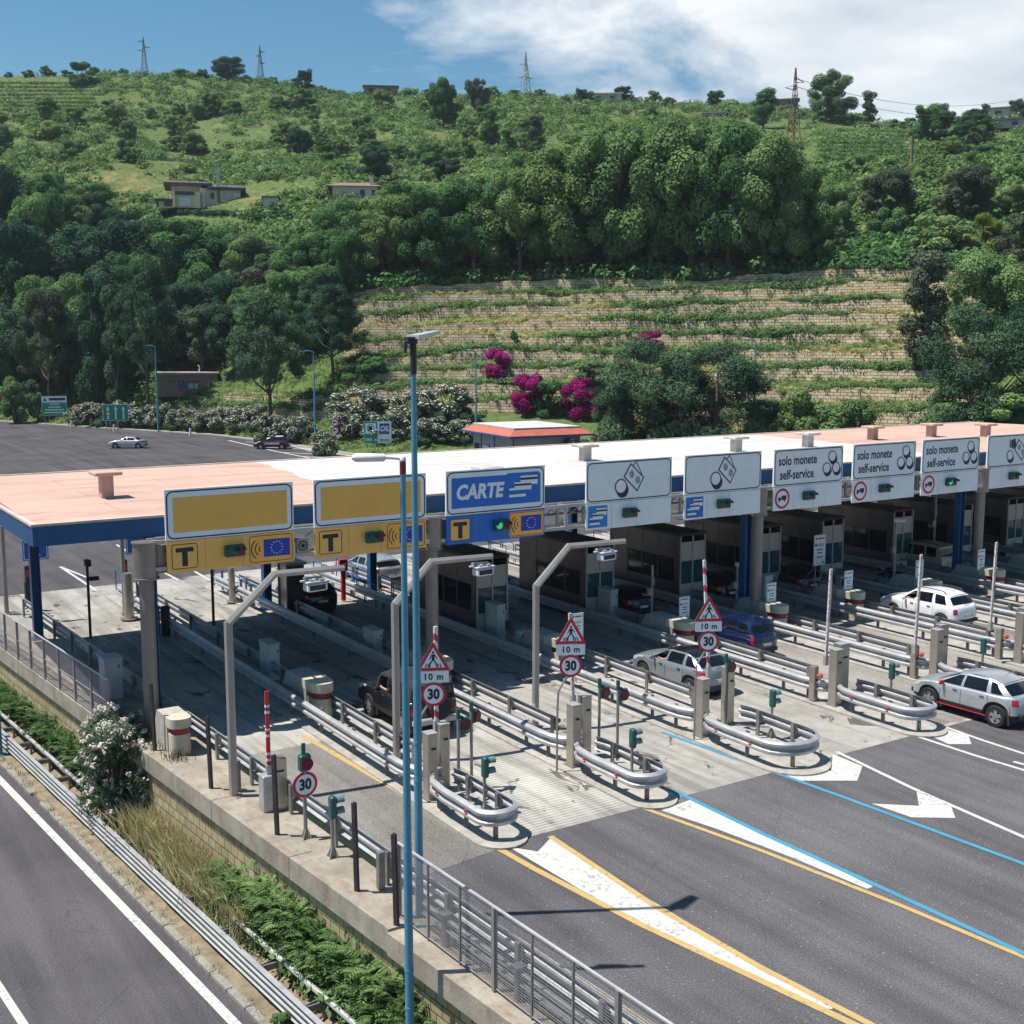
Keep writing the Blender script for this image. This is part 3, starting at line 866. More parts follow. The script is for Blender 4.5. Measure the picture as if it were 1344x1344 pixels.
def oleander(u, vb, vt, wpx, label, group=None, src=None):
    p = hit(u, vb); depth = Vector(_F).dot(p - Vector(_C)); h = (vb - vt) * depth / F_PX; w = wpx * depth / F_PX
    r = thing('oleander', label, 'shrub', (p.x, p.y, p.z - .1), _tr.random() * 6.28, group)
    r.scale = (w / 9.0, w / 9.0, h / 9.4)
    st, cr, fl = _tr.choice(src or OLE)
    for n, me in (('stems', st), ('foliage', cr), ('flowers', fl)): link(bpy.data.objects.new(n, me), r)
for i, u in enumerate(range(104, 345, 21)):
    vb = np.interp(u, [95, 345], [557, 566]); oleander(u, vb + rw.uniform(-1, 1), vb - rw.uniform(26, 36), 40, 'white flowering oleander in the long hedge along the far road edge', 'oleanders of the far hedge')
for u in (352, 374, 396):
    oleander(u, 580, 544, 40, 'oleander with few flowers in the shaded hedge behind the police car', 'oleanders behind the police car')
for u, vb, vt, w, lab in [(470, 553, 508, 84, 'large white flowering oleander left of the tall blue lamp post'), (588, 556, 503, 80, 'large dark oleander right of the tall blue lamp post'), (426, 598, 564, 36, 'small oleander beside the round no lorries signs'),
    (505, 577, 538, 62, 'white oleander behind the fuel sign'), (560, 579, 546, 62, 'white oleander between the fuel sign and the kiosk'), (602, 580, 550, 56, 'white oleander against the left wall of the kiosk'), (458, 577, 540, 52, 'oleander left of the fuel sign'),
    (540, 560, 512, 60, 'oleander hidden behind the tall blue lamp post')]:
    oleander(u, vb, vt, w, lab)
oleander(758, 622, 574, 52, 'pink flowering oleander at the right corner of the kiosk', src=OLEP)

# --- ground cover nobody could count: scrub over the hill, tufts on the terraces
def scatter_stuff(name, pts, sizes, mats, nl, L, rng, label, asp=0.6, flat=0.8, kind='stuff', up=0.35, zoff=0.3):
    Vs, Fs, Ts = [], [], []; o = 0
    tmpl = []
    for t in range(6):
        b = [(rng.normal() * .35, rng.normal() * .35, .35 + .3 * rng.random(), .3 + .25 * rng.random()) for _ in range(5)]
        P, N, Ls, Ws, tone = blob_leaves(b, nl, L, rng, asp, out=0.6, up=up, inner=.6, flat=flat)
        tmpl.append(leaf_arrays(P, N, Ls, Ws, tone, rng))
    for p, s in zip(pts, sizes):
        V, F, T = tmpl[rng.integers(6)]
        a = rng.random() * 6.28; c, sn = math.cos(a), math.sin(a)
        M = np.array([[c, -sn, 0], [sn, c, 0], [0, 0, 1.0]]) * s
        Vs.append(V @ M.T + np.array(p) + np.array([0, 0, -zoff * s * .5])); Fs.append(F + o); Ts.append(np.clip(T + rng.normal() * .18, 0, 1)); o += len(V)
    ob = np_mesh(name, np.concatenate(Vs), np.concatenate(Fs), mats, attrs={'tone': np.concatenate(Ts)})
    ob['kind'] = kind
    if label: ob['label'] = label
    return ob
def sample_rows(i0, i1, n, rng, u0=-100, u1=1450):
    """random points of the hillside between two profile rows"""
    q = np.where((idx >= i0) & (idx <= i1))[0]
    cols = [i for i, u in enumerate(US) if u0 <= u <= u1]
    out = []
    for _ in range(n):
        a = rng.integers(q[0], q[-1]); b = rng.integers(cols[0], cols[-1]); s, t = rng.random(), rng.random()
        p = (A[a, b] * (1 - s) + A[a + 1, b] * s) * (1 - t) + (A[a, b + 1] * (1 - s) + A[a + 1, b + 1] * s) * t
        out.append(p)
    return np.array(out)
r0 = 3 + 2 * NT_
rg = np.random.default_rng(21)
pts = sample_rows(r0 + 1, r0 + 5.2, 15000, rg)
nz = vnoise(pts[:, 0] / 16, pts[:, 1] / 16, 9) * .6 + vnoise(pts[:, 0] / 6, pts[:, 1] / 6, 10) * .4
hx = Vector(at_w(290, 275, 262))
pu = np.array([pix(p)[:2] for p in pts])
field = ((pu[:, 0] > 960) & (pu[:, 0] < 1195) & (pu[:, 1] > 160) & (pu[:, 1] < 218)) | ((pu[:, 0] < 125) & (pu[:, 1] < 152)) | ((pu[:, 0] > 165) & (pu[:, 0] < 225) & (pu[:, 1] > 214) & (pu[:, 1] < 262))
keep = (nz > 0.33) & (np.hypot(pts[:, 0] - hx.x, pts[:, 1] - hx.y) > 14) & (~field | (rg.random(len(pts)) < .12))
pts = pts[keep]
grp = rg.random(len(pts))
sz = 1.0 + 2.3 * rg.random(len(pts)) ** 1.8
for nm, lo, hi, mt, lb in (('scrub', 0, .5, 'mid', 'green scrub covering the open upper hillside'), ('brush', .5, .86, 'bright', 'light green brush covering the open upper hillside'), ('undergrowth', .86, 1.01, 'broad', 'dark undergrowth covering the open upper hillside')):
    s_ = (grp >= lo) & (grp < hi)
    scatter_stuff(nm, pts[s_], sz[s_], LM[mt], 64, 0.27, rg, lb, 0.65)
# floor of the woods
pts = np.concatenate([sample_rows(r0 - 1, r0 + 1.2, 1500, rg), sample_rows(3, r0, 700, rg, -100, 215), sample_rows(r0 - 6, r0, 500, rg, 200, 430)])
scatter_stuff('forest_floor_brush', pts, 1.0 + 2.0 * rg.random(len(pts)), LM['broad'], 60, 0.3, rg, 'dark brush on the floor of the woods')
pts = np.concatenate([sample_rows(r0 + 1.5, r0 + 5.2, 6500, rg), sample_rows(3, r0 + .5, 2600, rg, 205, 450)])
kp_ = rg.random(len(pts)) < .55
scatter_stuff('meadow_weeds', pts[kp_], .5 + .7 * rg.random(kp_.sum()), LM['mid'], 26, 0.34, rg, 'green weeds of the open meadows', 0.35, up=.6)
scatter_stuff('meadow_grass', pts[~kp_], .45 + .6 * rg.random((~kp_).sum()), LM['bright'], 22, 0.38, rg, 'pale grass of the open meadows', 0.25, up=.6)
# vineyard rows on the upper slope at the right and far left
vp = []
for v in np.arange(172, 214, 5.5):
    for u in np.arange(1075, 1192, 1.6):
        p = hit(u, v + 0.02 * (u - 1100) + rg.normal() * .3)
        if p: vp.append(tuple(p))
for v in np.arange(110, 150, 5.0):
    for u in np.arange(0, 125, 1.8):
        p = hit(u, v + rg.normal() * .3)
        if p: vp.append(tuple(p))
vp = np.array(vp)
scatter_stuff('vineyard_rows', vp, 1.0 + .5 * rg.random(len(vp)), LM['mid'], 40, 0.3, rg, 'rows of vines across the upper hillside')
# tufts along the terraces: dense green strips on each berm, odd plants hanging from the walls
tp, ts, dp, ds = [], [], [], []
cl = [i for i, u in enumerate(US) if 240 <= u <= 1300]
for k, (ri, bot, top) in enumerate(WALLROWS):
    nxt = WALLROWS[k + 1][1] if k + 1 < NT_ else ttop
    for i in cl:
        if k >= 2 and US[i] < 440: continue
        for q_ in range(4):
            t = rg.random() if q_ < 2 else rg.random() * .24 + .03; j = min(i + 1, nU - 1); s = rg.random()
            p = (top[i] * (1 - t) + nxt[i] * t) * (1 - s) + (top[j] * (1 - t) + nxt[j] * t) * s
            g = vnoise(np.array([p[0] / 9]), np.array([p[1] / 9 + k * 7]), 12)[0]
            if g > 0.30: tp.append(p); ts.append((.35 + .6 * rg.random() * g * 1.3) * (1.25 if q_ >= 2 else 1.0))
            elif rg.random() < .7: dp.append(p); ds.append(.3 + .4 * rg.random())
        if rg.random() < .10:
            t = rg.random() * 1.1
            p = bot[i] * (1 - t) + top[i] * t; d = (bot[i] - nxt[i]); d = d / np.linalg.norm(d[:2]) * .25; d[2] = 0
            tp.append(p + d); ts.append(.35 + .5 * rg.random())
scatter_stuff('terrace_grass', np.array(tp), np.array(ts) * 1.3, LM['mid'], 40, 0.34, rg, 'green grass and weeds along the terraces', 0.4)
scatter_stuff('terrace_dry_weeds', np.array(dp), np.array(ds) * 1.15, LM['dry'], 22, 0.5, rg, 'dry weeds along the terraces', 0.3)
# grass of the verge at the foot of the hill
pts = np.concatenate([sample_rows(1.2, 3.2, 2600, rg, -60, 640)])
scatter_stuff('verge_grass', pts, .35 + .35 * rg.random(len(pts)), LM['bright'], 16, 0.5, rg, 'short grass of the verge at the far road edge', 0.3)
# ================================================================== GROUND OF THE TOLL PLAZA
def xb(y): return 9.65 + 0.0805 * (37.84 - y)      # outer edge of the plaza's retaining wall
def asphalt_mat(name, base, speck=0.5, streak=True):
    m, nt, out = new_mat(name); k = NT(nt); p = k.pos()
    big = k.noise(p, 0.16, 5, 0.6); fine = k.noise(p, 24, 4, 0.7); mid = k.noise(p, 2.2, 6, 0.65)
    lane = k.noise(k.mapping(p, (1.1, 0.045, 1)), 1.0, 4, 0.6)
    c = k.ramp(k.math('ADD', k.math('MULTIPLY', big, 0.5), k.math('MULTIPLY', lane, 0.5)), [(0.38, tuple(x * 0.66 for x in base)), (0.60, tuple(x * 1.28 for x in base))])
    c = k.mix(0.75, c, k.ramp(fine, [(0.34, 0.45), (0.5, 0.95), (0.66, 1.75)]), 'MULTIPLY')
    c = k.mix(k.ramp(mid, [(0.62, 0.0), (0.74, 0.5)]), c, tuple(x * 0.55 for x in base))
    v = k.n('ShaderNodeTexVoronoi'); v.inputs['Scale'].default_value = 5; k.l(p, v.inputs['Vector'])
    c = k.mix(k.ramp(v.outputs['Distance'], [(0.07, speck), (0.11, 0.0)]), c, (0.42, 0.4, 0.37))
    cr = k.n('ShaderNodeTexVoronoi', feature='DISTANCE_TO_EDGE'); cr.inputs['Scale'].default_value = 0.22
    wv = k.n('ShaderNodeVectorMath', operation='ADD'); k.l(p, wv.inputs[0]); cb_ = k.n('ShaderNodeCombineXYZ'); q_ = k.math('MULTIPLY', k.noise(p, 0.9, 6, .65), 2.2); k.l(q_, cb_.inputs[0]); k.l(q_, cb_.inputs[1]); k.l(cb_.outputs[0], wv.inputs[1]); k.l(wv.outputs[0], cr.inputs['Vector'])
    c = k.mix(k.ramp(cr.outputs['Distance'], [(0.0012, 0.4), (0.004, 0.0)]), c, (0.035, 0.034, 0.036))
    k.l(k.bsdf(c, 0.9, 0, k.bump(fine, 0.35, 0.01), 0.25), out.inputs[0]); return m
ASPH = asphalt_mat('asphalt_plaza', (0.108, 0.103, 0.108))
ASPH_LOW = asphalt_mat('asphalt_lower_road', (0.085, 0.079, 0.086), 0.25)
ASPH_OLD = asphalt_mat('asphalt_worn', (0.19, 0.18, 0.165), 0.6)
def concrete_mat(name, base, ribs=0.0, cracks=True):
    m, nt, out = new_mat(name); k = NT(nt); p = k.pos()
    big = k.noise(p, 0.35, 6, 0.6); mid = k.noise(p, 2.5, 6, 0.7); fine = k.noise(p, 30, 3)
    c = k.ramp(big, [(0.32, tuple(x * 0.72 for x in base)), (0.66, tuple(min(.8, x * 1.18) for x in base))])
    c = k.mix(0.6, c, k.ramp(mid, [(0.3, 0.78), (0.6, 1.08)]), 'MULTIPLY')
    c = k.mix(0.5, c, k.ramp(fine, [(0.3, 0.8), (0.7, 1.12)]), 'MULTIPLY')
    wheel = k.noise(k.mapping(p, (1.6, 0.07, 1)), 1.0, 4, 0.6)
    c = k.mix(k.ramp(wheel, [(0.47, 0.0), (0.62, 0.6)]), c, tuple(x * 0.42 for x in base))
    oil = k.noise(k.mapping(p, (1.0, 0.55, 1)), 1.25, 6, 0.62, 0.8)
    c = k.mix(k.ramp(oil, [(0.60, 0.0), (0.635, 0.8)]), c, (0.045, 0.042, 0.04))
    h = fine
    if ribs:
        w = k.n('ShaderNodeTexWave'); w.bands_direction = 'Y'; w.inputs['Scale'].default_value = 2.05; w.inputs['Distortion'].default_value = 0.25; w.inputs['Detail'].default_value = 1
        k.l(p, w.inputs['Vector'])
        c = k.mix(ribs, c, k.ramp(w.outputs['Fac'], [(0.25, 0.62), (0.5, 1.05)]), 'MULTIPLY'); h = w.outputs['Fac']
    k.l(k.bsdf(c, 0.85, 0, k.bump(h, 0.4, 0.015), 0.2), out.inputs[0]); return m
CONC = concrete_mat('concrete_slab', (0.37, 0.35, 0.315))
CONC_RIB = concrete_mat('concrete_ribbed', (0.46, 0.44, 0.395), 0.75)
CONC_ISL = plain('concrete_island', (0.37, 0.345, 0.305), 0.9, 0, 0.22, 1.3, 0.5, 30, dirt=0.6)
def rusty_concrete():
    m, nt, out = new_mat('concrete_rusty'); k = NT(nt); p = k.pos()
    c = k.ramp(k.noise(p, 0.9, 6, 0.65), [(0.3, (0.23, 0.20, 0.16)), (0.7, (0.40, 0.365, 0.30))])
    c = k.mix(k.ramp(k.noise(k.mapping(p, (1.6, .5, 0.25)), 1.6, 6, 0.65), [(0.52, 0.0), (0.70, 0.6)]), c, (0.27, 0.15, 0.09))
    c = k.mix(k.ramp(k.noise(k.mapping(p, (1, 1, 0.3)), 5, 5, 0.7), [(0.52, 0.0), (0.75, 0.55)]), c, (0.11, 0.10, 0.085))
    k.l(k.bsdf(c, 0.92, 0, k.bump(k.noise(p, 16, 4), 0.5, 0.02), 0.15), out.inputs[0]); return m
RUSTC = rusty_concrete()
def sheet(name, poly, z, mat, kind='structure'):
    mb = MB(); mb.add([(x, y, z) for x, y in poly], [tuple(range(len(poly)))]); o = mb.build(name, mat); 
    if kind: o['kind'] = kind
    return o
def px_sheet(name, pts, z, mat, zo=None):
    return sheet(name, [tuple(at(u, v, 0)[:2]) for u, v in pts], z, mat)
far_pts = [(-120, 235), (200, 330), (330, 180), (200, -60)]
sheet('plaza_asphalt', [(xb(-45) + .3, -45), (230, -45), (230, 190), (140, 330), (-40, 330), (xb(120) + .3, 120), (xb(60) + .3, 60)], 0.0, ASPH)
sheet('lower_road', [(-90, -60), (9.2, -60), (9.2 - .0805 * 100, 40 + .0), (-30, 420), (-90, 420)][0:0] or [(-90, -60), (xb(-60) - .8, -60), (xb(40) - .8, 40), (xb(300) - .8, 300), (-90, 300)], -3.0, ASPH_LOW)
def worn_paint(name, col, wear):
    m, nt, out = new_mat(name); k = NT(nt); p = k.pos()
    n1 = k.noise(p, 7, 8, 0.72); n2 = k.noise(p, 0.9, 5, 0.6); f = k.noise(p, 55, 2)
    c = k.ramp(n2, [(0.3, tuple(x * 0.82 for x in col)), (0.7, col)])
    w = k.math('ADD', k.math('MULTIPLY', n1, 0.65), k.math('MULTIPLY', n2, 0.35))
    c = k.mix(k.ramp(w, [(0.56 - wear * .04, 0.0), (0.66 - wear * .03, 0.75)]), c, (0.13, 0.125, 0.12))
    c = k.mix(0.5, c, k.ramp(f, [(0.35, 0.7), (0.6, 1.05)]), 'MULTIPLY')
    k.l(k.bsdf(c, 0.8, 0, k.bump(f, .3, .01), .2), out.inputs[0]); return m
WHITE = worn_paint('road_paint_white', (0.60, 0.59, 0.56), 0.7)
YELL = worn_paint('road_paint_yellow', (0.54, 0.38, 0.16), 0.4)
BLUEP = worn_paint('road_paint_blue', (0.07, 0.29, 0.43), 0.3)
# concrete lanes under the canopy
LX = [(11.7, 15.1), (16.1, 19.9), (21.1, 24.95), (26.9, 31.05), (32.5, 36.4), (38.0, 41.5), (42.9, 46.5), (47.9, 51.5), (53.0, 56.5), (57.9, 61.5), (62.9, 66.5), (67.9, 72)]
ISL = [(15.0, 16.2), (19.85, 21.15), (24.9, 27.0), (31.0, 32.55), (36.35, 38.05), (41.45, 42.95), (46.4, 48.0), (51.4, 53.1), (56.4, 58.0), (61.4, 63.0), (66.4, 68.0)]
sheet('concrete_apron', [(xb(63.2) + .6, 63.2), (80, 63.2), (80, 24.4), (16.2, 24.4), (15.0, 24.3), (15.0, 34.15), (xb(34.15) + .6, 34.15)], 0.004, CONC)
sheet('ribbed_lane', [(16.15, 24.4), (19.95, 24.75), (19.95, 42), (16.15, 42)], 0.008, CONC_RIB)
sheet('ribbed_lane', [(12.0, 34.2), (15.05, 34.2), (15.05, 44), (11.9, 44)], 0.008, CONC_RIB)
sheet('worn_asphalt', [(xb(23.6) + 1.2, 23.75), (15.6, 24.25), (15.1, 34.15), (xb(34.15) + 1.3, 34.15)], 0.005, ASPH_OLD)
LANEG = asphalt_mat('asphalt_lane', (0.24, 0.225, 0.20), 0.5)
for a, b in LX[4:11]: sheet('worn_lane', [(a + .15, 24.6), (b - .15, 24.6), (b - .15, 62.5), (a + .15, 62.5)], 0.008, LANEG)
sheet('dark_asphalt', [(xb(63.3) + .5, 63.3), (82, 63.3), (140, 185), (60, 240), (-10, 320), (xb(120) + .4, 120)], 0.004, asphalt_mat('asphalt_fresh', (0.072, 0.068, 0.073), 0.15))
# painted lines
def pline(name, uv, w, mat, z=0.012):
    pts = [Vector(at(u, v, 0)) for u, v in uv]; mb = MB(); r1, r2 = [], []
    for i, p in enumerate(pts):
        d = (pts[min(i + 1, len(pts) - 1)] - pts[max(i - 1, 0)]).normalized(); n = Vector((d.y, -d.x, 0)) * w / 2
        r1.append((p.x - n.x, p.y - n.y, z)); r2.append((p.x + n.x, p.y + n.y, z))
    mb.grid([r1, r2]); return struct(mb.build(name, mat))
pline('lane_line_yellow', [(398, 966), (532, 1044), (700, 1140), (840, 1213), (1140, 1354)], 0.19, YELL)
pline('lane_line_yellow', [(722, 1098), (860, 1190), (1000, 1271), (1160, 1354)], 0.17, YELL)
pline('lane_line_yellow', [(842, 1060), (1000, 1117), (1180, 1188), (1400, 1280)], 0.15, YELL)
pline('lane_line_blue', [(868, 961), (1005, 1010), (1100, 1044), (1400, 1155)], 0.16, BLUEP)
pline('lane_line_blue', [(880, 1036), (1000, 1094), (1180, 1176), (1400, 1278)], 0.16, BLUEP)
pline('lane_line_white', [(1098, 987), (1200, 1036), (1380, 1115)], 0.15, WHITE)
pline('lane_line_white', [(1198, 965), (1280, 992), (1400, 1028)], 0.15, WHITE)
pline('lane_line_white', [(1216, 946), (1290, 972), (1400, 1008)], 0.15, WHITE)
pline('lane_line_white', [(1330, 1000), (1400, 1018)], 0.15, WHITE)
pline('lane_line_white', [(79, 744), (126, 775)], 0.16, WHITE); pline('lane_line_white', [(79, 744), (119, 760)], 0.16, WHITE, 0.016)
for q in ([(153, 715), (172, 727)], [(216, 752), (235, 762)], [(255, 750), (276, 762)]): pline('lane_line_white', q, 0.16, WHITE)
pline('lane_line_white', [(300, 578), (360, 592), (440, 608)], 0.3, WHITE)
for q in ([(322, 580), (400, 583)], [(345, 587), (412, 590)], [(372, 594), (430, 597)], [(392, 599), (440, 601)]): pline('parking_line', q, 0.35, WHITE, 0.016)
px_sheet('arrow_marking', [(668, 1112), (706, 1118), (722, 1101), (748, 1117), (800, 1151), (868, 1190), (980, 1258), (1094, 1324), (1086, 1326), (985, 1281), (850, 1215), (760, 1167)], 0.009, WHITE)
px_sheet('arrow_marking', [(868, 1064), (906, 1050), (955, 1073), (1050, 1117), (1146, 1164), (1138, 1167), (1040, 1126), (940, 1088)], 0.009, WHITE)
px_sheet('arrow_marking', [(1012, 1011), (1091, 1012), (1093, 990), (1132, 1006), (1125, 1025), (1048, 1025)], 0.009, WHITE)
px_sheet('arrow_marking', [(1144, 1055), (1206, 1058), (1203, 1039), (1248, 1058), (1254, 1074), (1196, 1073)], 0.009, WHITE)
px_sheet('arrow_marking', [(1214, 963), (1240, 957), (1271, 966), (1275, 977), (1245, 977)], 0.009, WHITE)
# pale kerb and verge along the far edge of the plaza
mb = MB(); r1, r2, r3 = [], [], []
for u in np.arange(-700, 2000, 12):
    w = np.interp(u, [h[0] for h in HC], [h[1] for h in HC]); p = at_w(u, 450, w); q = at_w(u, 450, w - 1.3)
    r1.append((q[0], q[1], -.05)); r2.append((q[0], q[1], 0.13)); r3.append((p[0], p[1], 0.135))
mb.grid([r1, r2, r3], flip=True); struct(mb.build('far_kerb', CONC_ISL))
# lower road: edge line, kerb strip, bank
def par(x0, w, z, mat, name, y0=-30, y1=110):   # strip parallel with the wall, at an offset from it
    mb = MB(); mb.grid([[(xb(y) + x0, y, z) for y in np.linspace(y0, y1, 30)], [(xb(y) + x0 + w, y, z) for y in np.linspace(y0, y1, 30)]]); return struct(mb.build(name, mat))
par(-2.15, 0.25, -2.99, WHITE, 'edge_line'); par(-6.0, 0.2, -2.99, WHITE, 'lane_line_white')
SOIL = plain('soil', (0.23, 0.185, 0.12), 0.95, 0, 0.35, 2.2, 0.8, 18, dirt=0.5)
mb = MB()
ys = np.linspace(-20, 80, 120)
prof = [(-1.52, -3.0), (-1.48, -2.9), (-1.05, -2.88), (-0.7, -2.8), (-0.25, -2.55), (0.25, -2.35)]
mb.grid([[(xb(y) + a + .04 * math.sin(y * 1.7 + i), y, z + (.05 * math.sin(y * 2.3 + i * 1.4) if 1 < i else 0)) for y in ys] for i, (a, z) in enumerate(prof)], flip=False)
struct(mb.build('road_bank', SOIL, smooth=True))
mb = MB()
y = -12
while y < 70:
    if _tr.random() < .85: mb.box((xb(y) - 1.52, y, -2.955), (0.20, 0.95 + _tr.random() * .05, 0.13), 0.08, bev=.02)
    y += 1.0
struct(mb.build('road_kerb', plain('kerb_grey', (0.27, 0.25, 0.215), .9, 0, .25, 2, .5, 25, dirt=.7)))
# retaining wall with its coping beam
def block_mat():
    m, nt, out = new_mat('tuff_blocks'); k = NT(nt); uv = k.n('ShaderNodeUVMap').outputs[0]; p = k.pos()
    br = k.n('ShaderNodeTexBrick'); br.inputs['Scale'].default_value = 1.0
    br.inputs['Color1'].default_value = (0.34, 0.275, 0.15, 1); br.inputs['Color2'].default_value = (0.46, 0.385, 0.235, 1); br.inputs['Mortar'].default_value = (0.10, 0.085, 0.06, 1)
    br.inputs['Mortar Size'].default_value = 0.016; br.inputs['Brick Width'].default_value = 0.42; br.inputs['Row Height'].default_value = 0.28
    k.l(uv, br.inputs['Vector'])
    c = k.mix(0.7, br.outputs['Color'], k.ramp(k.noise(p, 3, 6, 0.7), [(0.3, 0.7), (0.7, 1.15)]), 'MULTIPLY')
    k.l(k.bsdf(c, 0.92, 0, k.bump(br.outputs['Fac'], -0.5, 0.02), 0.15), out.inputs[0]); return m
wall = thing('retaining_wall', 'yellowish block retaining wall with a rust stained concrete beam on top, above the lower road', 'retaining wall', (xb(20), 20, -3.1))
mb = MB(); ys = np.linspace(-15, 75, 60)
mb.grid([[(xb(y) + .14, y, -3.3) for y in ys], [(xb(y) + .14, y, -0.42) for y in ys], [(xb(y) + .5, y, -0.42) for y in ys]], flip=False)
o = mb.build('block_wall', block_mat(), wall, world=True)
uvl = o.data.uv_layers.new(name='UVMap')
for l in o.data.loops: co = o.data.vertices[l.vertex_index].co; uvl.data[l.index].uv = (co.y, co.z)
y = -15.0; i = 0
while y < 75:
    L = 4.6
    mb = MB(); y2 = y + L - 0.03
    jog = 0.0 if y > 20.5 else 0.06
    P = [(xb(y) - jog, y), (xb(y2) - jog, y2), (xb(y2) + .62, y2), (xb(y) + .62, y)]
    mb.prism(P[::-1], -0.46, 0.10 if y > 20.5 else 0.05)
    mb.build('coping_beam', RUSTC, wall, world=True); y += L
mb = MB(); mb.grid([[(xb(y) + .62, y, .06) for y in ys], [(xb(y) + 2.05, y, .06) for y in ys], [(xb(y) + 2.05, y, -.05) for y in ys]])
struct(mb.build('side_pavement', RUSTC))
mb = MB(); ys2 = np.linspace(2, 34, 20)
mb.grid([[(11.86 + .041 * (31 - y) + (0 if y > 20 else 0), y, .07) for y in ys2], [(12.02 + .041 * (31 - y), y, .07) for y in ys2], [(12.02 + .041 * (31 - y), y, -.05) for y in ys2]])
struct(mb.build('painted_kerb', YELL))
# islands between the lanes
for i, (a, b) in enumerate(ISL):
    r = (b - a) / 2 + .12; cx = (a + b) / 2; pts = []
    for k in range(13):
        t = math.pi + math.pi * k / 12; pts.append((cx + r * math.cos(t), 24.75 + r * math.sin(t) * 1.05))
    pts += [(cx + r, 60.2), (cx - r, 60.2)]
    mb = MB(); mb.prism(pts, -0.02, 0.06); struct(mb.build('traffic_island', CONC_ISL))
px_sheet('parking_apron', [(352, 577), (470, 581), (520, 603), (455, 606)], 0.006, concrete_mat('concrete_pale', (0.42, 0.40, 0.36)))

# ================================================================== METAL MATERIALS
GALV = plain('galvanised_steel', (0.44, 0.44, 0.45), 0.45, 0.4, 0.18, 2.0, 0.15, 30, dirt=0.25)
GALV_D = plain('weathered_steel', (0.26, 0.25, 0.245), 0.55, 0.5, 0.25, 2.0, 0.2, 25, dirt=0.35)
STEEL = plain('brushed_steel', (0.46, 0.42, 0.37), 0.36, 0.75, 0.12, 2.0, 0.1, 60, dirt=0.15)
DARKM = plain('dark_metal', (0.035, 0.033, 0.038), 0.55, 0.3, 0.25, 3, 0.2, 30)
RUSTY = plain('rusty_dark_steel', (0.055, 0.042, 0.042), 0.75, 0.2, 0.35, 3, 0.4, 25)
CABW = plain('painted_cabinet', (0.50, 0.51, 0.50), 0.5, 0, 0.08, 2, dirt=0.2)
BLUEM = plain('blue_paint', S(16, 86, 146), 0.45, 0.1, 0.15, 1.5, dirt=0.25)
LAMPBLUE = plain('lamp_post_blue', S(84, 142, 168), 0.42, 0.1, 0.12, 1.5, 0.1, 30, dirt=0.2)
FASCIA = plain('fascia_blue', S(8, 76, 128), 0.4, 0.1, 0.15, 0.8, dirt=0.2)
REDP = plain('red_paint', S(196, 40, 52), 0.45, 0, 0.1, 3, dirt=0.15)
WHITEP = plain('white_paint', (0.78, 0.78, 0.77), 0.45, 0, 0.06, 3, dirt=0.12)
BLACKP = plain('black_paint', (0.012, 0.012, 0.016), 0.5)
GREYP = plain('grey_pole', (0.30, 0.285, 0.27), 0.5, 0.35, 0.14, 1.5, 0.1, 30, dirt=0.2)
BUFF = plain('buff_concrete', (0.52, 0.47, 0.36), 0.85, 0, 0.15, 2.5, 0.4, 30, dirt=0.3)
GREYC = plain('grey_concrete', (0.30, 0.30, 0.29), 0.88, 0, 0.15, 2.0, 0.4, 25, dirt=0.35)
# ================================================================== GUARD RAILS
def wprof(z0=0.42, t=0.012):
    f = [(0.0, 0.0), (0.03, 0.01), (0.085, 0.045), (0.085, 0.095), (0.015, 0.135), (0.015, 0.175), (0.085, 0.215), (0.085, 0.265), (0.03, 0.30), (0.0, 0.31)]
    f = [(o * 1.35, z * 1.42) for o, z in f]
    return [(o, z0 + z) for o, z in f] + [(o - t, z0 + z) for o, z in reversed(f)]
def guard_rail(path, label, posts, group='galvanised guard rails of the islands', name='guard_rail', mat=None, z0=0.42, reflect=True, base=0.075):
    p0 = path[0]
    r = thing(name, label, 'guard rail', (p0[0], p0[1], base), 0, group)
    mb = MB(); mb.sweep(wprof(z0), path); mb.build('beam', mat or GALV, r, world=True, smooth=True, ang=50)
    for (x, y, nx, ny) in posts:
        b = MB(); a = math.atan2(ny, nx)
        cx, cy = x - nx * .10, y - ny * .10
        b.box((cx, cy, base + (z0 + .36) / 2), (0.05, 0.13, z0 + .40), a)
        b.box((cx + nx * .03, cy + ny * .03, base + (z0 + .36) / 2), (0.08, 0.018, z0 + .40), a)
        b.box((x - nx * .035, y - ny * .035, z0 + .22), (0.07, 0.2, 0.24), a)
        b.build('rail_post', GALV_D, r, world=True)
    return r
_where = ['between the two plain yellow signs', 'between the second yellow and CARTE signs', 'just right of the CARTE sign', 'between the two banknote signs',
 'left of the first solo monete sign', 'between first and second solo monete signs', 'between second and third solo monete signs', 'right of the third solo monete sign',
 'second past the third solo monete sign', 'third past the third solo monete sign', 'last at the far right']
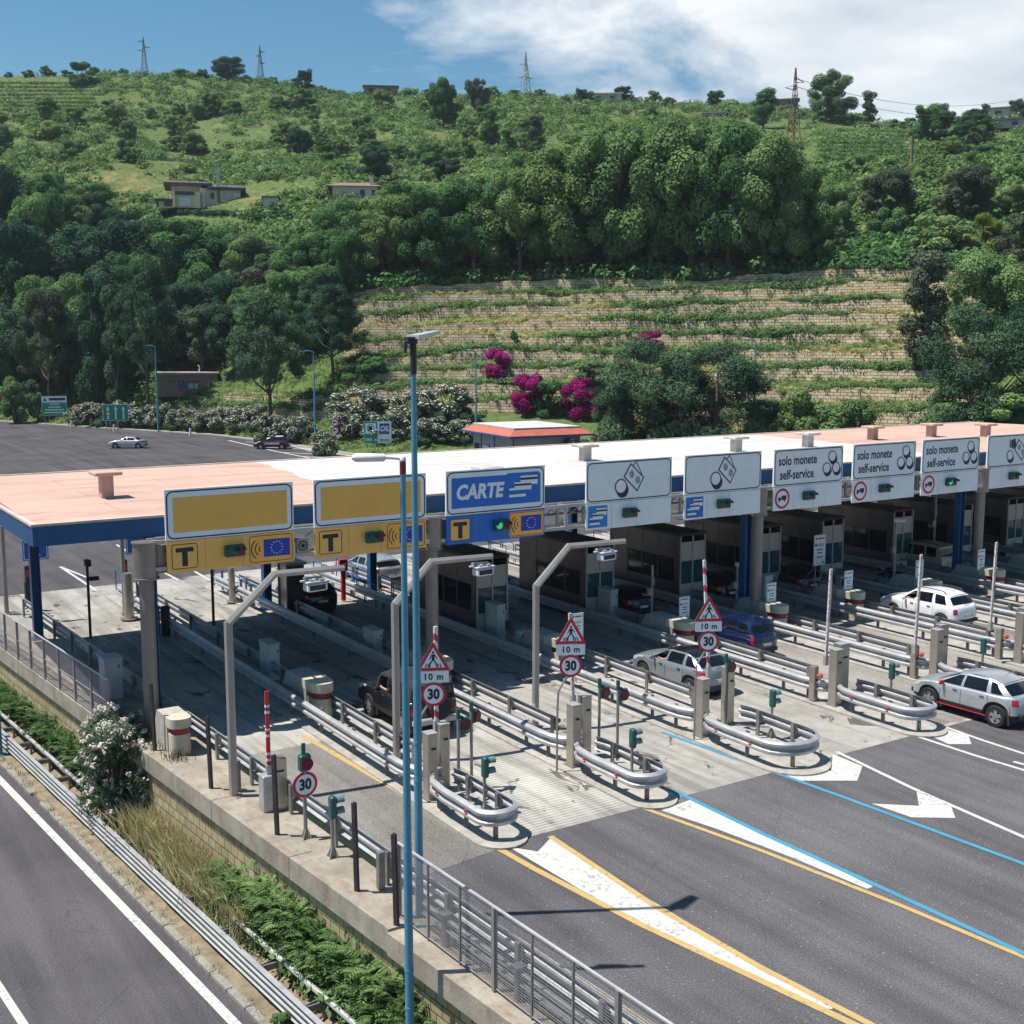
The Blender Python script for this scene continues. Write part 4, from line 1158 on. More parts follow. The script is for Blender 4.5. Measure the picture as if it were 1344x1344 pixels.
for i, (a, b) in enumerate(ISL):
    a2, b2 = a + .10, b - .10
    lp = [(a2, 58.5), (a2, 50), (a2, 42), (a2, 29.3), (a2 + .05, 28.8), (a2 + .2, 28.4), (a2 + .5, 28.22), (a2 + .75, 28.22)]
    guard_rail(lp, 'guard rail on the left edge of the island ' + _where[i], [(a2, y, -1, 0) for y in (57, 53.5, 50, 46.5, 43, 39.8, 37.2, 34.8, 32.4, 30.2, 29.0)])
    rp = [(b2 - .02, 29.9), (b2, 31), (b2, 42), (b2, 50), (b2, 58.5)]
    guard_rail(rp, 'guard rail on the right edge of the island ' + _where[i], [(b2, y, 1, 0) for y in (30.1, 32.6, 35.0, 37.6, 40.2, 43.5, 47, 50.5, 54, 57)])
    rad = (b2 - a2) / 2; cx = (a2 + b2) / 2
    loop = [(a2 + .28, 27.75), (a2 + .06, 27.35), (a2 - .02, 26.6), (a2, 25.6)]
    for k in range(0, 11):
        t = math.pi + math.pi * k / 10; loop.append((cx + rad * math.cos(t), 24.95 + rad * 0.85 * math.sin(t)))
    loop += [(b2, 25.6), (b2 + .02, 26.6), (b2, 27.5), (b2 - .1, 27.9)]
    lps = [(a2 + .02, 27.0, -1, 0), (a2, 25.7, -1, 0), (cx - rad * .4, 24.95 - rad * .75, -.4, -.9), (b2, 25.5, 1, 0), (b2, 27.0, 1, 0)]
    lp_ = guard_rail(loop, 'rounded rail loop ending the island ' + _where[i], lps, 'rounded guard rail loops')
    mb = MB()
    for (x, y) in ((a2 - .10, 26.9), (a2 - .10, 25.4)): mb.box((x - .02, y, .64), (.03, .10, .08), 0, bev=.01)
    mb.build('reflector', REDP, lp_, world=True)
lx = lambda y: 11.5 + .041 * (36.6 - y)
guard_rail([(lx(y), y) for y in (2, 8, 14, 20, 26, 32, 38, 44, 50, 58)], 'long guard rail along the left edge of the first lane, above the retaining wall', [(lx(y), y, 1, 0) for y in np.arange(3, 58, 2.6)])
# lower road barrier: a tall three-wave beam with a tube behind
def thrie(z0):
    f = [(0, 0), (.03, .01), (.13, .05), (.13, .10), (.0, .15), (.0, .18), (.13, .225), (.13, .275), (.0, .325), (.0, .355), (.13, .40), (.13, .45), (.03, .49), (0, .5)]
    return [(-o, z0 + z) for o, z in f] + [(-o + .012, z0 + z) for o, z in reversed(f)]
r = thing('motorway_barrier', 'three-wave steel motorway barrier with a tube rail behind it, beside the lower road', 'guard rail', (xb(30) - 1.0, 30, -2.9))
mb = MB(); yy = np.linspace(-12, 72, 40)
lowx = lambda y: xb(y) - 1.12
mb.sweep([(-o, z) for o, z in thrie(-2.72)], [(lowx(y), y) for y in yy]); mb.build('beam', plain('barrier_steel', (0.50, 0.51, 0.50), 0.4, 0.45, 0.12, 1.5, 0.1, 30, dirt=0.15), r, world=True, smooth=True, ang=50)
mb = MB(); mb.box((0, 0, 0), (0.001, .001, .001)); mb = MB()
rr = [[(lowx(y) - .02, y, -2.22) for y in yy], [(lowx(y) + .11, y, -2.20) for y in yy], [(lowx(y) + .11, y, -2.3) for y in yy]]
mb.grid(rr, flip=True); mb.build('top_plate', GALV, r, world=True)
mb = MB(); mb.tube([(lowx(y) + .60, y, -2.18) for y in yy], 0.07, 8); mb.build('tube_rail', plain('rail_tube', (0.42, 0.43, 0.40), 0.5, 0.3, 0.15, 2, dirt=0.25), r, world=True, smooth=True)
for y in np.arange(-10, 70, 2.25):
    mb = MB(); x = lowx(y)
    mb.box((x + .13, y, -2.62), (.06, .16, .85), 0); mb.box((x + .4, y, -2.36), (.50, .05, .16), 0); mb.box((x + .4, y + .14, -2.36), (.44, .02, .14), 0.2); mb.box((x + .60, y, -2.62), (.06, .14, .8), 0)
    mb.build('rail_post', GALV_D, r, world=True)
# ================================================================== CANOPY
CY0, CY1, CX0, CX1, CZ = 38.35, 53.6, 7.45, 72.8, 6.99
def roof_mat(name, base, stain, rust, ribs=0.0):
    m, nt, out = new_mat(name); k = NT(nt); p = k.pos()
    c = k.ramp(k.noise(p, 0.3, 5, 0.6), [(0.3, tuple(x * 0.9 for x in base)), (0.7, tuple(min(.9, x * 1.06) for x in base))])
    f = k.noise(k.mapping(p, (0.22, 0.9, 1)), 0.8, 7, 0.68, 0.4)
    c = k.mix(k.ramp(f, [(0.52, 0.0), (0.70, stain)]), c, rust)
    sp = k.noise(k.mapping(p, (0.9, 3.2, 1)), 2.2, 5, 0.7)
    c = k.mix(k.ramp(sp, [(0.655, 0.0), (0.70, min(1, stain * 1.5))]), c, (0.26, 0.17, 0.11))
    wv = k.n('ShaderNodeTexWave'); wv.bands_direction = 'X'; wv.inputs['Scale'].default_value = 0.9; wv.inputs['Distortion'].default_value = 0.1; k.l(p, wv.inputs['Vector'])
    c = k.mix(ribs, c, k.ramp(wv.outputs['Fac'], [(0.1, 0.55), (0.45, 1.0)]), 'MULTIPLY')
    f2 = k.noise(k.mapping(p, (0.5, 1.6, 1)), 1.7, 6, 0.7)
    c = k.mix(k.ramp(f2, [(0.60, 0.0), (0.72, stain)]), c, (0.30, 0.26, 0.22))
    br = k.n('ShaderNodeTexBrick'); br.inputs['Scale'].default_value = 1.0; br.inputs['Brick Width'].default_value = 7.0; br.inputs['Row Height'].default_value = 2.0; br.inputs['Mortar Size'].default_value = 0.022
    br.inputs['Color1'].default_value = (1, 1, 1, 1); br.inputs['Color2'].default_value = (1, 1, 1, 1); br.inputs['Mortar'].default_value = (0.4, 0.33, 0.28, 1); k.l(p, br.inputs['Vector'])
    c = k.mix(0.45, c, br.outputs['Color'], 'MULTIPLY')
    k.l(k.bsdf(c, 0.8, 0, None, 0.2), out.inputs[0]); return m
PINK = roof_mat('roof_pink', (0.54, 0.36, 0.295), 0.62, (0.33, 0.20, 0.12)); WHITER = roof_mat('roof_white', (0.60, 0.585, 0.57), 0.6, (0.45, 0.25, 0.16), 0.2)
canopy = thing('toll_canopy', 'long flat toll canopy with a blue edge and a pink and white roof', 'canopy', (CX0, CY0, 0))
mb = MB(); mb.box(((CX0 + CX1) / 2, (CY0 + CY1) / 2, CZ - .34), (CX1 - CX0 - .1, CY1 - CY0 - .1, .60)); mb.build('ceiling', plain('ceiling_dark', (0.05, 0.05, 0.055), 0.8), canopy, world=True)
for (a, b, nm, mt, ax, bx) in ((CX0 + .02, 18.3, 'pink_roof', PINK, CX0 + .02, 20.4), (18.3, 50.0, 'white_roof', WHITER, 20.4, 51.5), (50.0, CX1 - .02, 'pink_roof', PINK, 51.5, CX1 - .02)):
    mb = MB(); n = 24
    f = [(a + (ax - a) * t + (.12 * math.sin(t * 23) if a > 8 else 0), CY0 + .02 + (CY1 - CY0 - .04) * t, CZ + .004 + .10 * math.sin(math.pi * t)) for t in np.linspace(0, 1, n)]
    g_ = [(b + (bx - b) * t + (.12 * math.sin(t * 23) if b < 70 else 0), CY0 + .02 + (CY1 - CY0 - .04) * t, CZ + .004 + .10 * math.sin(math.pi * t)) for t in np.linspace(0, 1, n)]
    mb.grid([f, g_], flip=True); mb.build(nm, mt, canopy, world=True)
for nm, c, d in (('front', ((CX0 + CX1) / 2, CY0 - .03, CZ - .335), (CX1 - CX0 + .12, .06, .63)), ('back', ((CX0 + CX1) / 2, CY1 + .03, CZ - .335), (CX1 - CX0 + .12, .06, .63)),
                 ('l', (CX0 - .03, (CY0 + CY1) / 2, CZ - .335), (.06, CY1 - CY0 - .01, .63)), ('r', (CX1 + .03, (CY0 + CY1) / 2, CZ - .335), (.06, CY1 - CY0 - .01, .63))):
    mb = MB(); mb.box(c, d); mb.build('fascia', FASCIA, canopy, world=True)
mb = MB(); mb.sweep([(-.07, CZ - .03), (.1, CZ - .03), (.1, CZ + .045), (-.07, CZ + .045)], [(CX0, CY0), (CX1, CY0), (CX1, CY1), (CX0, CY1)], closed=True); mb.build('roof_lip', plain('lip_pink', (0.60, 0.47, 0.42), 0.7, 0, 0.2, 1.0, dirt=0.3), canopy, world=True)
for x, y in [(11.0, 38.75), (at_y(978, 740, 38.75)[0], 38.75), (at_y(1257, 720, 38.75)[0], 38.75), (66.6, 38.75), (10.2, 52.8), (20.5, 53.0), (26, 53.0), (38.2, 53.0), (52.3, 53.0), (66.6, 53.0)]:
    mb = MB()
    mb.box((x, y, CZ / 2 - .33), (.34, .08, CZ - .66 - .02)); mb.box((x - .16, y, CZ / 2 - .33), (.05, .36, CZ - .68)); mb.box((x + .16, y, CZ / 2 - .33), (.05, .36, CZ - .68)); mb.box((x, y, .1), (.55, .55, .04))
    mb.build('column', FASCIA, canopy, world=True)
mb = MB(); zt, zb = CZ - .68, CZ - 1.35
for yy_ in (39.6, 41.4):
    mb.tube([(20.5, yy_, zb), (CX1 - .5, yy_, zb)], .05, 6)
    x = 20.5
    while x < CX1 - 1.5:
        mb.tube([(x, yy_, zb), (x + .6, yy_, zt)], .022, 4); mb.tube([(x + .6, yy_, zt), (x + 1.2, yy_, zb)], .022, 4); x += 1.2
mb.build('ceiling_truss', GALV_D, canopy, world=True)
for u, v in ((140, 654), (640, 640), (768, 606), (966, 594), (1060, 588), (1145, 578), (1222, 574), (1293, 574)):
    p = at(u, v, CZ + .06); mb = MB(); h = 0.75 if u > 200 else .9
    mb.box((p[0], p[1], CZ + h / 2), (.42, .42, h)); mb.box((p[0], p[1], CZ + h + .06), (.95, .95, .13), bev=.03)
    mb.build('roof_vent', PINK if (u < 200 or u > 1130) else plain('vent_concrete', (0.50, 0.47, 0.43), 0.85, 0, 0.2, 2, dirt=.4), canopy, world=True)
# ================================================================== SIGN GANTRY
GY = 37.78
gantry = thing('sign_gantry', 'grey gantry on round columns carrying the row of lane signs along the canopy', 'gantry', (10.7, GY, 0))
for x in (10.62, 20.93, at_y(993, 750, 37.78)[0], at_y(1283, 720, 37.78)[0], 67.0):
    mb = MB(); mb.lathe([(.235, 0.0), (.235, 5.25)], (x, GY, 0.0), 20); mb.lathe([(0, .05), (.45, .05), (.45, .0)], (x, GY, .06), 16); mb.build('column', plain('column_brown', (0.27, 0.225, 0.20), 0.5, .3, .12, 1.5, dirt=.2), gantry, world=True, smooth=True)
    mb = MB(); mb.lathe([(.235, 5.1), (.42, 5.1), (.42, 5.15), (.38, 5.16), (.38, 6.24), (.42, 6.25), (.42, 6.30), (.0, 6.33)], (x, GY, 0), 24); mb.box((x + .50, GY + .1, 5.70), (.4, .45, .9)); mb.build('collar', plain('collar_steel', (0.30, 0.26, 0.24), 0.4, 0.6, .12, 2, dirt=.2), gantry, world=True, smooth=True)
mb = MB()
for z in (5.42, 6.28):
    for y in (GY - .25, GY + .3): mb.box(((10.7 + 69) / 2, y, z), (58.2, .1, .12))
x = 11.7
while x < 69:
    mb.box((x, GY - .25, 5.85), (.09, .09, .74)); mb.box((x, GY + .3, 5.85), (.09, .09, .74)); mb.box((x, GY + .02, 6.28), (.07, .45, .07)); mb.box((x, GY + .02, 5.42), (.07, .45, .07))
    mb.tube([(x, GY + .3, 5.45), (x + 1.2, GY + .3, 6.25)], .03, 5); x += 1.25
mb.build('truss', GALV, gantry, world=True)
# ================================================================== TOLL BOOTHS
PANEL = None
def booth_panel():
    m, nt, out = new_mat('booth_cladding'); k = NT(nt); p = k.objc()
    c = k.ramp(k.noise(p, 0.8, 4), [(0.3, (0.125, 0.10, 0.098)), (0.7, (0.17, 0.138, 0.132))])
    k.l(k.bsdf(c, 0.38, 0.45), out.inputs[0]); return m
CLAD = booth_panel()
BEIGE = plain('booth_front', (0.48, 0.45, 0.41), 0.5, 0.15, 0.08, 1.5, dirt=.15)
GLASSB = glass_mat('booth_glass', (0.02, 0.11, 0.13), 0.3)
GLASSD = glass_mat('booth_glass_dark', (0.012, 0.02, 0.03), 0.12)
def make_booth(root, w=1.55, d=5.4, h=3.35):
    mb = MB(); t = .06
    # side and back walls, open window bays with frames
    for sx in (-1, 1):
        x = sx * w / 2
        segs = [(0.0, .35, 0), (.35, 1.55, 1), (1.55, 1.62, 0), (1.62, 2.75, 1), (2.75, 2.82, 0), (2.82, 3.9, 1), (3.9, d, 0)]
        for a, b, win in segs:
            if win: mb.box((x, (a + b) / 2, .55), (t, b - a, 1.1)); mb.box((x, (a + b) / 2, (2.25 + h) / 2), (t, b - a, h - 2.25))
            else: mb.box((x, (a + b) / 2, h / 2), (t, b - a, h))
        for y in (.35, 1.58, 2.78, 3.95): mb.box((x + sx * .035, y, h / 2), (.012, .03, h - .04))
        mb.box((x + sx * .035, d / 2, 2.42), (.012, d - .02, .03))
    mb.box((0, d - .03, h / 2), (w - t - .01, t, h)); mb.build('shell', CLAD, root)
    for sx in (-1, 1):
        x = sx * w / 2
        for a, b in ((.36, 1.54), (1.63, 2.74), (2.83, 3.89)): mb = MB(); mb.box((x - sx * .005, (a + b) / 2, 1.675), (.02, b - a, 1.14)); mb.build('side_window', GLASSD, root)
    mb = MB(); mb.box((0, d / 2, h + .06), (w + .14, d + .14, .12)); mb.build('roof', DARKM, root)
    mb = MB()   # front: upper panels, mullion, sill panel
    mb.box((-w / 4, 0, 2.62), (w / 2 - .05, .05, .86)); mb.box((w / 4, 0, 2.62), (w / 2 - .05, .05, .86)); mb.box((0, 0, .5), (w - .08, .05, 1.0))
    for x in (-w / 2 + .02, 0, w / 2 - .02): mb.box((x, -.03, h / 2), (.06, .06, h))
    mb.box((0, -.03, 2.17), (w - .1, .055, .05)); mb.box((0, -.03, 1.02), (w - .1, .055, .05)); mb.build('front', BEIGE, root)
    mb = MB(); mb.box((0, .01, 1.6), (w - .1, .02, 1.1)); mb.build('front_window', GLASSB, root)
    mb = MB(); mb.box((0, .9, .98), (w - .2, .7, .05)); mb.box((.25, 1.0, 1.25), (.4, .3, .45)); mb.box((-.3, 1.9, .9), (.5, .5, .9)); mb.build('desk', plain('booth_desk', (0.34, 0.36, 0.34), 0.6), root)
    mb = MB(); zz_ = h + .12
    for y in (.1, 1.5, 3.0, 4.4):
        for x in (-w / 2, w / 2): mb.tube([(x, y, zz_), (x, y, zz_ + .35)], .018, 5)
    for x in (-w / 2, w / 2): mb.tube([(x, .1, zz_ + .35), (x, 4.4, zz_ + .35)], .018, 5)
    mb.build('roof_railing', DARKM, root)
booth0 = None
bxs = [25.85, 31.65, 37.25, 42.1, 46.75, 52.35, 57.2, 62.2, 67.2]
blab = ['beige fronted toll booth behind the CARTE lane, with a pale cabinet before its window', 'toll booth under the first banknote sign', 'toll booth under the second banknote sign', 'toll booth partly hidden by the brown gantry column', 'toll booth under the second solo monete sign', 'toll booth under the third solo monete sign, beside the right hand blue column', 'toll booth under the sign cut by the right edge', 'distant toll booth at the right edge, second from the end', 'last toll booth at the right end of the row']
for i, x in enumerate(bxs):
    if booth0 is None:
        booth0 = thing('toll_booth', blab[0], 'toll booth', (x + .78, 42.8, .075), 0, 'toll booths under the canopy'); make_booth(booth0)
    else: copy_tree(booth0, (x + .78, 42.8 + .1 * (i % 3), .075), 0, blab[i])
# ================================================================== SIGNS
SG_WHITE = plain('sign_white', (0.82, 0.85, 0.88), 0.5, 0, 0.05, 1.2, dirt=0.08)
SG_YEL = plain('sign_yellow', S(252, 190, 98), 0.5, 0, 0.05, 1.0, dirt=0.06)
SG_ORG = plain('sign_amber', S(255, 182, 84), 0.5, 0, 0.04, 1.0)
SG_BLUE = plain('sign_blue', S(26, 108, 200), 0.5, 0, 0.06, 1.0)
SG_EU = plain('flag_blue', S(30, 62, 168), 0.5, 0, 0.03, 1.0)
SG_CYAN = plain('card_blue', S(30, 130, 205), 0.5, 0, 0.05, 1.0)
SG_INK = plain('sign_ink', (0.014, 0.014, 0.03), 0.5, 0, 0.1, 1.0)
SG_RED = plain('sign_red', S(205, 32, 60), 0.5, 0, 0.06, 1.0)
SG_GRN = plain('sign_green', S(10, 138, 108), 0.5, 0, 0.05, 1.0)
SG_BACK = plain('sign_back', (0.30, 0.30, 0.30), 0.5, 0.5, 0.1, 1.0)
TL_BODY = plain('signal_green', (0.018, 0.10, 0.085), 0.45, 0, 0.15, 3)
TL_RED = plain('lens_red', (0.16, 0.008, 0.03), 0.2); TL_GRN = plain('lens_green', (0.01, 0.12, 0.09), 0.2)
TL_ON = emit('lens_green_lit', (0.1, 0.9, 0.5), 0.4)
class Decal:
    """flat sign artwork in x,z facing -y, each layer a few millimetres proud of the one below"""
    def __init__(s): s.mb = MB(); s.mats = []
    def mi(s, m):
        if m not in s.mats: s.mats.append(m)
        return s.mats.index(m)
    def poly(s, pts, m, layer=1): s.mb.add([(x, -0.004 * layer, z) for x, z in pts], [tuple(range(len(pts)))], s.mi(m)); return s
    def rect(s, x0, z0, x1, z1, m, layer=1): return s.poly([(x0, z0), (x1, z0), (x1, z1), (x0, z1)], m, layer)
    def rring(s, x0, z0, x1, z1, r, t, m, layer=1):
        a = rrect(x0, z0, x1, z1, r); b = rrect(x0 + t, z0 + t, x1 - t, z1 - t, max(.005, r - t)); n = len(a)
        s.mb.add([(x, -0.004 * layer, z) for x, z in a] + [(x, -0.004 * layer, z) for x, z in b], [(i, (i + 1) % n, n + (i + 1) % n, n + i) for i in range(n)], s.mi(m)); return s
    def rrect(s, x0, z0, x1, z1, r, m, layer=1): return s.poly(rrect(x0, z0, x1, z1, r), m, layer)
    def disc(s, x, z, r, m, layer=1, n=24, sx=1.0): return s.poly([(x + r * sx * math.cos(2 * math.pi * i / n), z + r * math.sin(2 * math.pi * i / n)) for i in range(n)], m, layer)
    def ring(s, x, z, r, t, m, layer=1, n=28, a0=0.0, a1=2 * math.pi, sx=1.0):
        vs = []; 
        for rr in (r, r - t):
            for i in range(n + 1):
                a = a0 + (a1 - a0) * i / n; vs.append((x + rr * sx * math.cos(a), -0.004 * layer, z + rr * math.sin(a)))
        s.mb.add(vs, [(i, i + 1, n + 2 + i, n + 1 + i) for i in range(n)], s.mi(m)); return s
    def stroke(s, pts, w, m, layer=1, closed=False):
        P = [Vector(p) for p in pts]; n = len(P)
        for i in range(n if closed else n - 1):
            a, b = P[i], P[(i + 1) % n]; d = (b - a); 
            if d.length < 1e-6: continue
            d.normalize(); q = Vector((-d.y, d.x)) * w / 2; a2 = a - d * w * .4; b2 = b + d * w * .4
            s.poly([tuple(a2 - q), tuple(b2 - q), tuple(b2 + q), tuple(a2 + q)], m, layer)
        return s
    def text(s, body, x, z, size, m, layer=1, **kw):
        vs, fs = text_polys(body, size, **kw); s.mb.add([(x + a, -0.004 * layer, z + b) for a, b in vs], fs, s.mi(m)); return s
    def build(s, name, parent, loc=(0, 0, 0), rz=0.0):
        o = s.mb.build(name, s.mats, parent); o.location = loc; o.rotation_euler = (0, 0, rz); return o
def rrect(x0, z0, x1, z1, r, n=5):
    out = []
    for cx, cz, a in ((x1 - r, z0 + r, -math.pi / 2), (x1 - r, z1 - r, 0), (x0 + r, z1 - r, math.pi / 2), (x0 + r, z0 + r, math.pi)):
        for k in range(n + 1): t = a + math.pi / 2 * k / n; out.append((cx + r * math.cos(t), cz + r * math.sin(t)))
    return out
SW = 4.30
def coin(d, x, z, r):
    """a thick coin tipped towards the viewer: dark rim below the pale face"""
    ox, oz = r * .30, -r * .52
    d.disc(x + ox, z + oz, r, SG_INK, 2); d.poly([(x - r * .86, z - r * .5), (x + ox - r * .86, z + oz - r * .5), (x + ox + r * .86, z + oz + r * .5), (x + r * .86, z + r * .5)], SG_INK, 3)
    d.disc(x, z, r, SG_INK, 4); d.disc(x, z, r * .84, SG_WHITE, 5)
def note(d, cx, cz, s=1.0, second=True):
    c = [(-.37, .12), (-.02, .66), (.68, .04), (.34, -.52)]; c = [(cx + x * s, cz + z * s) for x, z in c]
    if second:
        d.stroke([(cx + .10 * s, cz + .58 * s), (cx + .28 * s, cz + .74 * s), (cx + .60 * s, cz + .16 * s)], .035, SG_INK, 2)
    d.poly(c, SG_WHITE, 3); d.stroke(c, .05, SG_INK, 4, True)
    for x, z in ((.03, .22), (.36, -.06)):
        d.ring(cx + x * s, cz + z * s, .17 * s, .03, SG_INK, 4, 16, sx=.75); d.ring(cx + x * s, cz + z * s, .10 * s, .05, SG_INK, 4, 14, sx=.75)
def vialogo(d, x0, z0, w, h, bg):
    """stepped card emblem: three pale cards climbing to the right, dark stripe on the upper two, wordmark on the lowest"""
    d.rect(x0, z0, x0 + w, z0 + h, bg, 2)
    def r(a, b, c, e, m, L): d.rect(x0 + w * a, z0 + h * b, x0 + w * c, z0 + h * e, m, L)
    r(.42, .56, .96, .88, SG_WHITE, 3); r(.42, .73, .96, .81, SG_INK, 4)
    r(.22, .38, .76, .66, SG_WHITE, 5); r(.22, .53, .76, .60, SG_INK, 6)
    r(.06, .14, .58, .46, SG_WHITE, 7); r(.06, .235, .58, .38, bg, 8)
    d.text('VIACARD', x0 + w * .32, z0 + h * .305, h * .15, SG_CYAN if bg is not SG_CYAN else SG_EU, 9, bold=.004, xs=.8)
def lane_sign(x, kind, label, lit=None):
    z0, zm, z1 = 5.25, 6.29, 7.93; y = 37.42; cx = x + SW / 2
    r = thing('lane_sign', label, 'sign', (cx, y, z0), 0, 'lane signs along the gantry')
    W = SW / 2
    mb = MB(); mb.box((0, .035, (z1 + zm) / 2 - z0 + .005), (SW, .07, z1 - zm - .01)); mb.build('upper_panel', SG_WHITE, r)
    low = {'tele': SG_YEL, 'carte': SG_BLUE}.get(kind, SG_WHITE)
    mb = MB(); mb.box((0, .03, (zm - z0) / 2 - .005), (SW - .02, .06, zm - z0 - .01)); mb.build('lower_panel', low, r)
    mb = MB()
    for bx in (-1.3, 1.3): mb.box((bx, .18, 1.35), (.1, .22, 2.3))
    mb.build('bracket', GALV, r)
    d = Decal(); a, b = zm - z0 + .01, z1 - z0
    d.rring(-W + .04, a + .04, W - .04, b - .05, .22, .045, SG_INK, 1)
    if kind == 'tele': d.rect(-W + .25, a + .24, W - .22, b - .26, plain('sign_ochre', S(240, 182, 88), 0.55, 0, .05, .8), 1)
    if kind == 'carte':
        d.rect(-W + .23, a + .25, W - .2, b - .27, SG_BLUE, 1)
        d.text('CARTE', -.75, a + .80, .74, SG_WHITE, 2, bold=.03, shear=.18, xs=.88)
        vialogo(d, .45, a + .36, 1.42, 1.05, SG_BLUE)
    if kind in ('cash', 'cash2'): note(d, .05, a + .84, .92); coin(d, -.46, a + .58, .30)
    if kind == 'hand':
        note(d, 0.35, a + .74, .9, False); coin(d, -.35, a + .56, .26)
        d.poly([(-.28, a + 1.32), (.02, a + 1.40), (.12, a + 1.10), (.02, a + .82), (-.06, a + .98), (-.14, a + .86), (-.2, a + 1.0), (-.28, a + .92)], SG_INK, 5); d.rect(-.40, a + .95, -.34, a + 1.36, SG_INK, 5)
    if kind == 'coins':
        d.text('solo monete', -.70, a + 1.10, .58, SG_INK, 1, bold=.014, xs=.80); d.text('self-service', -.74, a + .48, .58, SG_INK, 1, bold=.014, xs=.80)
        coin(d, 1.44, a + 1.18, .25); coin(d, 1.10, a + .66, .25); coin(d, 1.70, a + .66, .25)
    d.build('upper_artwork', r)
    d = Decal(); h = zm - z0
    if kind in ('tele', 'carte'):
        d.rrect(-W + .16, .12, -W + 1.0, h - .12, .08, SG_YEL, 1); d.rring(-W + .16, .12, -W + 1.0, h - .12, .08, .022, SG_INK, 2)
        d.rect(-W + .29, h - .38, -W + .87, h - .24, SG_INK, 2); d.rect(-W + .49, .2, -W + .67, h - .38, SG_INK, 2)
        d.build('letter_plate', r); d = Decal()
        d.rrect(W - 1.6, .05, W - .04, h - .05, .10, SG_ORG, 1); d.rring(W - 1.57, .075, W - .065, h - .075, .09, .022, plain('sign_brown', (.16, .03, .02), .5), 2)
        d.rect(W - 1.08, .24, W - .16, h - .22, SG_EU, 2)
        for k in range(12): t = k * math.pi / 6; d.disc(W - .62 + .20 * math.cos(t), h / 2 + .01 + .20 * math.sin(t), .022, SG_WHITE, 3, 6)
        for k, rr in enumerate((.14, .27, .40)): d.ring(W - 1.12, h / 2, rr, .04, plain('sign_brown', (.16, .03, .02), .5), 2, 14, math.pi * .72, math.pi * 1.28)
    elif kind in ('cash', 'cash2'):
        vialogo(d, -W + .1, .08, .94, h - .18, SG_CYAN if kind == 'cash' else SG_BLUE)
    elif kind == 'coins':
        d.disc(-W + .55, h / 2, .45, SG_RED, 1, 28); d.disc(-W + .55, h / 2, .34, SG_WHITE, 2, 28)
        d.rect(-W + .5, h / 2 - .06, -W + .8, h / 2 + .13, SG_INK, 3); d.rect(-W + .30, h / 2 - .06, -W + .48, h / 2 + .06, SG_INK, 3)
        for q in (.36, .68): d.disc(-W + q, h / 2 - .09, .05, SG_INK, 3, 10)
    if kind != 'hand': d.build({'tele': 'flag_plate', 'carte': 'flag_plate', 'coins': 'no_lorries_emblem'}.get(kind, 'card_emblem'), r)
    for q in (-.9, .35): d = Decal(); d.rect(q, .02, q + .012, h - .02, SG_BACK, 1); d.build('panel_seam', r)
    tx = {'tele': .05, 'carte': .16}.get(kind, -.05)
    tl = MB(); tl.box((tx, -.10, h / 2 + .05), (.66, .2, .38), bev=.03); s_ = tl.build('lane_signal', TL_BODY, r)
    mb = MB(); mb.cyl((tx - .16, -.2, h / 2 + .05), (tx - .16, -.215, h / 2 + .05), .13, n=18); mb.build('green_lens', TL_ON if lit else TL_GRN, s_)
    mb = MB(); mb.cyl((tx + .17, -.2, h / 2 + .05), (tx + .17, -.215, h / 2 + .05), .13, n=18); mb.build('red_lens', TL_RED, s_)
    mb = MB()
    for q in (-.16, .17):
        rows_ = []
        for yy_ in (-.2, -.36): rows_.append([(tx + q + .15 * math.cos(t), yy_, h / 2 + .05 + .15 * math.sin(t)) for t in np.linspace(.1, math.pi - .1, 10)])
        mb.grid(rows_)
    mb.build('visor', TL_BODY, s_)
    return r
for x, k, lab, lit in ((11.19, 'tele', 'plain yellow sign board over the first lane, with T and EU flag panels', None), (16.23, 'tele', 'second plain yellow sign board, behind the two tall blue lamp posts', None),
    (21.35, 'carte', 'blue lane sign reading CARTE, with T and EU flag panels below', 1), (27.6, 'cash', 'white lane sign with banknotes, a coin and a light blue card emblem', None), (32.6, 'cash2', 'white lane sign with banknotes, a coin and a dark blue card emblem', None),
    (37.66, 'coins', 'first from the left of three white solo monete self-service signs', None), (42.63, 'coins', 'middle one of the three white solo monete self-service signs', None), (47.42, 'coins', 'last on the right of three white solo monete self-service signs', 1),
    (52.37, 'hand', 'white lane sign with a hand holding a note, cut by the right edge', None)): lane_sign(x, k, lab, lit)
# loudspeaker box between the two yellow signs
r = thing('speaker_box', 'small grey box with a round grille between the two yellow signs', 'box', (15.78, 37.5, 5.55))
mb = MB(); mb.box((0, 0, 0.2), (.42, .25, .52), bev=.02); mb.build('housing', GREYP, r)
mb = MB(); mb.tube([(.15 * math.cos(t), -.13, .2 + .15 * math.sin(t)) for t in np.linspace(0, 2 * math.pi, 16)[:-1]], .02, 5, closed=True); mb.cyl((0, -.125, .2), (0, -.14, .2), .07, n=12); mb.build('grille', BLACKP, r)

# ================================================================== FURNITURE OF THE ISLANDS
def base_at(u, v, z=0.075): return at(u, v, z)
def on(ax, ay): return (ax, ay, 0.075)
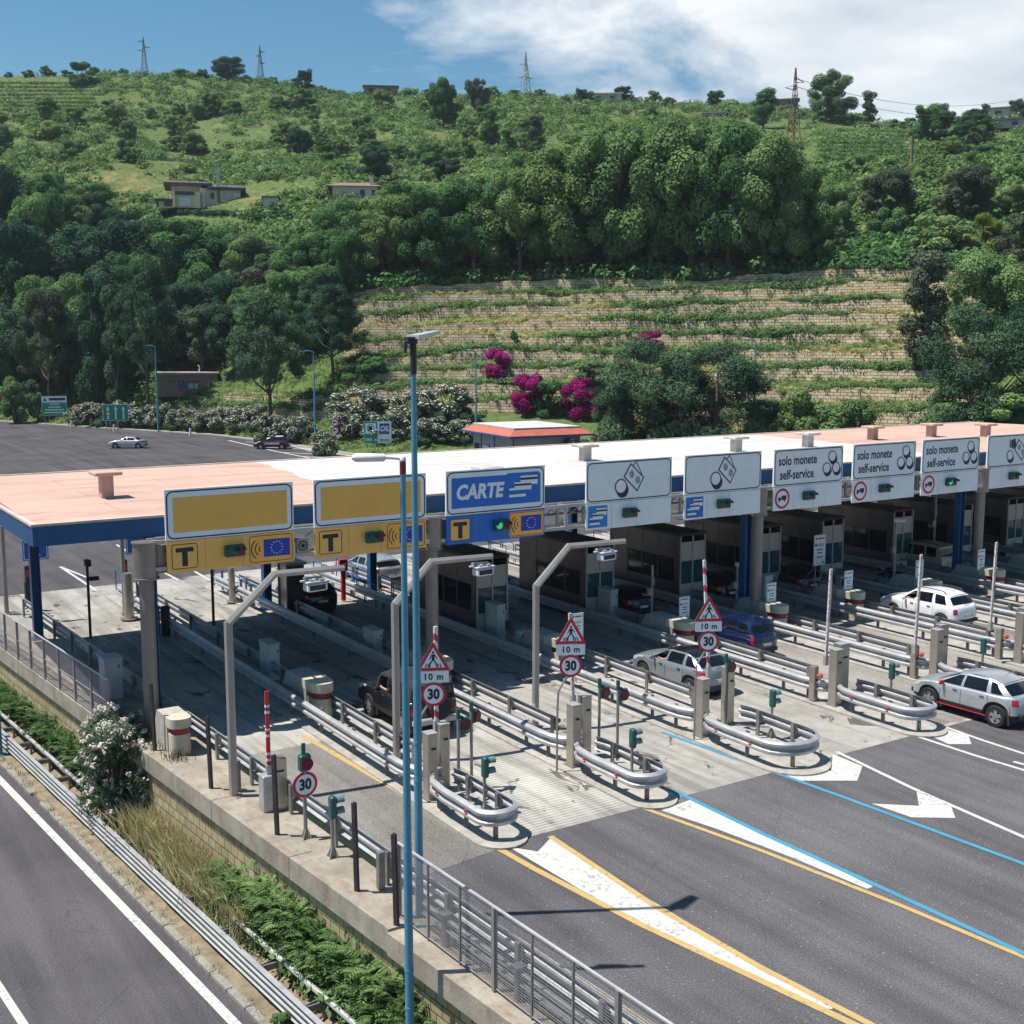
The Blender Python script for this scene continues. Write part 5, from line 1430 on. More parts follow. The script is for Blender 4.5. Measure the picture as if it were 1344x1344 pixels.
# --- crash blocks with a rounded red-banded nose
def make_crash_block(r, mats=None):
    mb = MB()   # body: long block, sloped at its far end
    mb.add([(x, y, z) for x in (-.46, .46) for y, z in ((.35, 0), (2.9, 0), (2.9, .25), (2.1, 1.22), (.35, 1.22))],
           [(0, 1, 2, 3, 4)[::-1], (5, 6, 7, 8, 9), (0, 5, 9, 4)[::-1], (4, 9, 8, 3)[::-1], (3, 8, 7, 2)[::-1], (2, 7, 6, 1)[::-1], (0, 1, 6, 5)])
    mb.build('block', mats or GREYC, r)
    def halfdrum(rad, z0, z1, nm, m, yb=.36):
        n = 16; P = [(-rad, yb)] + [(rad * math.cos(t), 0 + rad * 1.0 * math.sin(t)) for t in np.linspace(math.pi, 2 * math.pi, n)] + [(rad, yb)]
        b = MB(); b.prism(P, z0, z1); return b.build(nm, m, r, smooth=True, ang=30)
    halfdrum(.42, 0.0, .70, 'nose_base', BUFF); halfdrum(.38, .70, .92, 'red_band', plain('band_red', (0.30, 0.02, 0.03), 0.5, 0, .2, 3)); halfdrum(.47, .92, 1.24, 'nose_cap', BUFF, .8)
cb0 = None
cbw = ['grey crash block with buff cap and red band behind the red barrier arm', 'crash block with a red band behind the 30 sign beside the blue lamp posts', 'crash block with a red band behind the second crossing sign', 'crash block at the nose of the grey crossover car', 'crash block behind the dark blue car',
       'crash block just left of the white car', 'crash block behind the white car', 'crash block right of the right hand gantry column', 'crash block at the right edge, first', 'crash block at the right edge, second', 'crash block at the right edge, last']
for i, (a, b) in enumerate(ISL):
    cx = (a + b) / 2 + (0.12 if i else .25)
    if cb0 is None: cb0 = thing('crash_block', cbw[0], 'crash block', (cx, 36.3, .075), 0, 'crash blocks on the islands'); make_crash_block(cb0); cb0.scale = (.86, .95, 1)
    else: copy_tree(cb0, (cx, 36.4 + .15 * (i % 3), .075), 0, cbw[i])
r = thing('crash_block', 'wholly buff crash block with a red band, on the pavement by the retaining wall', 'crash block', (10.75, 35.3, .07), 0, 'crash blocks on the islands'); make_crash_block(r, plain('pale_concrete', (0.42, 0.39, 0.34), .85, 0, .18, 2.5, .4, 30, dirt=.4)); r.scale = (.74, .58, .92)
# --- stainless card and ticket posts
def steel_post(x, y, h, w, d, label, slot=True, grp='steel posts at the lane entrances'):
    r = thing('steel_post', label, 'post', on(x, y), 0, grp)
    mb = MB(); mb.box((0, 0, h / 2), (w, d, h), bev=.015); mb.build('body', STEEL, r)
    mb = MB(); mb.box((0, 0, h + .015), (w + .02, d + .02, .03)); mb.build('cap', GALV, r)
    if slot: mb = MB(); mb.box((.02, -d / 2 - .004, h * .78), (w * .5, .006, .07)); mb.build('slot', DARKM, r)
    mb = MB(); mb.box((0, 0, .01), (w + .1, d + .1, .02)); mb.build('foot_plate', GALV_D, r)
    return r
_isl_n = ['first', 'second', 'third', 'fourth', 'fifth', 'sixth', 'seventh', 'eighth', 'ninth', 'tenth', 'eleventh']
for i, (a, b) in enumerate(ISL[:8]):
    n = _isl_n[i]; two = i >= 3
    steel_post(a + .38, 27.95, 1.85 if not two else 1.95, .30 if not two else .34, .34, 'front brushed steel post at the near end of the %s island from the left' % n)
    steel_post(b - .12 if not two else a + .86, 28.5 if not two else 28.15, 1.85 if not two else 2.05, .30 if not two else .46, .34, 'rear brushed steel post at the near end of the %s island from the left' % n)
    r = thing('junction_box', 'low steel box between the two posts of the %s island from the left' % n, 'box', on(a + .72 if not two else a + .12, 28.35 if not two else 28.7), 0, 'low steel boxes between the posts')
    mb = MB(); mb.box((0, 0, .62), (.22, .25, 1.24), bev=.015); mb.build('body', STEEL, r)
    mb = MB(); mb.box((0, -.13, .75), (.06, .012, .1)); mb.build('lock', DARKM, r)
    if i == 2:
        d = Decal(); d.rect(-.05, .95, .07, 1.15, SG_WHITE, 1); d.rect(-.05, .65, .07, .78, SG_RED, 1); d.build('sticker', r, (0, -.126, 0))
    if two:
        r2 = thing('alarm_lamp', 'small red ball lamp on the steel post of the %s island from the left' % n, 'lamp', on(a + .12, 28.5), 0, 'red ball lamps on steel posts')
        mb = MB(); mb.lathe([(0, -.10), (.07, -.075), (.1, 0), (.07, .075), (0, .1)], (0, -.1, .95), 12); mb.build('ball', plain('lamp_red', (0.55, 0.09, 0.07), 0.3), r2, smooth=True)
        mb = MB(); mb.cyl((0, .02, .95), (0, -.06, .95), .03, n=8); mb.build('stem', GALV, r2)
# --- signals
def round_signal(x, y, h, label, face=-.1, rz=0.0):
    r = thing('traffic_signal', label, 'traffic light', on(x, y), rz, 'red round signals on poles')
    mb = MB(); mb.cyl((0, 0, 0), (0, 0, h), .045, n=10); mb.build('pole', GREYP, r, smooth=True)
    mb = MB(); mb.box((.16, -.02, h - .33), (.34, .14, .36), bev=.03); mb.cyl((0, 0, h - .15), (0, 0, h + .12), .06, n=10); mb.box((.06, 0, h - .13), (.16, .08, .06)); s_ = mb.build('housing', TL_BODY, r)
    mb = MB(); mb.cyl((.17, -.09, h - .33), (.17, -.125, h - .33), .165, n=22); mb.build('bezel', BLACKP, s_)
    mb = MB(); mb.cyl((.17, -.125, h - .33), (.17, -.135, h - .33), .14, n=22); mb.build('lens', TL_RED, s_)
    return r
def lane_light(x, y, label, h=1.05):
    r = thing('lane_light', label, 'traffic light', on(x, y), 0, 'small two-lens lane lights')
    mb = MB(); mb.cyl((0, 0, 0), (0, 0, h), .045, n=10); mb.add(*cone_feet()); mb.build('pole', GREYP, r, smooth=True)
    mb = MB(); mb.box((.02, 0, h + .26), (.16, .20, .56), bev=.03); s_ = mb.build('housing', TL_BODY, r)
    for q, m, nm in ((h + .40, TL_GRN, 'upper_lens'), (h + .12, TL_RED, 'lower_lens')):
        mb = MB(); mb.cyl((.10, 0, q), (.115, 0, q), .085, n=14); mb.build(nm, m, s_)
    mb = MB()
    for q in (h + .40, h + .12):
        mb.grid([[(xx, .11 * math.cos(t), q + .11 * math.sin(t)) for t in np.linspace(-.25, math.pi + .25, 12)] for xx in (.1, .30)])
    mb.build('visor', plain('visor_teal', (0.13, 0.24, 0.24), 0.4), s_)
    return r
def cone_feet():
    vs = []; fs = []
    for k in range(4):
        a = k * math.pi / 2 + .6; c, s = math.cos(a), math.sin(a); o = len(vs)
        vs += [(c * .04, s * .04, 0), (c * .17, s * .17, 0), (c * .04, s * .04, .26), (c * .04 - s * .02, s * .04 + c * .02, 0), (c * .17 - s * .02, s * .17 + c * .02, 0), (c * .04 - s * .02, s * .04 + c * .02, .26)]
        fs += [(o, o + 1, o + 2), (o + 5, o + 4, o + 3), (o + 1, o + 4, o + 5, o + 2)]
    return vs, fs
round_signal(*at(602, 1041)[:2], 2.25, 'left red round signal by the steel posts beside the blue lamp posts'); round_signal(*at(619, 1038)[:2], 2.4, 'right red round signal by the steel posts beside the blue lamp posts', rz=.5)
round_signal(*at(786, 990)[:2], 2.2, 'left red round signal on the island right of the ribbed lane'); round_signal(*at(810, 1001)[:2], 2.35, 'right red round signal on the island right of the ribbed lane')
round_signal(*at(951, 953)[:2], 2.25, 'single red round signal behind the grey crossover car')
for u, v, lab in ((636, 1070, 'small lane light inside the rail loop nearest the blue lamp posts'), (829, 1028, 'small lane light inside the rail loop at the corner of the ribbed lane'), (1012, 970, 'small lane light inside the third rail loop from the left'), (1168, 930, 'small lane light inside the rail loop left of the silver hatchback'),
    (1288, 893, 'small lane light beyond the roof of the silver hatchback'), (437, 1128, 'small lane light on the pavement above the retaining wall')):
    lane_light(*at(u, v)[:2], lab, 1.0)
# --- crossing and speed sign assemblies on bent poles
def ped_sign(x, y, label, top=4.55):
    r = thing('crossing_sign', label, 'sign', on(x, y), R(-26), 'crossing signs over 30 signs')
    mb = MB(); mb.tube(smooth_path([(-.38, .03, 0), (-.38, .03, 1.15), (-.36, .03, 2.2), (-.30, .03, 2.5), (0, .03, 2.95), (.05, .03, 3.1)], 5) + [Vector((.05, .03, top - .2))], .032, 8); mb.build('pole', GREYP, r, smooth=True)
    z = top
    tri = [(-.46, z - .80), (.46, z - .80), (0, z)]
    mb = MB(); mb.extr([(p[0], p[1]) for p in tri], -.012, .012); mb.build('triangle_plate', SG_BACK, r)
    d = Decal(); d.poly(tri, SG_RED, 1); d.poly([(-.32, z - .72), (.32, z - .72), (0, z - .165)], SG_WHITE, 2)
    d.disc(0, z - .30, .035, SG_INK, 3, 10); d.poly([(-.045, z - .35), (.045, z - .35), (.035, z - .50), (-.035, z - .50)], SG_INK, 3)
    d.stroke([(.0, z - .49), (-.08, z - .60), (-.10, z - .70)], .035, SG_INK, 3); d.stroke([(.01, z - .49), (.07, z - .59), (.09, z - .70)], .035, SG_INK, 3)
    d.stroke([(-.04, z - .37), (-.09, z - .48)], .025, SG_INK, 3); d.stroke([(.04, z - .37), (.10, z - .46)], .025, SG_INK, 3)
    for q in (-.21, -.14, .14, .21): d.stroke([(q, z - .70), (q * .85, z - .62)], .03, SG_INK, 3)
    d.build('triangle_face', r, (0, -.013, 0))
    mb = MB(); mb.box((0, 0, z - .98), (.84, .02, .32)); mb.build('distance_plate', SG_WHITE, r)
    d = Decal(); d.text('10 m', 0, z - .98, .24, SG_INK, 1, bold=.008, spacing=1.15); d.build('distance_text', r, (0, -.011, 0))
    speed_face(r, 0, z - 1.46)
    return r
def speed_face(r, x, z, rad=.335):
    mb = MB(); mb.cyl((x, .012, z), (x, -.01, z), rad, n=30); mb.build('speed_plate', SG_BACK, r)
    d = Decal(); d.disc(x, z, rad, SG_RED, 1, 30); d.disc(x, z, rad * .78, SG_WHITE, 2, 30); d.text('30', x, z - .005, rad * 1.15, SG_INK, 3, bold=.018, xs=.85); d.build('speed_face', r, (0, -.011, 0))
for x, y, tp, lab in ((15.32, 27.62, 4.5, 'crossing warning over a 30 sign, partly behind the blue lamp posts'), (19.85, 27.6, 4.62, 'crossing warning over a 30 sign on the island right of the ribbed lane'), (25.15, 27.6, 4.62, 'crossing warning over a 30 sign in front of the grey crossover car')): ped_sign(x, y, lab, tp)
p = at(402, 1100, .06)
r = thing('speed_sign', 'lone 30 sign below a red signal on the pavement above the retaining wall', 'sign', (p[0], p[1], .06))
mb = MB(); mb.cyl((0, .03, 0), (0, .03, 2.2), .05, n=10); mb.add(*cone_feet()); mb.build('pole', GREYP, r, smooth=True); speed_face(r, 0, 1.42)
mb = MB(); mb.box((0, 0, 2.0), (.30, .2, .42), bev=.03); mb.cyl((-.02, 0, 2.2), (-.02, 0, 2.5), .055, n=10); s_ = mb.build('signal_housing', TL_BODY, r)
mb = MB(); mb.cyl((.03, -.1, 1.98), (.03, -.125, 1.98), .16, n=20); mb.build('lens', TL_RED, s_)
# --- raised barrier arms
def arm_mat():
    m, nt, out = new_mat('barrier_stripes'); k = NT(nt); p = k.objc()
    w = k.n('ShaderNodeTexWave'); w.bands_direction = 'DIAGONAL'; w.inputs['Scale'].default_value = 1.15; k.l(p, w.inputs['Vector'])
    k.l(k.bsdf(k.ramp(w.outputs['Fac'], [(0.68, (0.72, 0.71, 0.70)), (0.74, (0.5, 0.035, 0.07))]), 0.5), out.inputs[0]); return m
ARM = arm_mat()
def faded_arm():
    m, nt, out = new_mat('barrier_faded'); k = NT(nt); p = k.objc()
    c = k.ramp(k.noise(p, 6, 5, .7), [(0.45, (0.66, 0.65, 0.63)), (0.62, (0.42, 0.22, 0.2))])
    k.l(k.bsdf(c, 0.6), out.inputs[0]); return m
FARM = faded_arm()
def arm(x, y, z0, z1, w, label, m, lean=0.0, caps=None):
    r = thing('lifting_barrier', label, 'barrier', (x, y, z0), 0, 'raised barrier arms')
    mb = MB(); L = z1 - z0; dx = lean * L
    mb.add([(a * w + (dx if t else 0), b * .03, L if t else 0) for t in (0, 1) for a, b in ((-.5, -1), (.5, -1), (.5, 1), (-.5, 1))], [(3, 2, 1, 0), (4, 5, 6, 7), (0, 1, 5, 4), (1, 2, 6, 5), (2, 3, 7, 6), (3, 0, 4, 7)]); mb.build('boom', m, r)
    mb = MB(); mb.box((0, 0, -.05), (w + .05, .12, .34)); mb.build('clamp', GALV, r)
    if caps:
        mb = MB()
        for q in caps: mb.box((dx * q, 0, L * q), (w + .012, .07, .07)); mb.box((dx * q, 0, L * q + .17), (w + .012, .07, .06))
        mb.build('reflective_band', WHITEP, r)
    return r
arm(15.95, 28.6, 1.9, 4.71, .11, 'red and white striped barrier arm beside the crossing sign at the blue lamp posts', ARM)
arm(20.67, 28.6, 1.85, 4.52, .1, 'pale barrier arm behind the crossing sign right of the ribbed lane', FARM, -.05)
arm(26.1, 28.6, 1.95, 5.61, .1, 'red and white striped barrier arm in front of the grey crossover car', ARM, -.08)
for u, uv0, v0, v1, lab in ((1086, 1086, 865, 747, 'pale upright barrier arm left of the white car'), (1203, 1203, 850, 728, 'faded striped barrier arm across the white car'), (1302, 1302, 820, 712, 'faded barrier arm right of the white car')):
    q0 = at_y(uv0 - 2, v0, 28.6); q1 = at_y(uv0 + 4, v1, 28.6); arm(q0[0], 28.6, q0[2], q1[2], .11, lab, FARM, .03)
p = at(357, 1062, .06); arm(at_y(352, 980, p[1])[0], p[1], 1.2, 3.35, .105, 'upright red barrier arm with white bands on the pavement above the retaining wall', REDP, 0.0, (.12, .43, .73))
r = thing('barrier_box', 'steel barrier box under the red barrier arm on the left pavement', 'box', (p[0] - .06, p[1], .06))
mb = MB(); mb.box((-.1, 0, .5), (.26, .36, 1.0), bev=.015); mb.build('body', GALV, r); mb = MB(); mb.box((.25, -.05, .72), (.36, .34, 1.44), bev=.015); mb.build('cabinet', STEEL, r)
mb = MB(); mb.box((.25, -.225, 1.1), (.2, .008, .06)); mb.build('slot', DARKM, r)
# --- black steel stumps on the pavement
for u, v, h, lab in ((205, 986, 2.15, 'black steel post beside the buff crash block'), (279, 1036, 2.15, 'black steel post left of the first camera mast'), (366, 1097, 2.15, 'black steel post leaning by the barrier box'), (471, 1171, 2.15, 'black steel post right of the small lane light'), (523, 1216, 2.1, 'rusty steel post at the start of the mesh fence')):
    p = at(u, v, .08); o = MB().box((0, 0, h / 2), (.07, .012, h)).box((-.035, .05, h / 2), (.012, .1, h)).box((.035, .05, h / 2), (.012, .1, h)).build('steel_stump', RUSTY); o.location = (p[0], p[1], .08); o.rotation_euler = (0, R(-1.5), .5)
    tag(o, lab, 'post', 'black steel posts along the wall')
for u, v, lab in ((312, 1038, 'short square steel stub behind the guard rail of the first lane'), (500, 1166, 'grey short stub between the black post and the fence')):
    p = at(u, v, .08); o = MB().box((0, 0, .45), (.16, .16, .9), bev=.01).build('steel_stub', GALV_D); o.location = p; tag(o, lab, 'post')
# --- bent camera masts
def mast(u, v, label, hv, top, x1, x2, xc):
    p = at(u, v, .06); x, y = p[0], p[1]
    r = thing('camera_mast', label, 'mast', (x, y, .06), 0, 'bent grey camera masts')
    mb = MB(); mb.tube([(0, 0, 0), (0, 0, hv - .06)], .12, 6); mb.tube([(0, 0, hv - .10), (x1 - x, 0, top - .06), (x2 - x, 0, top - .10)], [.12, .115, .10], 6); mb.cyl((0, 0, 0), (0, 0, .03), .25, n=8); mb.build('pole', plain('mast_grey', (0.36, 0.34, 0.315), 0.45, 0.4, .1, 1.5, dirt=.15), r, smooth=True, ang=30)
    z = top - .30; c = xc - x
    mb = MB(); mb.box((c, 0, z + .02), (.5, .06, .06)); mb.box((c - .15, 0, z - .02), (.12, .5, .05)); mb.box((c + .15, 0, z - .02), (.12, .5, .05)); mb.tube([(c - .3, 0, z), (c, -.25, z - .05), (c + .3, 0, z)], .02, 5); b_ = mb.build('bracket', GALV, r)
    mb = MB(); mb.box((c, -.12, z - .22), (.62, .34, .22), .12, bev=.03); mb.box((c, -.06, z - .07), (.68, .44, .04), .12); mb.build('camera', plain('camera_white', (0.66, 0.69, 0.70), 0.4, 0, .08, 4), r)
    mb = MB(); mb.box((c, -.30, z - .22), (.5, .01, .14), .12); mb.build('camera_window', BLACKP, r)
    if x < 21: pass
    return r
mast(307, 1045, 'left bent camera mast, standing by the retaining wall', 5.0, 6.18, 12.25, 14.33, 13.4); mast(521, 997, 'middle bent camera mast, just left of the blue lamp posts', 4.87, 6.0, 17.29, 19.43, 19.04); mast(703, 955, 'right bent camera mast, at the ribbed lane under the CARTE sign', 4.79, 5.95, 22.55, 24.84, 24.0)
# --- cabinets
def cabinet(u, v, w, d, h, label, z=.075, mat=None):
    p = at(u, v, z); r = thing('cabinet', label, 'cabinet', p, 0, 'pale utility cabinets')
    mb = MB(); mb.box((0, d / 2, h / 2), (w, d, h), bev=.012); mb.build('body', mat or CABW, r)
    mb = MB(); mb.box((0, d / 2, h + .02), (w + .06, d + .06, .04)); mb.build('lid', mat or CABW, r)
    mb = MB(); mb.box((w * .22, -.008, h * .82), (.1, .012, .16)); mb.box((0, -.004, h * .5), (w - .08, .006, h - .12)); mb.build('door', mat or CABW, r)
    mb = MB(); mb.box((w * .28, -.016, h * .82), (.04, .016, .11)); mb.build('handle', DARKM, r)
cabinet(361, 893, .42, .95, 1.35, 'pale utility cabinet behind the red barrier arm'); cabinet(497, 864, .40, .95, 1.1, 'pale utility cabinet left of the middle camera mast'); cabinet(658, 842, .42, .95, 1.55, 'pale utility cabinet before the first toll booth'); cabinet(806, 818, .42, .95, 1.5, 'pale utility cabinet before the second toll booth')
cabinet(151, 918, .62, .8, 1.45, 'pale cabinet on the left pavement behind the white oleander', .06); cabinet(1008, 800, .5, .5, 1.6, 'pale cabinet right of the brown gantry column'); cabinet(914, 790, .35, .6, .9, 'low pale cabinet before the third toll booth')
# --- air conditioners on the islands
def aircon(u, v, label):
    p = at(u, v, .2); r = thing('air_conditioner', label, 'air conditioner', p, 0, 'air conditioner units by the booths')
    mb = MB(); mb.box((0, 0, .35), (.85, .34, .62), bev=.02); mb.build('case', CABW, r)
    mb = MB(); mb.cyl((-.12, -.172, .35), (-.12, -.18, .35), .24, n=20); mb.build('fan', DARKM, r)
    mb = MB(); mb.box((-.3, 0, .0), (.06, .3, .1)); mb.box((.3, 0, .0), (.06, .3, .1)); mb.build('foot', GALV, r)
for u, v, lab in ((690, 848, 'air conditioner unit right of the first toll booth'), (1107, 772, 'air conditioner unit behind the small notice left of the white car'), (1180, 752, 'air conditioner unit at the booth behind the white car'), (1331, 725, 'air conditioner unit at the far right booth')): aircon(u, v, lab)
# --- notices
def notice(x, y, zb, w, h, label, posts=1, tilt=0.0, big=False):
    r = thing('notice_board', label, 'sign', (x, y, zb), tilt, 'white notice boards of the lanes')
    mb = MB(); mb.box((0, 0, h / 2), (w, .025, h)); mb.build('panel', SG_WHITE, r)
    d = Decal(); d.rring(-w / 2 + .015, .015, w / 2 - .015, h - .015, .03, .008, SG_INK, 1)
    d.poly([(-w * .38, h * .84), (-w * .28, h * .84), (-w * .24, h * .92), (-w * .34, h * .92)], SG_INK, 1); d.rect(-w * .18, h * .86, w * .36, h * .90, SG_INK, 1)
    d.stroke([(-w * .4, h * .66), (-w * .28, h * .66)], h * .05, SG_INK, 1); d.disc(-w * .34, h * .70, h * .028, SG_INK, 1, 10)
    for q in (-.12, .06, .24): d.ring(w * q, h * .67, h * .045, h * .014, SG_INK, 1, 12)
    for z, a in ((.50, .26), (.40, .20), (.26, .26)): d.rect(-w * a, h * z, w * a, h * (z + .035), SG_INK, 1)
    if big: d.rring(-w * .24, h * .06, w * .2, h * .24, .03, .015, SG_INK, 2)
    d.stroke([(w * .26, h * .13), (w * .38, h * .06)], h * .025, SG_INK, 1); d.stroke([(w * .38, h * .06), (w * .38, h * .12)], h * .022, SG_INK, 1); d.stroke([(w * .30, h * .06), (w * .38, h * .06)], h * .022, SG_INK, 1)
    d.build('print', r, (0, -.014, 0))
    mb = MB()
    for q in ([0] if posts == 1 else [-w * .28, w * .2]): mb.cyl((q, .03, -(zb - .1)), (q, .03, h * .8), .03, n=8)
    if posts == 2: mb.cyl((-w * .3, .03, 0), (-w * .3 - .4, 1.0, -(zb - .1)), .025, n=8)
    mb.build('post', GREYP, r, smooth=True)
for u, v0, v1, w, y, lab in ((757, 840, 805, .58, 35.0, 'white notice behind the crossing sign right of the ribbed lane'), (898, 812, 783, .56, 37.2, 'white notice on the crash block at the grey crossover car'), (1012, 794, 765, .56, 37.2, 'white notice on the crash block behind the dark blue car'), (1113, 777, 749, .56, 37.2, 'white notice on the crash block left of the white car'),
    (1206, 762, 735, .56, 37.2, 'white notice hidden behind the faded barrier arm'), (1287, 748, 721, .56, 37.2, 'white notice right of the right hand gantry column')):
    q = at_y(u, v0, y); t = at_y(u, v1, y); notice(q[0], y, q[2], w, t[2] - q[2], lab)
q = at_y(1075, 742, 41.0); t = at_y(1075, 702, 41.0); notice(q[0], 41.0, q[2], .82, t[2] - q[2], 'large white notice on two legs under the first solo monete sign', 2, 0, True)
# --- camera poles
def cam_pole(u, v, vt, label, head=True):
    p = at(u, v, .075); t = at_y(u, vt, p[1]); h = t[2] - .075
    r = thing('camera_pole', label, 'pole', p, 0, 'thin camera poles on the islands')
    mb = MB(); mb.cyl((0, 0, 0), (0, 0, h), .06, n=10); mb.build('pole', GREYP, r, smooth=True)
    mb = MB(); mb.box((-.12, 0, h * .6), (.26, .16, .30)); mb.build('junction_box', GREYP, r)
    if head: mb = MB(); mb.box((.08, -.15, h + .02), (.17, .5, .15), .5, bev=.02); mb.box((.08, -.15, h + .11), (.21, .56, .02), .5); mb.build('camera', WHITEP, r)
    else: mb = MB(); mb.tube([(.0, 0, h * .55), (-.45, 0, h * .56), (-.55, 0, h * .6)], .02, 5); mb.tube([(0, 0, h * .8), (.12, 0, h * .8), (.12, 0, h * .7), (0, 0, h * .7)], .02, 5); mb.build('bracket', GALV, r)
cam_pole(855, 828, 742, 'thin bare pole in the shade left of the grey crossover car', False); cam_pole(966, 806, 742, 'camera pole left of the blue column by the brown gantry column'); cam_pole(1172, 778, 684, 'camera pole with a white camera left of the white car')
cam_pole(1224, 745, 648, 'thin pole in front of the cream car', False)
for u, v, vt, lab in ((119, 838, 735, 'dark sensor post at the rear of the first lane'), (281, 835, 715, 'dark thin post behind the first yellow sign')):
    p = at(u, v, .05); t = at_y(u, vt, p[1]); r = thing('sensor_post', lab, 'post', p)
    mb = MB(); mb.cyl((0, 0, 0), (0, 0, t[2]), .06, n=10); mb.build('pole', DARKM, r)
    mb = MB(); mb.box((0, -.1, t[2] - .15), (.24, .3, .28), bev=.02); mb.box((.25, 0, t[2] - .85), (.4, .2, .16)); mb.build('sensor', DARKM, r)
# ================================================================== VEHICLES
TYRE = plain('tyre', (0.016, 0.016, 0.017), 0.8, 0, .2, 6, .3, 40); RIMM = plain('alloy', (0.45, 0.45, 0.46), 0.35, 0.7, .1, 4); PLAST = plain('trim_plastic', (0.022, 0.022, 0.024), 0.65, 0, .15, 4)
CGLASS = glass_mat('car_glass', (0.008, 0.012, 0.018), 0.22); INTER = plain('car_interior', (0.03, 0.03, 0.033), 0.8, 0, .2, 3); TAILR = plain('tail_lamp', (0.42, 0.012, 0.03), 0.2, 0, .1, 6, coat=.5)
HEADL = plain('head_lamp', (0.55, 0.57, 0.6), 0.12, 0.2, .1, 6, coat=.5); PLATE = plain('number_plate', (0.68, 0.70, 0.72), 0.5); PLBLUE = plain('plate_band', (0.02, 0.08, 0.4), 0.5)
def paint(name, c, metal=0.25, rough=0.28): return plain('paint_' + name, c, rough, metal, 0.05, 1.5, coat=0.6, dirt=0.10)
def car(label, x, y, rz, L, W, H, col, belt=0.95, nose=0.72, sill=0.24, wb=None, wr=0.32, hood_y=None, lines=None, roofw=0.76, n=9.0, clad=False, deck=None, roof_col=None, driver=None, name='car', rails=False, plate=True, tail=((.40, .80), (.62, .92)), cat='car', z0=0.0, roof_arc=.09, tailtilt=.07, mirror_col=None, group=None, gl=None):
    """a car facing +y: panels follow a rounded plan outline, real window openings with separate panes"""
    r = thing(name, label, cat, (x, y, z0), rz, group)
    wb = wb or L * .60; yr, yf = -wb / 2 - L * .02, wb / 2 - L * .02
    hx, hy = W / 2, L / 2; e = 2.0 / n
    ys = sorted(set([round(v, 3) for v in np.linspace(-hy * .93, hy * .93, 44)] + [round(q + s, 3) for q in (yr, yf) for s in np.linspace(-wr * 1.3, wr * 1.3, 13)]))
    def xw(yv): return hx * max(0.0, 1 - abs(yv / hy) ** n) ** (1 / n)
    endf = [math.sin(t) for t in np.linspace(math.asin(.94), math.pi / 2, 7)]
    # outline of the right half from rear centre to front centre
    out_ = []
    for t in np.linspace(0, 1, 7)[:-1]: out_.append((t * xw(-hy * .955) , -hy * (1 - (t ** 3) * .045)))
    for q in ys: out_.append((xw(q), q))
    for t in np.linspace(1, 0, 7)[1:]: out_.append((t * xw(hy * .955), hy * (1 - (t ** 3) * .045)))
    hood_y = hood_y if hood_y is not None else hy * .42
    deck = deck if deck is not None else -hy * .90
    def belt_z(yv):
        if yv > hood_y:
            t = (yv - hood_y) / (hy - hood_y); return belt + .02 - (belt + .02 - nose) * (t ** 2.0)
        t = (yv + hy) / (hood_y + hy); return belt + .04 - .02 * t + .03 * (1 - t)
    ss = [0, .10, .26, .5, .72, .88, .96, 1.0]
    wf = [.935, .975, .995, 1.0, .995, .98, .955, .925]
    def surf(px, py, s):
        f = np.interp(s, ss, wf)
        zb = sill
        for q in (yr, yf):
            d = abs(py - q)
            if d < wr * 1.16: zb = max(zb, wr * .98 + math.sqrt(max(0, (wr * 1.16) ** 2 - d * d)) * 1.0) if abs(px) > hx * .6 else zb
        zt = belt_z(py)
        fy = f if py > 0 else 1 - (1 - f) * .6
        y2 = py * (1 - (1 - fy) * (abs(py) / hy) ** 4)
        if py < 0: y2 += tailtilt * max(0, s - .45) * (abs(py) / hy) ** 6
        return (px * f, y2, zb + (zt - zb) * s)
    body = MB(); cl = MB()
    for sx in (1, -1):
        rows_ = [[(p[0] * sx, p[1], p[2]) for p in (surf(a, b, s) for a, b in out_)] for s in ss]
        k = 2 if clad else 1
        cl.grid(rows_[:k + 1], flip=(sx < 0)); body.grid(rows_[k:], flip=(sx < 0))
    # hood, deck: lids across between the two belt lines
    def lid(y0, y1, crown, m, zoff=0.0, inset=1.0):
        sel = [(a, b) for a, b in out_ if y0 - 1e-6 <= b <= y1 + 1e-6]
        rows_ = []
        for t in np.linspace(-1, 1, 9): rows_.append([(p[0] * t * inset, p[1], p[2] + zoff + crown * (1 - t * t)) for p in (surf(a, b, 1.0) for a, b in sel)])
        m.grid(rows_, flip=True)
    wsb = lines[0][0]; rwb = lines[-1][0]
    lid(wsb - .05, hy, .06, body); lid(-hy, rwb + .10, .03, body)
    it = MB(); lid(rwb, wsb, 0, it, -.28, .93)
    # greenhouse
    zr = H
    y_r0, y_r1 = lines[0][1], lines[-1][1]
    def roof_z(yv):
        t = (yv - y_r1) / (y_r0 - y_r1); return zr - roof_arc * (2 * t - 1) ** 2 - .012 * (1 - t)
    def rail_x(yv):
        t = (yv - y_r1) / (y_r0 - y_r1); return hx * roofw * (1 - .06 * (2 * t - 1) ** 2)
    def gp(i_yb, i_yr, t, sx):
        b = surf(xw(i_yb), i_yb, 1.0); bx, by, bz = b[0], b[1], b[2]
        tx, ty, tz = rail_x(i_yr), i_yr, roof_z(i_yr) - .05
        o = .035 * 4 * t * (1 - t)
        return ((bx + (tx - bx) * t + o) * sx, by + (ty - by) * t, bz + (tz - bz) * t)
    gh = MB(); glass = MB(); glparts = []
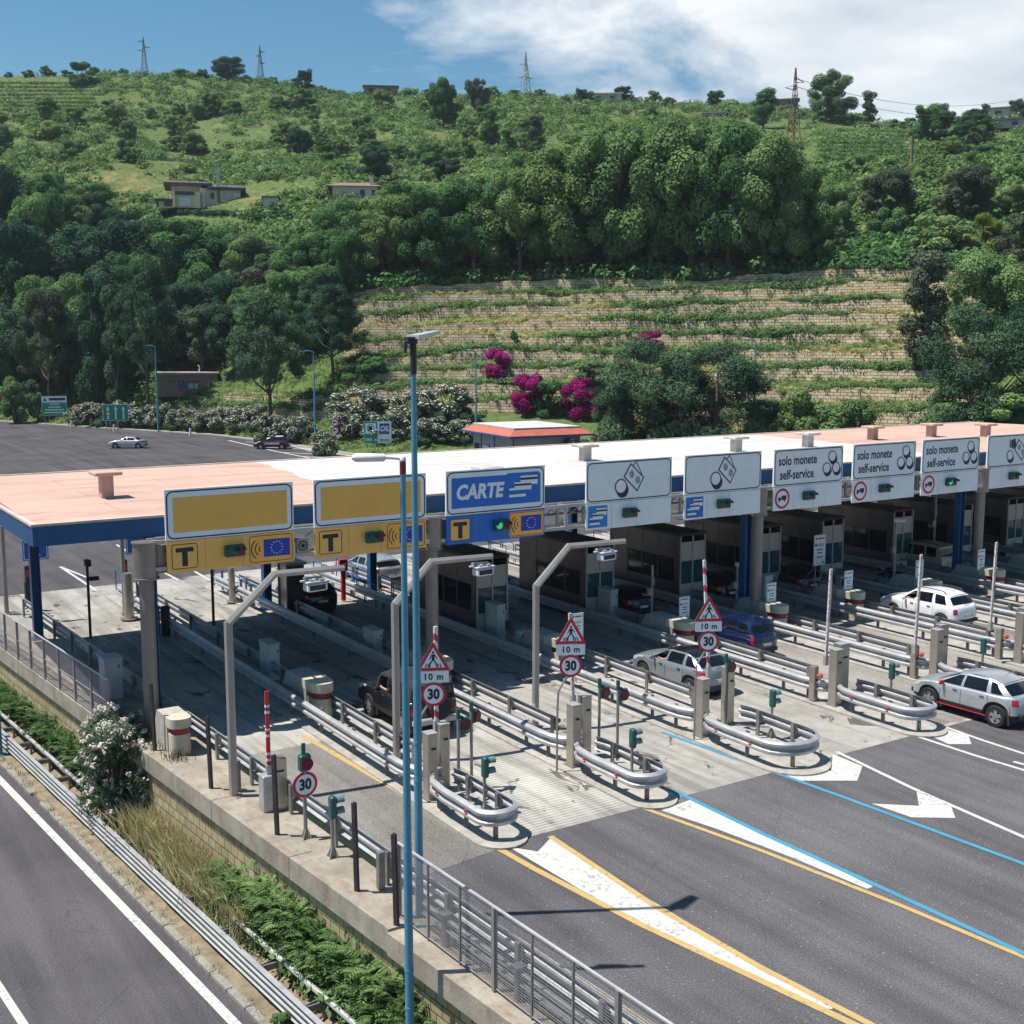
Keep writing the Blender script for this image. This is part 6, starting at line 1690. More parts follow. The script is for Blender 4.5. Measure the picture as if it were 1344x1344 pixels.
    for sx in (1, -1):
        for i in range(len(lines) - 1):
            (a0, a1, kd), (b0, b1, _) = lines[i], lines[i + 1]
            def strip(m, t0, t1, nn=4, ins=0.0):
                m.grid([[tuple(np.array(gp(a0, a1, t, sx)) * (1 - q) + np.array(gp(b0, b1, t, sx)) * q - np.array([sx * ins, 0, 0])) for t in np.linspace(t0, t1, nn)] for q in (0, .5, 1)], flip=(sx > 0))
            if kd == 'b': strip(gh, 0, 1, 6)
            else:
                strip(gh, 0, .07, 2); strip(gh, .88, 1, 3)
                if not (kd == 'o' and sx < 0): strip(glass, .07, .88, 5, .008)
    # windscreen and rear window
    def screen(i, m, t0, t1, bow, frame=True, flip=False):
        yb_, yr_, _ = lines[i]
        rows_ = []
        for t in np.linspace(t0, t1, 5):
            p = gp(yb_, yr_, t, 1); rows_.append([(p[0] * q, p[1] + bow * (1 - q * q), p[2] + .035 * t * (1 - q * q)) for q in np.linspace(-1, 1, 9)])
        m.grid(rows_, flip=flip)
    screen(0, glass, .03, .95, .09, flip=False); screen(0, gh, .95, 1.0, .09)
    screen(-1, gh, 0, .13, -.05, flip=True); screen(-1, glass, .13, .90, -.05, flip=True); screen(-1, gh, .90, 1, -.05, flip=True)
    roof = MB(); rows_ = []
    for yv in np.linspace(y_r0, y_r1, 12):
        x_ = rail_x(yv); z_ = roof_z(yv) - .05; t = (yv - y_r1) / (y_r0 - y_r1); bow = .09 * max(0, (t - .8) / .2) - .05 * max(0, (.2 - t) / .2)
        rows_.append([(x_ * q, yv + bow * (1 - q * q), z_ + .05 * (1 - abs(q) ** 3)) for q in np.linspace(-1, 1, 11)])
    roof.grid(rows_, flip=False)
    body.build('body', col, r, smooth=True, ang=45); cl.build('lower_cladding', PLAST if clad else col, r, smooth=True, ang=45)
    gh.build('window_frame', col if not roof_col else (gl or col), r, smooth=True, ang=40); roof.build('roof', roof_col or col, r, smooth=True, ang=40)
    glass.build('window_glass', CGLASS, r, smooth=True, ang=40)
    # dark floor, arches, seats
    it.box((0, 0, sill + .1), (W * .86, L * .8, .12)); 
    for q in (yr, yf):
        for sx in (1, -1): it.box((sx * hx * .62, q, wr * 1.25), (hx * .5, wr * 2.5, wr * 1.7))
    for sx in (-.4, .4):
        yy_ = (y_r0 * .35 + y_r1 * .65) + .35; it.box((sx * hx, yy_, belt - .15), (.48, .22, .75), bev=.06); it.box((sx * hx, yy_ - .02, belt + .34), (.24, .12, .2), bev=.04)
        it.box((sx * hx, yy_ - .95, belt - .1), (.52, .2, .6), bev=.06)
    it.build('interior', INTER, r)
    # wheels
    wm = None
    for q in (yr, yf):
        for sx in (1, -1):
            tw = .21; xo = sx * (hx * .985 - tw / 2)
            t_ = MB(); prof = [(wr * .62, -tw / 2), (wr * .93, -tw / 2), (wr, -tw * .3), (wr, tw * .3), (wr * .93, tw / 2), (wr * .62, tw / 2)]
            nn = 28; vs = []; fs = []
            for (rad, xx) in prof:
                for i in range(nn): a = 2 * math.pi * i / nn; vs.append((xo + xx, q + rad * math.cos(a), wr + rad * math.sin(a)))
            for k in range(len(prof) - 1):
                for i in range(nn): j = (i + 1) % nn; fs.append((k * nn + i, k * nn + j, (k + 1) * nn + j, (k + 1) * nn + i))
            t_.add(vs, fs); w_ = t_.build('wheel', TYRE, r, smooth=True, ang=35)
            rm = MB(); xf = xo + sx * tw * .30
            rm.cyl((xf - sx * .03, q, wr), (xf - sx * .02, q, wr), wr * .63, n=24)
            for k in range(5):
                a = k * 2 * math.pi / 5 + .3; c, s_ = math.cos(a), math.sin(a); b1 = .045; b2 = .075
                pts = [(q + c * .05 - s_ * b1, wr + s_ * .05 + c * b1), (q + c * wr * .62 - s_ * b2, wr + s_ * wr * .62 + c * b2), (q + c * wr * .62 + s_ * b2, wr + s_ * wr * .62 - c * b2), (q + c * .05 + s_ * b1, wr + s_ * .05 - c * b1)]
                rm.add([(xf + sx * .02, a_, b_) for a_, b_ in pts] + [(xf - sx * .02, a_, b_) for a_, b_ in pts], [(0, 1, 2, 3), (0, 4, 5, 1), (1, 5, 6, 2), (2, 6, 7, 3)], 1)
            rm.cyl((xf, q, wr), (xf + sx * .03, q, wr), .07, n=10, mi=1)
            ring_ = [(xf + sx * .015, q + wr * .61 * math.cos(a), wr + wr * .61 * math.sin(a)) for a in np.linspace(0, 2 * math.pi, 25)[:-1]]; rm.tube(ring_, .018, 5, 1, True)
            rm.build('rim', [BLACKP, RIMM], w_)
    # lamps, plate, mirrors, handles, seams
    def patch(name, a_frac, s_rng, m, rear=True, off=.012, both=True):
        for sx in (1, -1):
            mb = MB(); P = [p for p in out_ if (p[1] < 0) == rear]
            if not rear: P = P[::-1]
            acc = [0.0]
            for i in range(1, len(P)): acc.append(acc[-1] + math.hypot(P[i][0] - P[i - 1][0], P[i][1] - P[i - 1][1]))
            rows_ = []
            for aa in np.linspace(a_frac[0], a_frac[1], 9):
                px_ = np.interp(aa, acc, [p[0] for p in P]); py_ = np.interp(aa, acc, [p[1] for p in P])
                nx, ny = (px_ / hx) ** (n - 1), math.copysign((abs(py_) / hy) ** (n - 1), py_); nl = math.hypot(nx, ny) or 1
                col_ = []
                for s in np.linspace(s_rng[0], s_rng[1], 5):
                    p = surf(px_, py_, s); col_.append(((p[0] + nx / nl * off) * sx, p[1] + ny / nl * off, p[2]))
                rows_.append(col_)
            mb.grid(rows_, flip=(sx < 0)); mb.build(name, m, r, smooth=True)
    patch('tail_lamp', (hx * tail[0][0] * 2, hx * tail[0][1] * 2), tail[1], TAILR); patch('head_lamp', (hx * .95, hx * 1.75), (.70, .92), HEADL, rear=False)
    zp = sill + (belt - sill) * .55
    ry = surf(0, -hy, .55)[1]
    if plate:
        mb = MB(); mb.box((0, ry - .012, zp), (.52, .015, .115)); mb.box((-.235, ry - .022, zp), (.04, .006, .11), mi=1); mb.box((.235, ry - .022, zp), (.04, .006, .11), mi=1); mb.build('number_plate', [PLATE, PLBLUE], r)
    mb = MB(); zb_ = sill + .16; mb.box((0, -hy * .995, zb_), (W * .72, .05, .16), bev=.02); mb.box((0, hy * .985, zb_), (W * .66, .05, .16), bev=.02); mb.build('bumper_insert', PLAST, r)
    mb = MB(); mb.box((0, hy * .99, nose - .16), (W * .42, .04, .12), bev=.015); mb.build('grille', PLAST, r)
    ym = lines[0][0] - .42
    for sx in (1, -1):
        mb = MB(); mb.box((sx * (hx + .09), ym, belt + .08), (.19, .10, .14), bev=.035); mb.tube([(sx * (hx * .92), ym, belt + .02), (sx * (hx + .05), ym, belt + .06)], .025, 6); mb.build('wing_mirror', mirror_col or col, r, smooth=True)
    sm = MB(); hd = MB()
    dl = [l for l in lines if True]
    pil = [(lines[i][0] + lines[i + 1][0]) / 2 for i in range(1, len(lines) - 1) if lines[i][2] == 'b'][:3]
    for sx in (1, -1):
        for q in [lines[0][0] - .30] + pil[:2]:
            pts = [surf(xw(q), q, s) for s in np.linspace(.14, 1.0, 8)]
            sm.grid([[(sx * (p[0] + .003), p[1] - .008, p[2]) for p in pts], [(sx * (p[0] + .003), p[1] + .008, p[2]) for p in pts]], flip=(sx > 0))
        for q in pil[:2]:
            p = surf(xw(q + .22), q + .22, .84); hd.box((sx * (p[0] + .018), p[1], p[2]), (.035, .17, .035), bev=.01)
    sm.build('door_seam', BLACKP, r); hd.build('door_handle', PLAST if col is not None else PLAST, r)
    mb = MB(); p = gp(lines[-1][0], lines[-1][1], .16, 1); mb.tube([(0, p[1] - .07, p[2] - .02), (p[0] * .62, p[1] - .02, p[2] + .10)], .012, 5); mb.build('rear_wiper', BLACKP, r)
    if rails:
        mb = MB()
        for sx in (1, -1): mb.tube(smooth_path([(sx * rail_x(yv) * .93, yv, roof_z(yv) + (.06 if 0 < i < 3 else .0)) for i, yv in enumerate((y_r0 - .15, y_r0 - .4, y_r1 + .45, y_r1 + .2))], 4), .022, 6)
        mb.build('roof_rail', rails if not isinstance(rails, bool) else DARKM, r)
    mb = MB(); mb.tube([(0.0, y_r1 + .3, roof_z(y_r1 + .3)), (0, y_r1 - .0, roof_z(y_r1 + .3) + .28)], .008, 4); mb.build('aerial', BLACKP, r)
    return r
# window lines, from the windscreen back: (y at belt, y at roof, kind of the strip that follows)
def hatch_lines(hy, ws=.50, wr=.12, b1=.02, c1=-.42, d1=-.80, rear=-.93, rroof=-.72, k0='g', quarter=True):
    l = [(hy * ws, hy * wr, 'b'), (hy * (ws - .10), hy * (wr - .05), k0), (hy * b1, hy * (b1 - .02), 'b'), (hy * (b1 - .05), hy * (b1 - .06), 'g'), (hy * c1, hy * (c1 + .02), 'b')]
    if quarter: l += [(hy * (c1 - .08), hy * (c1 - .03), 'g'), (hy * d1, hy * (rroof + .10), 'b')]
    l += [(hy * rear, hy * rroof, 'b')]; return l
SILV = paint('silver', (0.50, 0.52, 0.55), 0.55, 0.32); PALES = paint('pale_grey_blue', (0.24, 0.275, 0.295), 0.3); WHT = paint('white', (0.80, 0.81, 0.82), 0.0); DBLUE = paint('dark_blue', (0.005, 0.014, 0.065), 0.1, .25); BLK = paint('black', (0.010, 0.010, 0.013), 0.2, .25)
CREAM = paint('cream', (0.50, 0.46, 0.33), 0.1); NAVY = paint('navy', (0.008, 0.012, 0.045), 0.1, .25); DGREY = paint('dark_grey', (0.010, 0.010, 0.012), .1, .4); SOFT = plain('soft_top', (0.018, 0.018, 0.022), .85, 0, .15, 3)
def gpos(u, v): p = at(u, v, 0.0); return p[0], p[1]
# rear bumper pixel -> rear centre of the car
def car_rear(u, v, L, lx_=None):
    p = at(u, v, 0.0); return (p[0] if lx_ is None else lx_), p[1] + L / 2
def cl(hw_): return hw_
L = 4.2; cx_, cy_ = 28.95, 33.6
car('grey crossover car with a black roof waiting right of the ribbed lane', 28.75, 32.95, R(1.5), 4.2, 1.80, 1.54, PALES, belt=.98, nose=.78, wr=.335, clad=True, lines=hatch_lines(2.1, .46, .06, .0, -.44, -.80, -.92, -.62, 'o'), roof_col=BLK, roofw=.66, roof_arc=.13, tail=((.34, .66), (.76, .92)), n=5)
car('dark blue small car with tall red tail lamps', 33.85, 35.5, R(1), 3.55, 1.58, 1.56, DBLUE, belt=.96, nose=.74, wr=.28, lines=hatch_lines(1.78, .62, .22, .06, -.42, -.82, -.95, -.78, 'o'), roofw=.74, tail=((.42, .50), (.55, .98)), n=6, tailtilt=.04, roof_arc=.12)
car('white off-road style car with black roof rails and dark rear window', 44.75, 34.65, R(.5), 4.32, 1.82, 1.66, WHT, belt=1.04, nose=.86, sill=.30, wr=.35, lines=hatch_lines(2.16, .44, .12, .0, -.40, -.76, -.93, -.74, 'o'), roofw=.72, rails=True, tail=((.36, .47), (.58, .86)), n=6, roof_arc=.11)
car('silver crossover hatchback with red mirror caps and a red sill stripe', *(lambda p: (p[0], p[1]))(at(1278, 935, 0)), R(2), 4.25, 1.80, 1.60, SILV, belt=1.0, nose=.78, sill=.28, wr=.365, clad=True, lines=hatch_lines(2.12, .50, .08, .0, -.46, -.76, -.92, -.66), roofw=.68, roof_arc=.14, tail=((.34, .47), (.66, .92)), n=4.6, mirror_col=REDP)
# dark off-roader at rest in the second lane
orx = (18.15, 34.6)
o_ = car('black soft-top off-road car with a spare wheel, behind the middle camera mast', orx[0], orx[1], 0, 4.0, 1.78, 1.80, DGREY, belt=1.12, nose=1.0, sill=.42, wr=.40, clad=True, lines=hatch_lines(2.0, .30, .20, -.12, -.60, -.80, -.96, -.90, 'o'), roofw=.86, roof_col=SOFT, gl=SOFT, n=14, tail=((.42, .48), (.45, .75)), tailtilt=.0, plate=False, rails=False)
mb = MB(); mb.lathe([(.2, -.11), (.36, -.11), (.39, -.06), (.39, .06), (.36, .11), (.0, .12)], n=24); s_ = mb.build('spare_wheel', TYRE, o_, smooth=True); s_.rotation_euler = (R(90), 0, 0); s_.location = (.1, -2.13, .98)
mb = MB(); mb.box((0, -2.06, .58), (1.7, .2, .2), bev=.04); mb.build('rear_bumper', plain('bumper_grey', (0.45, 0.44, 0.42), .5, .2), o_)
car('silver estate car driving off beyond the second yellow sign', 27.9, 57.0, R(2), 4.5, 1.75, 1.48, SILV, belt=.95, nose=.72, wr=.31, lines=hatch_lines(2.25, .46, .16, .02, -.36, -.78, -.96, -.80), roofw=.74, n=7, tail=((.38, .50), (.70, .98)), tailtilt=.03)
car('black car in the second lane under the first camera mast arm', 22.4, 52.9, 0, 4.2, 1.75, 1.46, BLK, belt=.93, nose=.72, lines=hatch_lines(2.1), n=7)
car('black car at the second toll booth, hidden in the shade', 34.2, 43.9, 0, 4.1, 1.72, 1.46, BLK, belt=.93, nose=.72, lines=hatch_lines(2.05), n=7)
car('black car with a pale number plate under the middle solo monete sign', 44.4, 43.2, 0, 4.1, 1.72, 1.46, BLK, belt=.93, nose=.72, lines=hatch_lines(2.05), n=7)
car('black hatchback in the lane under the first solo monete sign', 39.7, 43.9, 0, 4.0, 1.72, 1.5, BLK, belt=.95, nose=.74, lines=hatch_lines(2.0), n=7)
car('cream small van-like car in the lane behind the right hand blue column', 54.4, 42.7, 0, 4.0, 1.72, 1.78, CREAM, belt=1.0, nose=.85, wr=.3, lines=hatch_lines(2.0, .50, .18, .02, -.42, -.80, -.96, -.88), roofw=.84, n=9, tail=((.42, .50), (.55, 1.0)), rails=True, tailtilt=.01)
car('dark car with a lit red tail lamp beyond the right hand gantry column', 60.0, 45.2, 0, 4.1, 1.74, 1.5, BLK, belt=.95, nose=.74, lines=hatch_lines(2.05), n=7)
p = at(168, 588, 0)
car('silver saloon car driving across the far asphalt', p[0], p[1], R(20) + math.pi * .0 + R(40), 4.5, 1.76, 1.42, SILV, belt=.93, nose=.70, wr=.31, deck=-1.6, lines=[(2.25 * .40, 2.25 * .08, 'b'), (2.25 * .30, 2.25 * .02, 'g'), (-.05, -.08, 'b'), (-.15, -.16, 'g'), (-2.25 * .50, -2.25 * .34, 'b'), (-2.25 * .66, -2.25 * .42, 'b')], roofw=.70, n=6)
p = at(357, 589, 0)
pc = car('dark blue police car with a red stripe and white lettering, parked by the pine', p[0], p[1], R(57), 4.2, 1.76, 1.50, NAVY, belt=.95, nose=.74, lines=hatch_lines(2.1), n=7)
for sx in (1, -1):
    mb = MB(); mb.box((sx * .885, -.25, .93), (.02, 2.9, .12)); mb.build('red_stripe', REDP, pc)
    d = Decal(); d.text('CARABINIERI', 0, 0, .34, SG_WHITE, 1, bold=.01, xs=.95); d.build('lettering', pc, (sx * .893, -.15, .70), sx * math.pi / 2)
mb = MB(); mb.box((0, -.1, 1.56), (1.0, .22, .12), bev=.03); mb.build('light_bar', HEADL, pc); mb = MB(); mb.box((0, -.9, 1.495), (1.1, .9, .03)); mb.build('white_roof_panel', WHITEP, pc)
# red sill stripe of the silver crossover
for o in list(bpy.data.objects):
    if o.get('label', '').startswith('silver crossover'):
        for sx in (1, -1): mb = MB(); mb.box((sx * .872, 0, .315), (.02, 2.0, .035)); mb.build('sill_stripe', REDP, o)
# --- drivers: seated, left arm resting on the open window
SKIN = plain('skin', (0.46, 0.25, 0.17), 0.55, 0, .06, 8); HAIR = plain('hair_dark', (0.02, 0.014, 0.01), 0.7)
def skin_mesh(name, verts, edges, radii, mat, parent, sub=2):
    me = bpy.data.meshes.new(name); me.from_pydata(verts, edges, []); o = bpy.data.objects.new(name, me); COL.objects.link(o)
    m = o.modifiers.new('s', 'SKIN'); 
    for i, rr in enumerate(radii): me.skin_vertices[0].data[i].radius = (rr, rr)
    me.skin_vertices[0].data[0].use_root = True
    s = o.modifiers.new('d', 'SUBSURF'); s.levels = sub; s.render_levels = sub
    bpy.context.view_layer.update()
    m2 = bpy.data.meshes.new_from_object(o.evaluated_get(bpy.context.evaluated_depsgraph_get())); m2.name = name
    bpy.data.objects.remove(o)
    m2.materials.clear(); m2.materials.append(mat); m2.polygons.foreach_set('use_smooth', [True] * len(m2.polygons))
    o = bpy.data.objects.new(name, m2); link(o, parent); return o
def driver(x, y, rz, seat, belt, hx, label, shirt):
    """pelvis at the seat; left elbow on the sill, forearm towards the front"""
    e = hx * .4
    V = [(0, 0, 0), (0, -.05, .22), (0, -.07, .42), (0, -.05, .56), (0, -.02, .64), (0, .02, .76), (0, .03, .86), (-.18, -.06, .50), (-.18 - e * .4, .03, .28 + belt), (-.30 - e * .55, .20, belt + .06), (-.32 - e * .5, .34, belt + .13), (.19, -.06, .50), (.24, .12, .26), (.14, .40, .30), (-.10, .38, .02), (-.12, .72, -.18), (.10, .38, .02), (.12, .72, -.18)]
    V[8] = (-.27, .0, belt * .5 + .22); V[9] = (-.36, .24, belt + .06); V[10] = (-.34, .40, belt + .15)
    E = [(0, 1), (1, 2), (2, 3), (3, 4), (4, 5), (5, 6), (2, 7), (7, 8), (8, 9), (9, 10), (2, 11), (11, 12), (12, 13), (0, 14), (14, 15), (0, 16), (16, 17)]
    Rr = [.14, .14, .15, .075, .06, .10, .075, .075, .05, .042, .035, .075, .05, .036, .085, .06, .085, .06]
    for k in range(5):
        i = len(V); bx = -.375 + k * .018; V += [(bx, .46 + (.02 if 0 < k < 4 else -.03), belt + .17 - .01 * k), (bx - .005, .50 + (.03 if 0 < k < 4 else -.02), belt + .15)]; E += [(10, i), (i, i + 1)]; Rr += [.010, .009]
    r = skin_mesh('person', V, E, Rr, SKIN, None); r.location = (x, y, seat); r.rotation_euler = (0, 0, rz); tag(r, label, 'person')
    skin_mesh('shirt', [(0, 0, .02), (0, -.05, .22), (0, -.07, .42), (0, -.055, .53), (-.19, -.06, .49), (-.245, -.02, .40), (.19, -.06, .49), (.235, .05, .36)], [(0, 1), (1, 2), (2, 3), (2, 4), (4, 5), (2, 6), (6, 7)], [.155, .155, .165, .08, .09, .07, .09, .07], shirt, r)
    skin_mesh('hair', [(0, -.03, .76), (0, .0, .86), (0, .04, .89)], [(0, 1), (1, 2)], [.10, .098, .07], HAIR, r, 2)
    mb = MB(); mb.add([(-.02, .125, .79), (.02, .125, .79), (0, .16, .775), (0, .122, .84)], [(0, 1, 2), (1, 3, 2), (3, 0, 2)]); mb.build('nose', SKIN, r)
    mb = MB(); mb.box((-.04, .125, .825), (.025, .012, .012)); mb.box((.04, .125, .825), (.025, .012, .012)); mb.box((0, .125, .74), (.05, .012, .01)); mb.build('eyes', BLACKP, r)
SHW = plain('shirt_white', (0.55, 0.56, 0.58), .8); SHD = plain('shirt_dark', (0.05, 0.06, 0.1), .8); SHR = plain('shirt_red', (0.4, 0.08, 0.07), .8)
driver(28.75 - .36, 32.95 + .25, R(1.5), .52, .44, .9, 'driver in a pale shirt in the grey crossover car', SHW)
driver(33.85 - .33, 35.5 + .15, R(1), .52, .42, .79, 'driver in a red shirt in the dark blue car', SHR)
driver(44.75 - .40, 34.65 + .25, R(.5), .58, .48, .91, 'driver in a pale shirt in the white car', SHW)
driver(18.15 - .40, 34.6 + .05, 0, .68, .46, .89, 'driver in a dark shirt with a bare arm out of the black off-road car', SHD)
# --- motorcycle in the shade
p = at(1168, 770, 0)
r = thing('motorcycle', 'dark motorcycle in the shade behind the white car', 'motorcycle', (49.6, 40.6, 0), R(5))
for q in (-.7, .7):
    mb = MB(); mb.tube([(0, q + .29 * math.cos(a), .31 + .29 * math.sin(a)) for a in np.linspace(0, 2 * math.pi, 25)[:-1]], .055, 8, closed=True); w_ = mb.build('wheel', TYRE, r, smooth=True)
    mb = MB(); mb.cyl((-.02, q, .31), (.02, q, .31), .22, n=18); mb.build('rim', RIMM, w_)
mb = MB(); mb.box((0, 0, .5), (.28, .55, .35), bev=.06); mb.tube([(0, .7, .31), (0, .45, .95)], .04, 6); mb.tube([(0, -.7, .31), (0, -.1, .5)], .04, 6); mb.tube([(.15, -.8, .4), (.15, .1, .35)], .05, 8); mb.build('frame', DARKM, r)
mb = MB(); mb.box((0, .15, .86), (.30, .5, .26), bev=.1); mb.build('tank', BLK, r, smooth=True); mb = MB(); mb.box((0, -.42, .82), (.28, .7, .12), bev=.05); mb.build('seat', PLAST, r)
mb = MB(); mb.tube([(-.36, .34, 1.05), (0, .45, 1.0), (.36, .34, 1.05)], .02, 6); mb.build('handlebar', DARKM, r); mb = MB(); mb.lathe([(0, -.08), (.1, -.05), (.1, .05), (0, .08)], (0, .58, .9), 12); mb.build('head_lamp', HEADL, r)
# ================================================================== FENCES, LAMP POSTS AND THE REST OF THE SITE
def mesh_panel_mat():
    m, nt, out = new_mat('wire_mesh'); k = NT(nt); uv = k.n('ShaderNodeUVMap').outputs[0]
    sp = k.n('ShaderNodeSeparateXYZ'); k.l(uv, sp.inputs[0])
    def line(c, per, wd):
        f = k.math('FRACT', k.math('DIVIDE', c, per)); return k.math('LESS_THAN', f, wd)
    a = k.math('MAXIMUM', line(sp.outputs[0], 0.22, 0.05), line(sp.outputs[1], 0.06, 0.42))
    b = k.bsdf((0.30, 0.30, 0.32), 0.5, 0.4); t = k.n('ShaderNodeBsdfTransparent')
    mx = k.n('ShaderNodeMixShader'); k.l(a, mx.inputs[0]); k.l(t.outputs[0], mx.inputs[1]); k.l(b, mx.inputs[2]); k.l(mx.outputs[0], out.inputs[0]); return m
WIRE = mesh_panel_mat()
def mesh_fence(label, pts_y, xf, z0, h, thick_every, name='mesh_fence', midrail=False):
    p0 = (xf(pts_y[0]), pts_y[0], z0); r = thing(name, label, 'fence', p0)
    mb = MB(); mb.tube([(xf(y), y, z0 + h) for y in (pts_y[0], pts_y[-1])], .035, 8)
    mb.build('top_rail', GALV, r, world=True, smooth=True)
    mb = MB(); mb.tube([(xf(y), y, z0 + .06) for y in (pts_y[0], pts_y[-1])], .02, 6)
    if midrail: mb.tube([(xf(y), y, z0 + h * .5) for y in (pts_y[0], pts_y[-1])], .025, 6)
    mb.build('lower_rail', GALV_D, r, world=True, smooth=True)
    for i, y in enumerate(pts_y):
        mb = MB(); t = .045 if i % thick_every == 0 else .022; mb.box((xf(y), y, z0 + h / 2), (t * 2, t * 2, h)); mb.build('fence_post', GALV_D if t < .04 else GREYP, r, world=True)
    for i in range(len(pts_y) - 1):
        y0, y1 = pts_y[i], pts_y[i + 1]
        me = bpy.data.meshes.new('wire_panel'); vs = [(xf(y0), y0, z0 + .07), (xf(y1), y1, z0 + .07), (xf(y1), y1, z0 + h), (xf(y0), y0, z0 + h)]
        me.from_pydata([(a - p0[0], b - p0[1], c - p0[2]) for a, b, c in vs], [], [(0, 1, 2, 3)]); uvl = me.uv_layers.new(name='UVMap'); Lp = abs(y1 - y0)
        for li, uvv in enumerate(((0, 0), (Lp, 0), (Lp, h), (0, h))): uvl.data[li].uv = uvv
        me.materials.append(WIRE); link(bpy.data.objects.new('wire_panel', me), r)
    return r
mesh_fence('grey wire mesh fence on the wall at the bottom, beside the near lane', [22.2 - 1.22 * i for i in range(19)], lambda y: 11.42 + .045 * (22 - y), .06, 1.72, 3)
mesh_fence('grey mesh fence on the wall at the left, behind the white oleander', [39.0 + 1.75 * i for i in range(14)], lambda y: xb(y) - .02 if False else 9.62 - .0805 * (y - 39), .1, 1.55, 1, midrail=True)
# pipes along the inside of the near fence
r = thing('pipe_run', 'pair of pale pipes running behind the near mesh fence', 'pipe', (11.7, 15, .5))
mb = MB(); mb.tube([(11.62 + .045 * (22 - y), y, .62) for y in np.linspace(21.5, 0, 14)], .05, 8); mb.tube([(11.6 + .045 * (22 - y), y, .42) for y in np.linspace(21.5, 0, 14)], .035, 8); mb.build('pipes', GALV, r, world=True, smooth=True)
for y in np.arange(20.6, 2, -2.6):
    mb = MB(); mb.box((11.6 + .045 * (22 - y), y, .38), (.13, .13, .64)); mb.box((11.6 + .045 * (22 - y), y, .74), (.26, .22, .08)); mb.build('pipe_support', GALV_D, r, world=True)
# cable coil at the lamp foot
p = at(556, 1195, .06); mb = MB(); rc = random.Random(3)
for i in range(7):
    a0 = rc.random() * 6; mb.tube([(rc.uniform(-.1, .1) + (.2 + .1 * rc.random()) * math.cos(a0 + t), (.2 + .1 * rc.random()) * math.sin(a0 + t) + t * .02, .04 + .05 * i * rc.random() + .05 * math.sin(t * 2)) for t in np.linspace(0, 5.5, 16)], .012, 5)
o = mb.build('cable_coil', plain('cable_grey', (0.35, 0.34, 0.32), .6), smooth=True); o.location = (p[0] + .1, p[1] - .2, .06); tag(o, 'tangled coil of pale cable behind the mesh fence at the lamp foot', 'cable')
# --- lamp posts
def lamp(x, y, z0, h, label, heads, r0=.092, r1=.055, mat=LAMPBLUE, grp=None, joint=None):
    r = thing('street_lamp', label, 'street lamp', (x, y, z0), 0, grp)
    mb = MB(); mb.cyl((0, 0, 0), (0, 0, h * .42), r0, r0 * .96, 16); mb.cyl((0, 0, h * .42), (0, 0, h * .94), r0 * .90, r1, 16); mb.cyl((0, 0, 0), (0, 0, .02), r0 * 2, n=12); mb.build('pole', mat, r, smooth=True, ang=30)
    if joint:
        mb = MB()
        for q in joint: mb.cyl((0, 0, q), (0, 0, q + .05), r0 * 1.07, n=16)
        mb.build('joint_ring', mat, r, smooth=True, ang=30)
    heads(r, h); return r
def head_flat(r, h):
    mb = MB(); mb.cyl((0, 0, h * .94), (0, 0, h - .12), .07, n=12); mb.box((-.05, 0, h - .06), (.22, .16, .14)); mb.tube([(-.08, 0, h - .05), (-.22, -.1, h - .1), (-.24, -.1, h - .32)], .035, 6); mb.build('bracket', DARKM, r)
    mb = MB(); a = Vector((.95, .30, .14)); n_ = Vector((-.3, .95, 0)).normalized() * .17
    P = [Vector((-.02, 0, h - .03)) - n_ * 1.1, Vector((-.02, 0, h - .03)) + n_ * 1.1, Vector((-.02, 0, h - .03)) + a * .72 + n_ * .7, Vector((-.02, 0, h - .03)) + a * .72 - n_ * .7]
    mb.add([tuple(p) for p in P] + [tuple(p + Vector((0, 0, .075))) for p in P], [(3, 2, 1, 0), (4, 5, 6, 7), (0, 1, 5, 4), (1, 2, 6, 5), (2, 3, 7, 6), (3, 0, 4, 7)]); mb.build('lamp_head', plain('lamp_shell', (0.50, 0.51, 0.53), 0.4, .3, .1, 3), r)
lamp(11.86, 22.1, .06, 12.55, 'tall blue lamp post with a flat grey head, rising behind the mesh fence', head_flat, joint=(3.05, 3.9))
def head_twin(r, h):
    mb = MB(); mb.cyl((0, 0, h * .94), (0, 0, h - .24), .056, n=12); mb.build('neck', LAMPBLUE, r); mb = MB(); mb.cyl((0, 0, h - .24), (0, 0, h + .02), .062, n=12); mb.build('red_sleeve', plain('sleeve_dark_red', (0.16, 0.015, 0.03), .5, 0, .2, 3), r)
    mb = MB(); mb.lathe([(.0, -.07), (.06, -.04), (.065, .02), (.04, .06), (0, .07)], (0, 0, h + .03), 12); mb.tube([(0, 0, h + .05), (-.12, .08, h + .07), (-.28, .18, h + .08)], .04, 8); mb.build('arm', WHITEP, r, smooth=True)
    mb = MB(); mb.tube([(-.26, .16, h + .08), (-.30, .19, h + .07), (-.74, .47, h + .07), (-.80, .51, h + .07)], [.03, .075, .085, .04], 10); mb.build('lamp_head', WHITEP, r, smooth=True)
b = at_y(533, 1380, 22.9)
lamp(10.5, 20.03, -2.9, 13.2, 'tall blue lamp post with a white head pointing left, rooted below the retaining wall', head_twin, r0=.088, r1=.055, joint=(2.2, 3.0))
def head_small(r, h):
    mb = MB(); mb.tube([(0, 0, h * .94), (0, 0, h), (-.5, .1, h + .15), (-1.1, .2, h + .15)], .07, 6); mb.box((-1.2, .2, h + .12), (.7, .25, .12)); mb.build('lamp_head', LAMPBLUE, r)
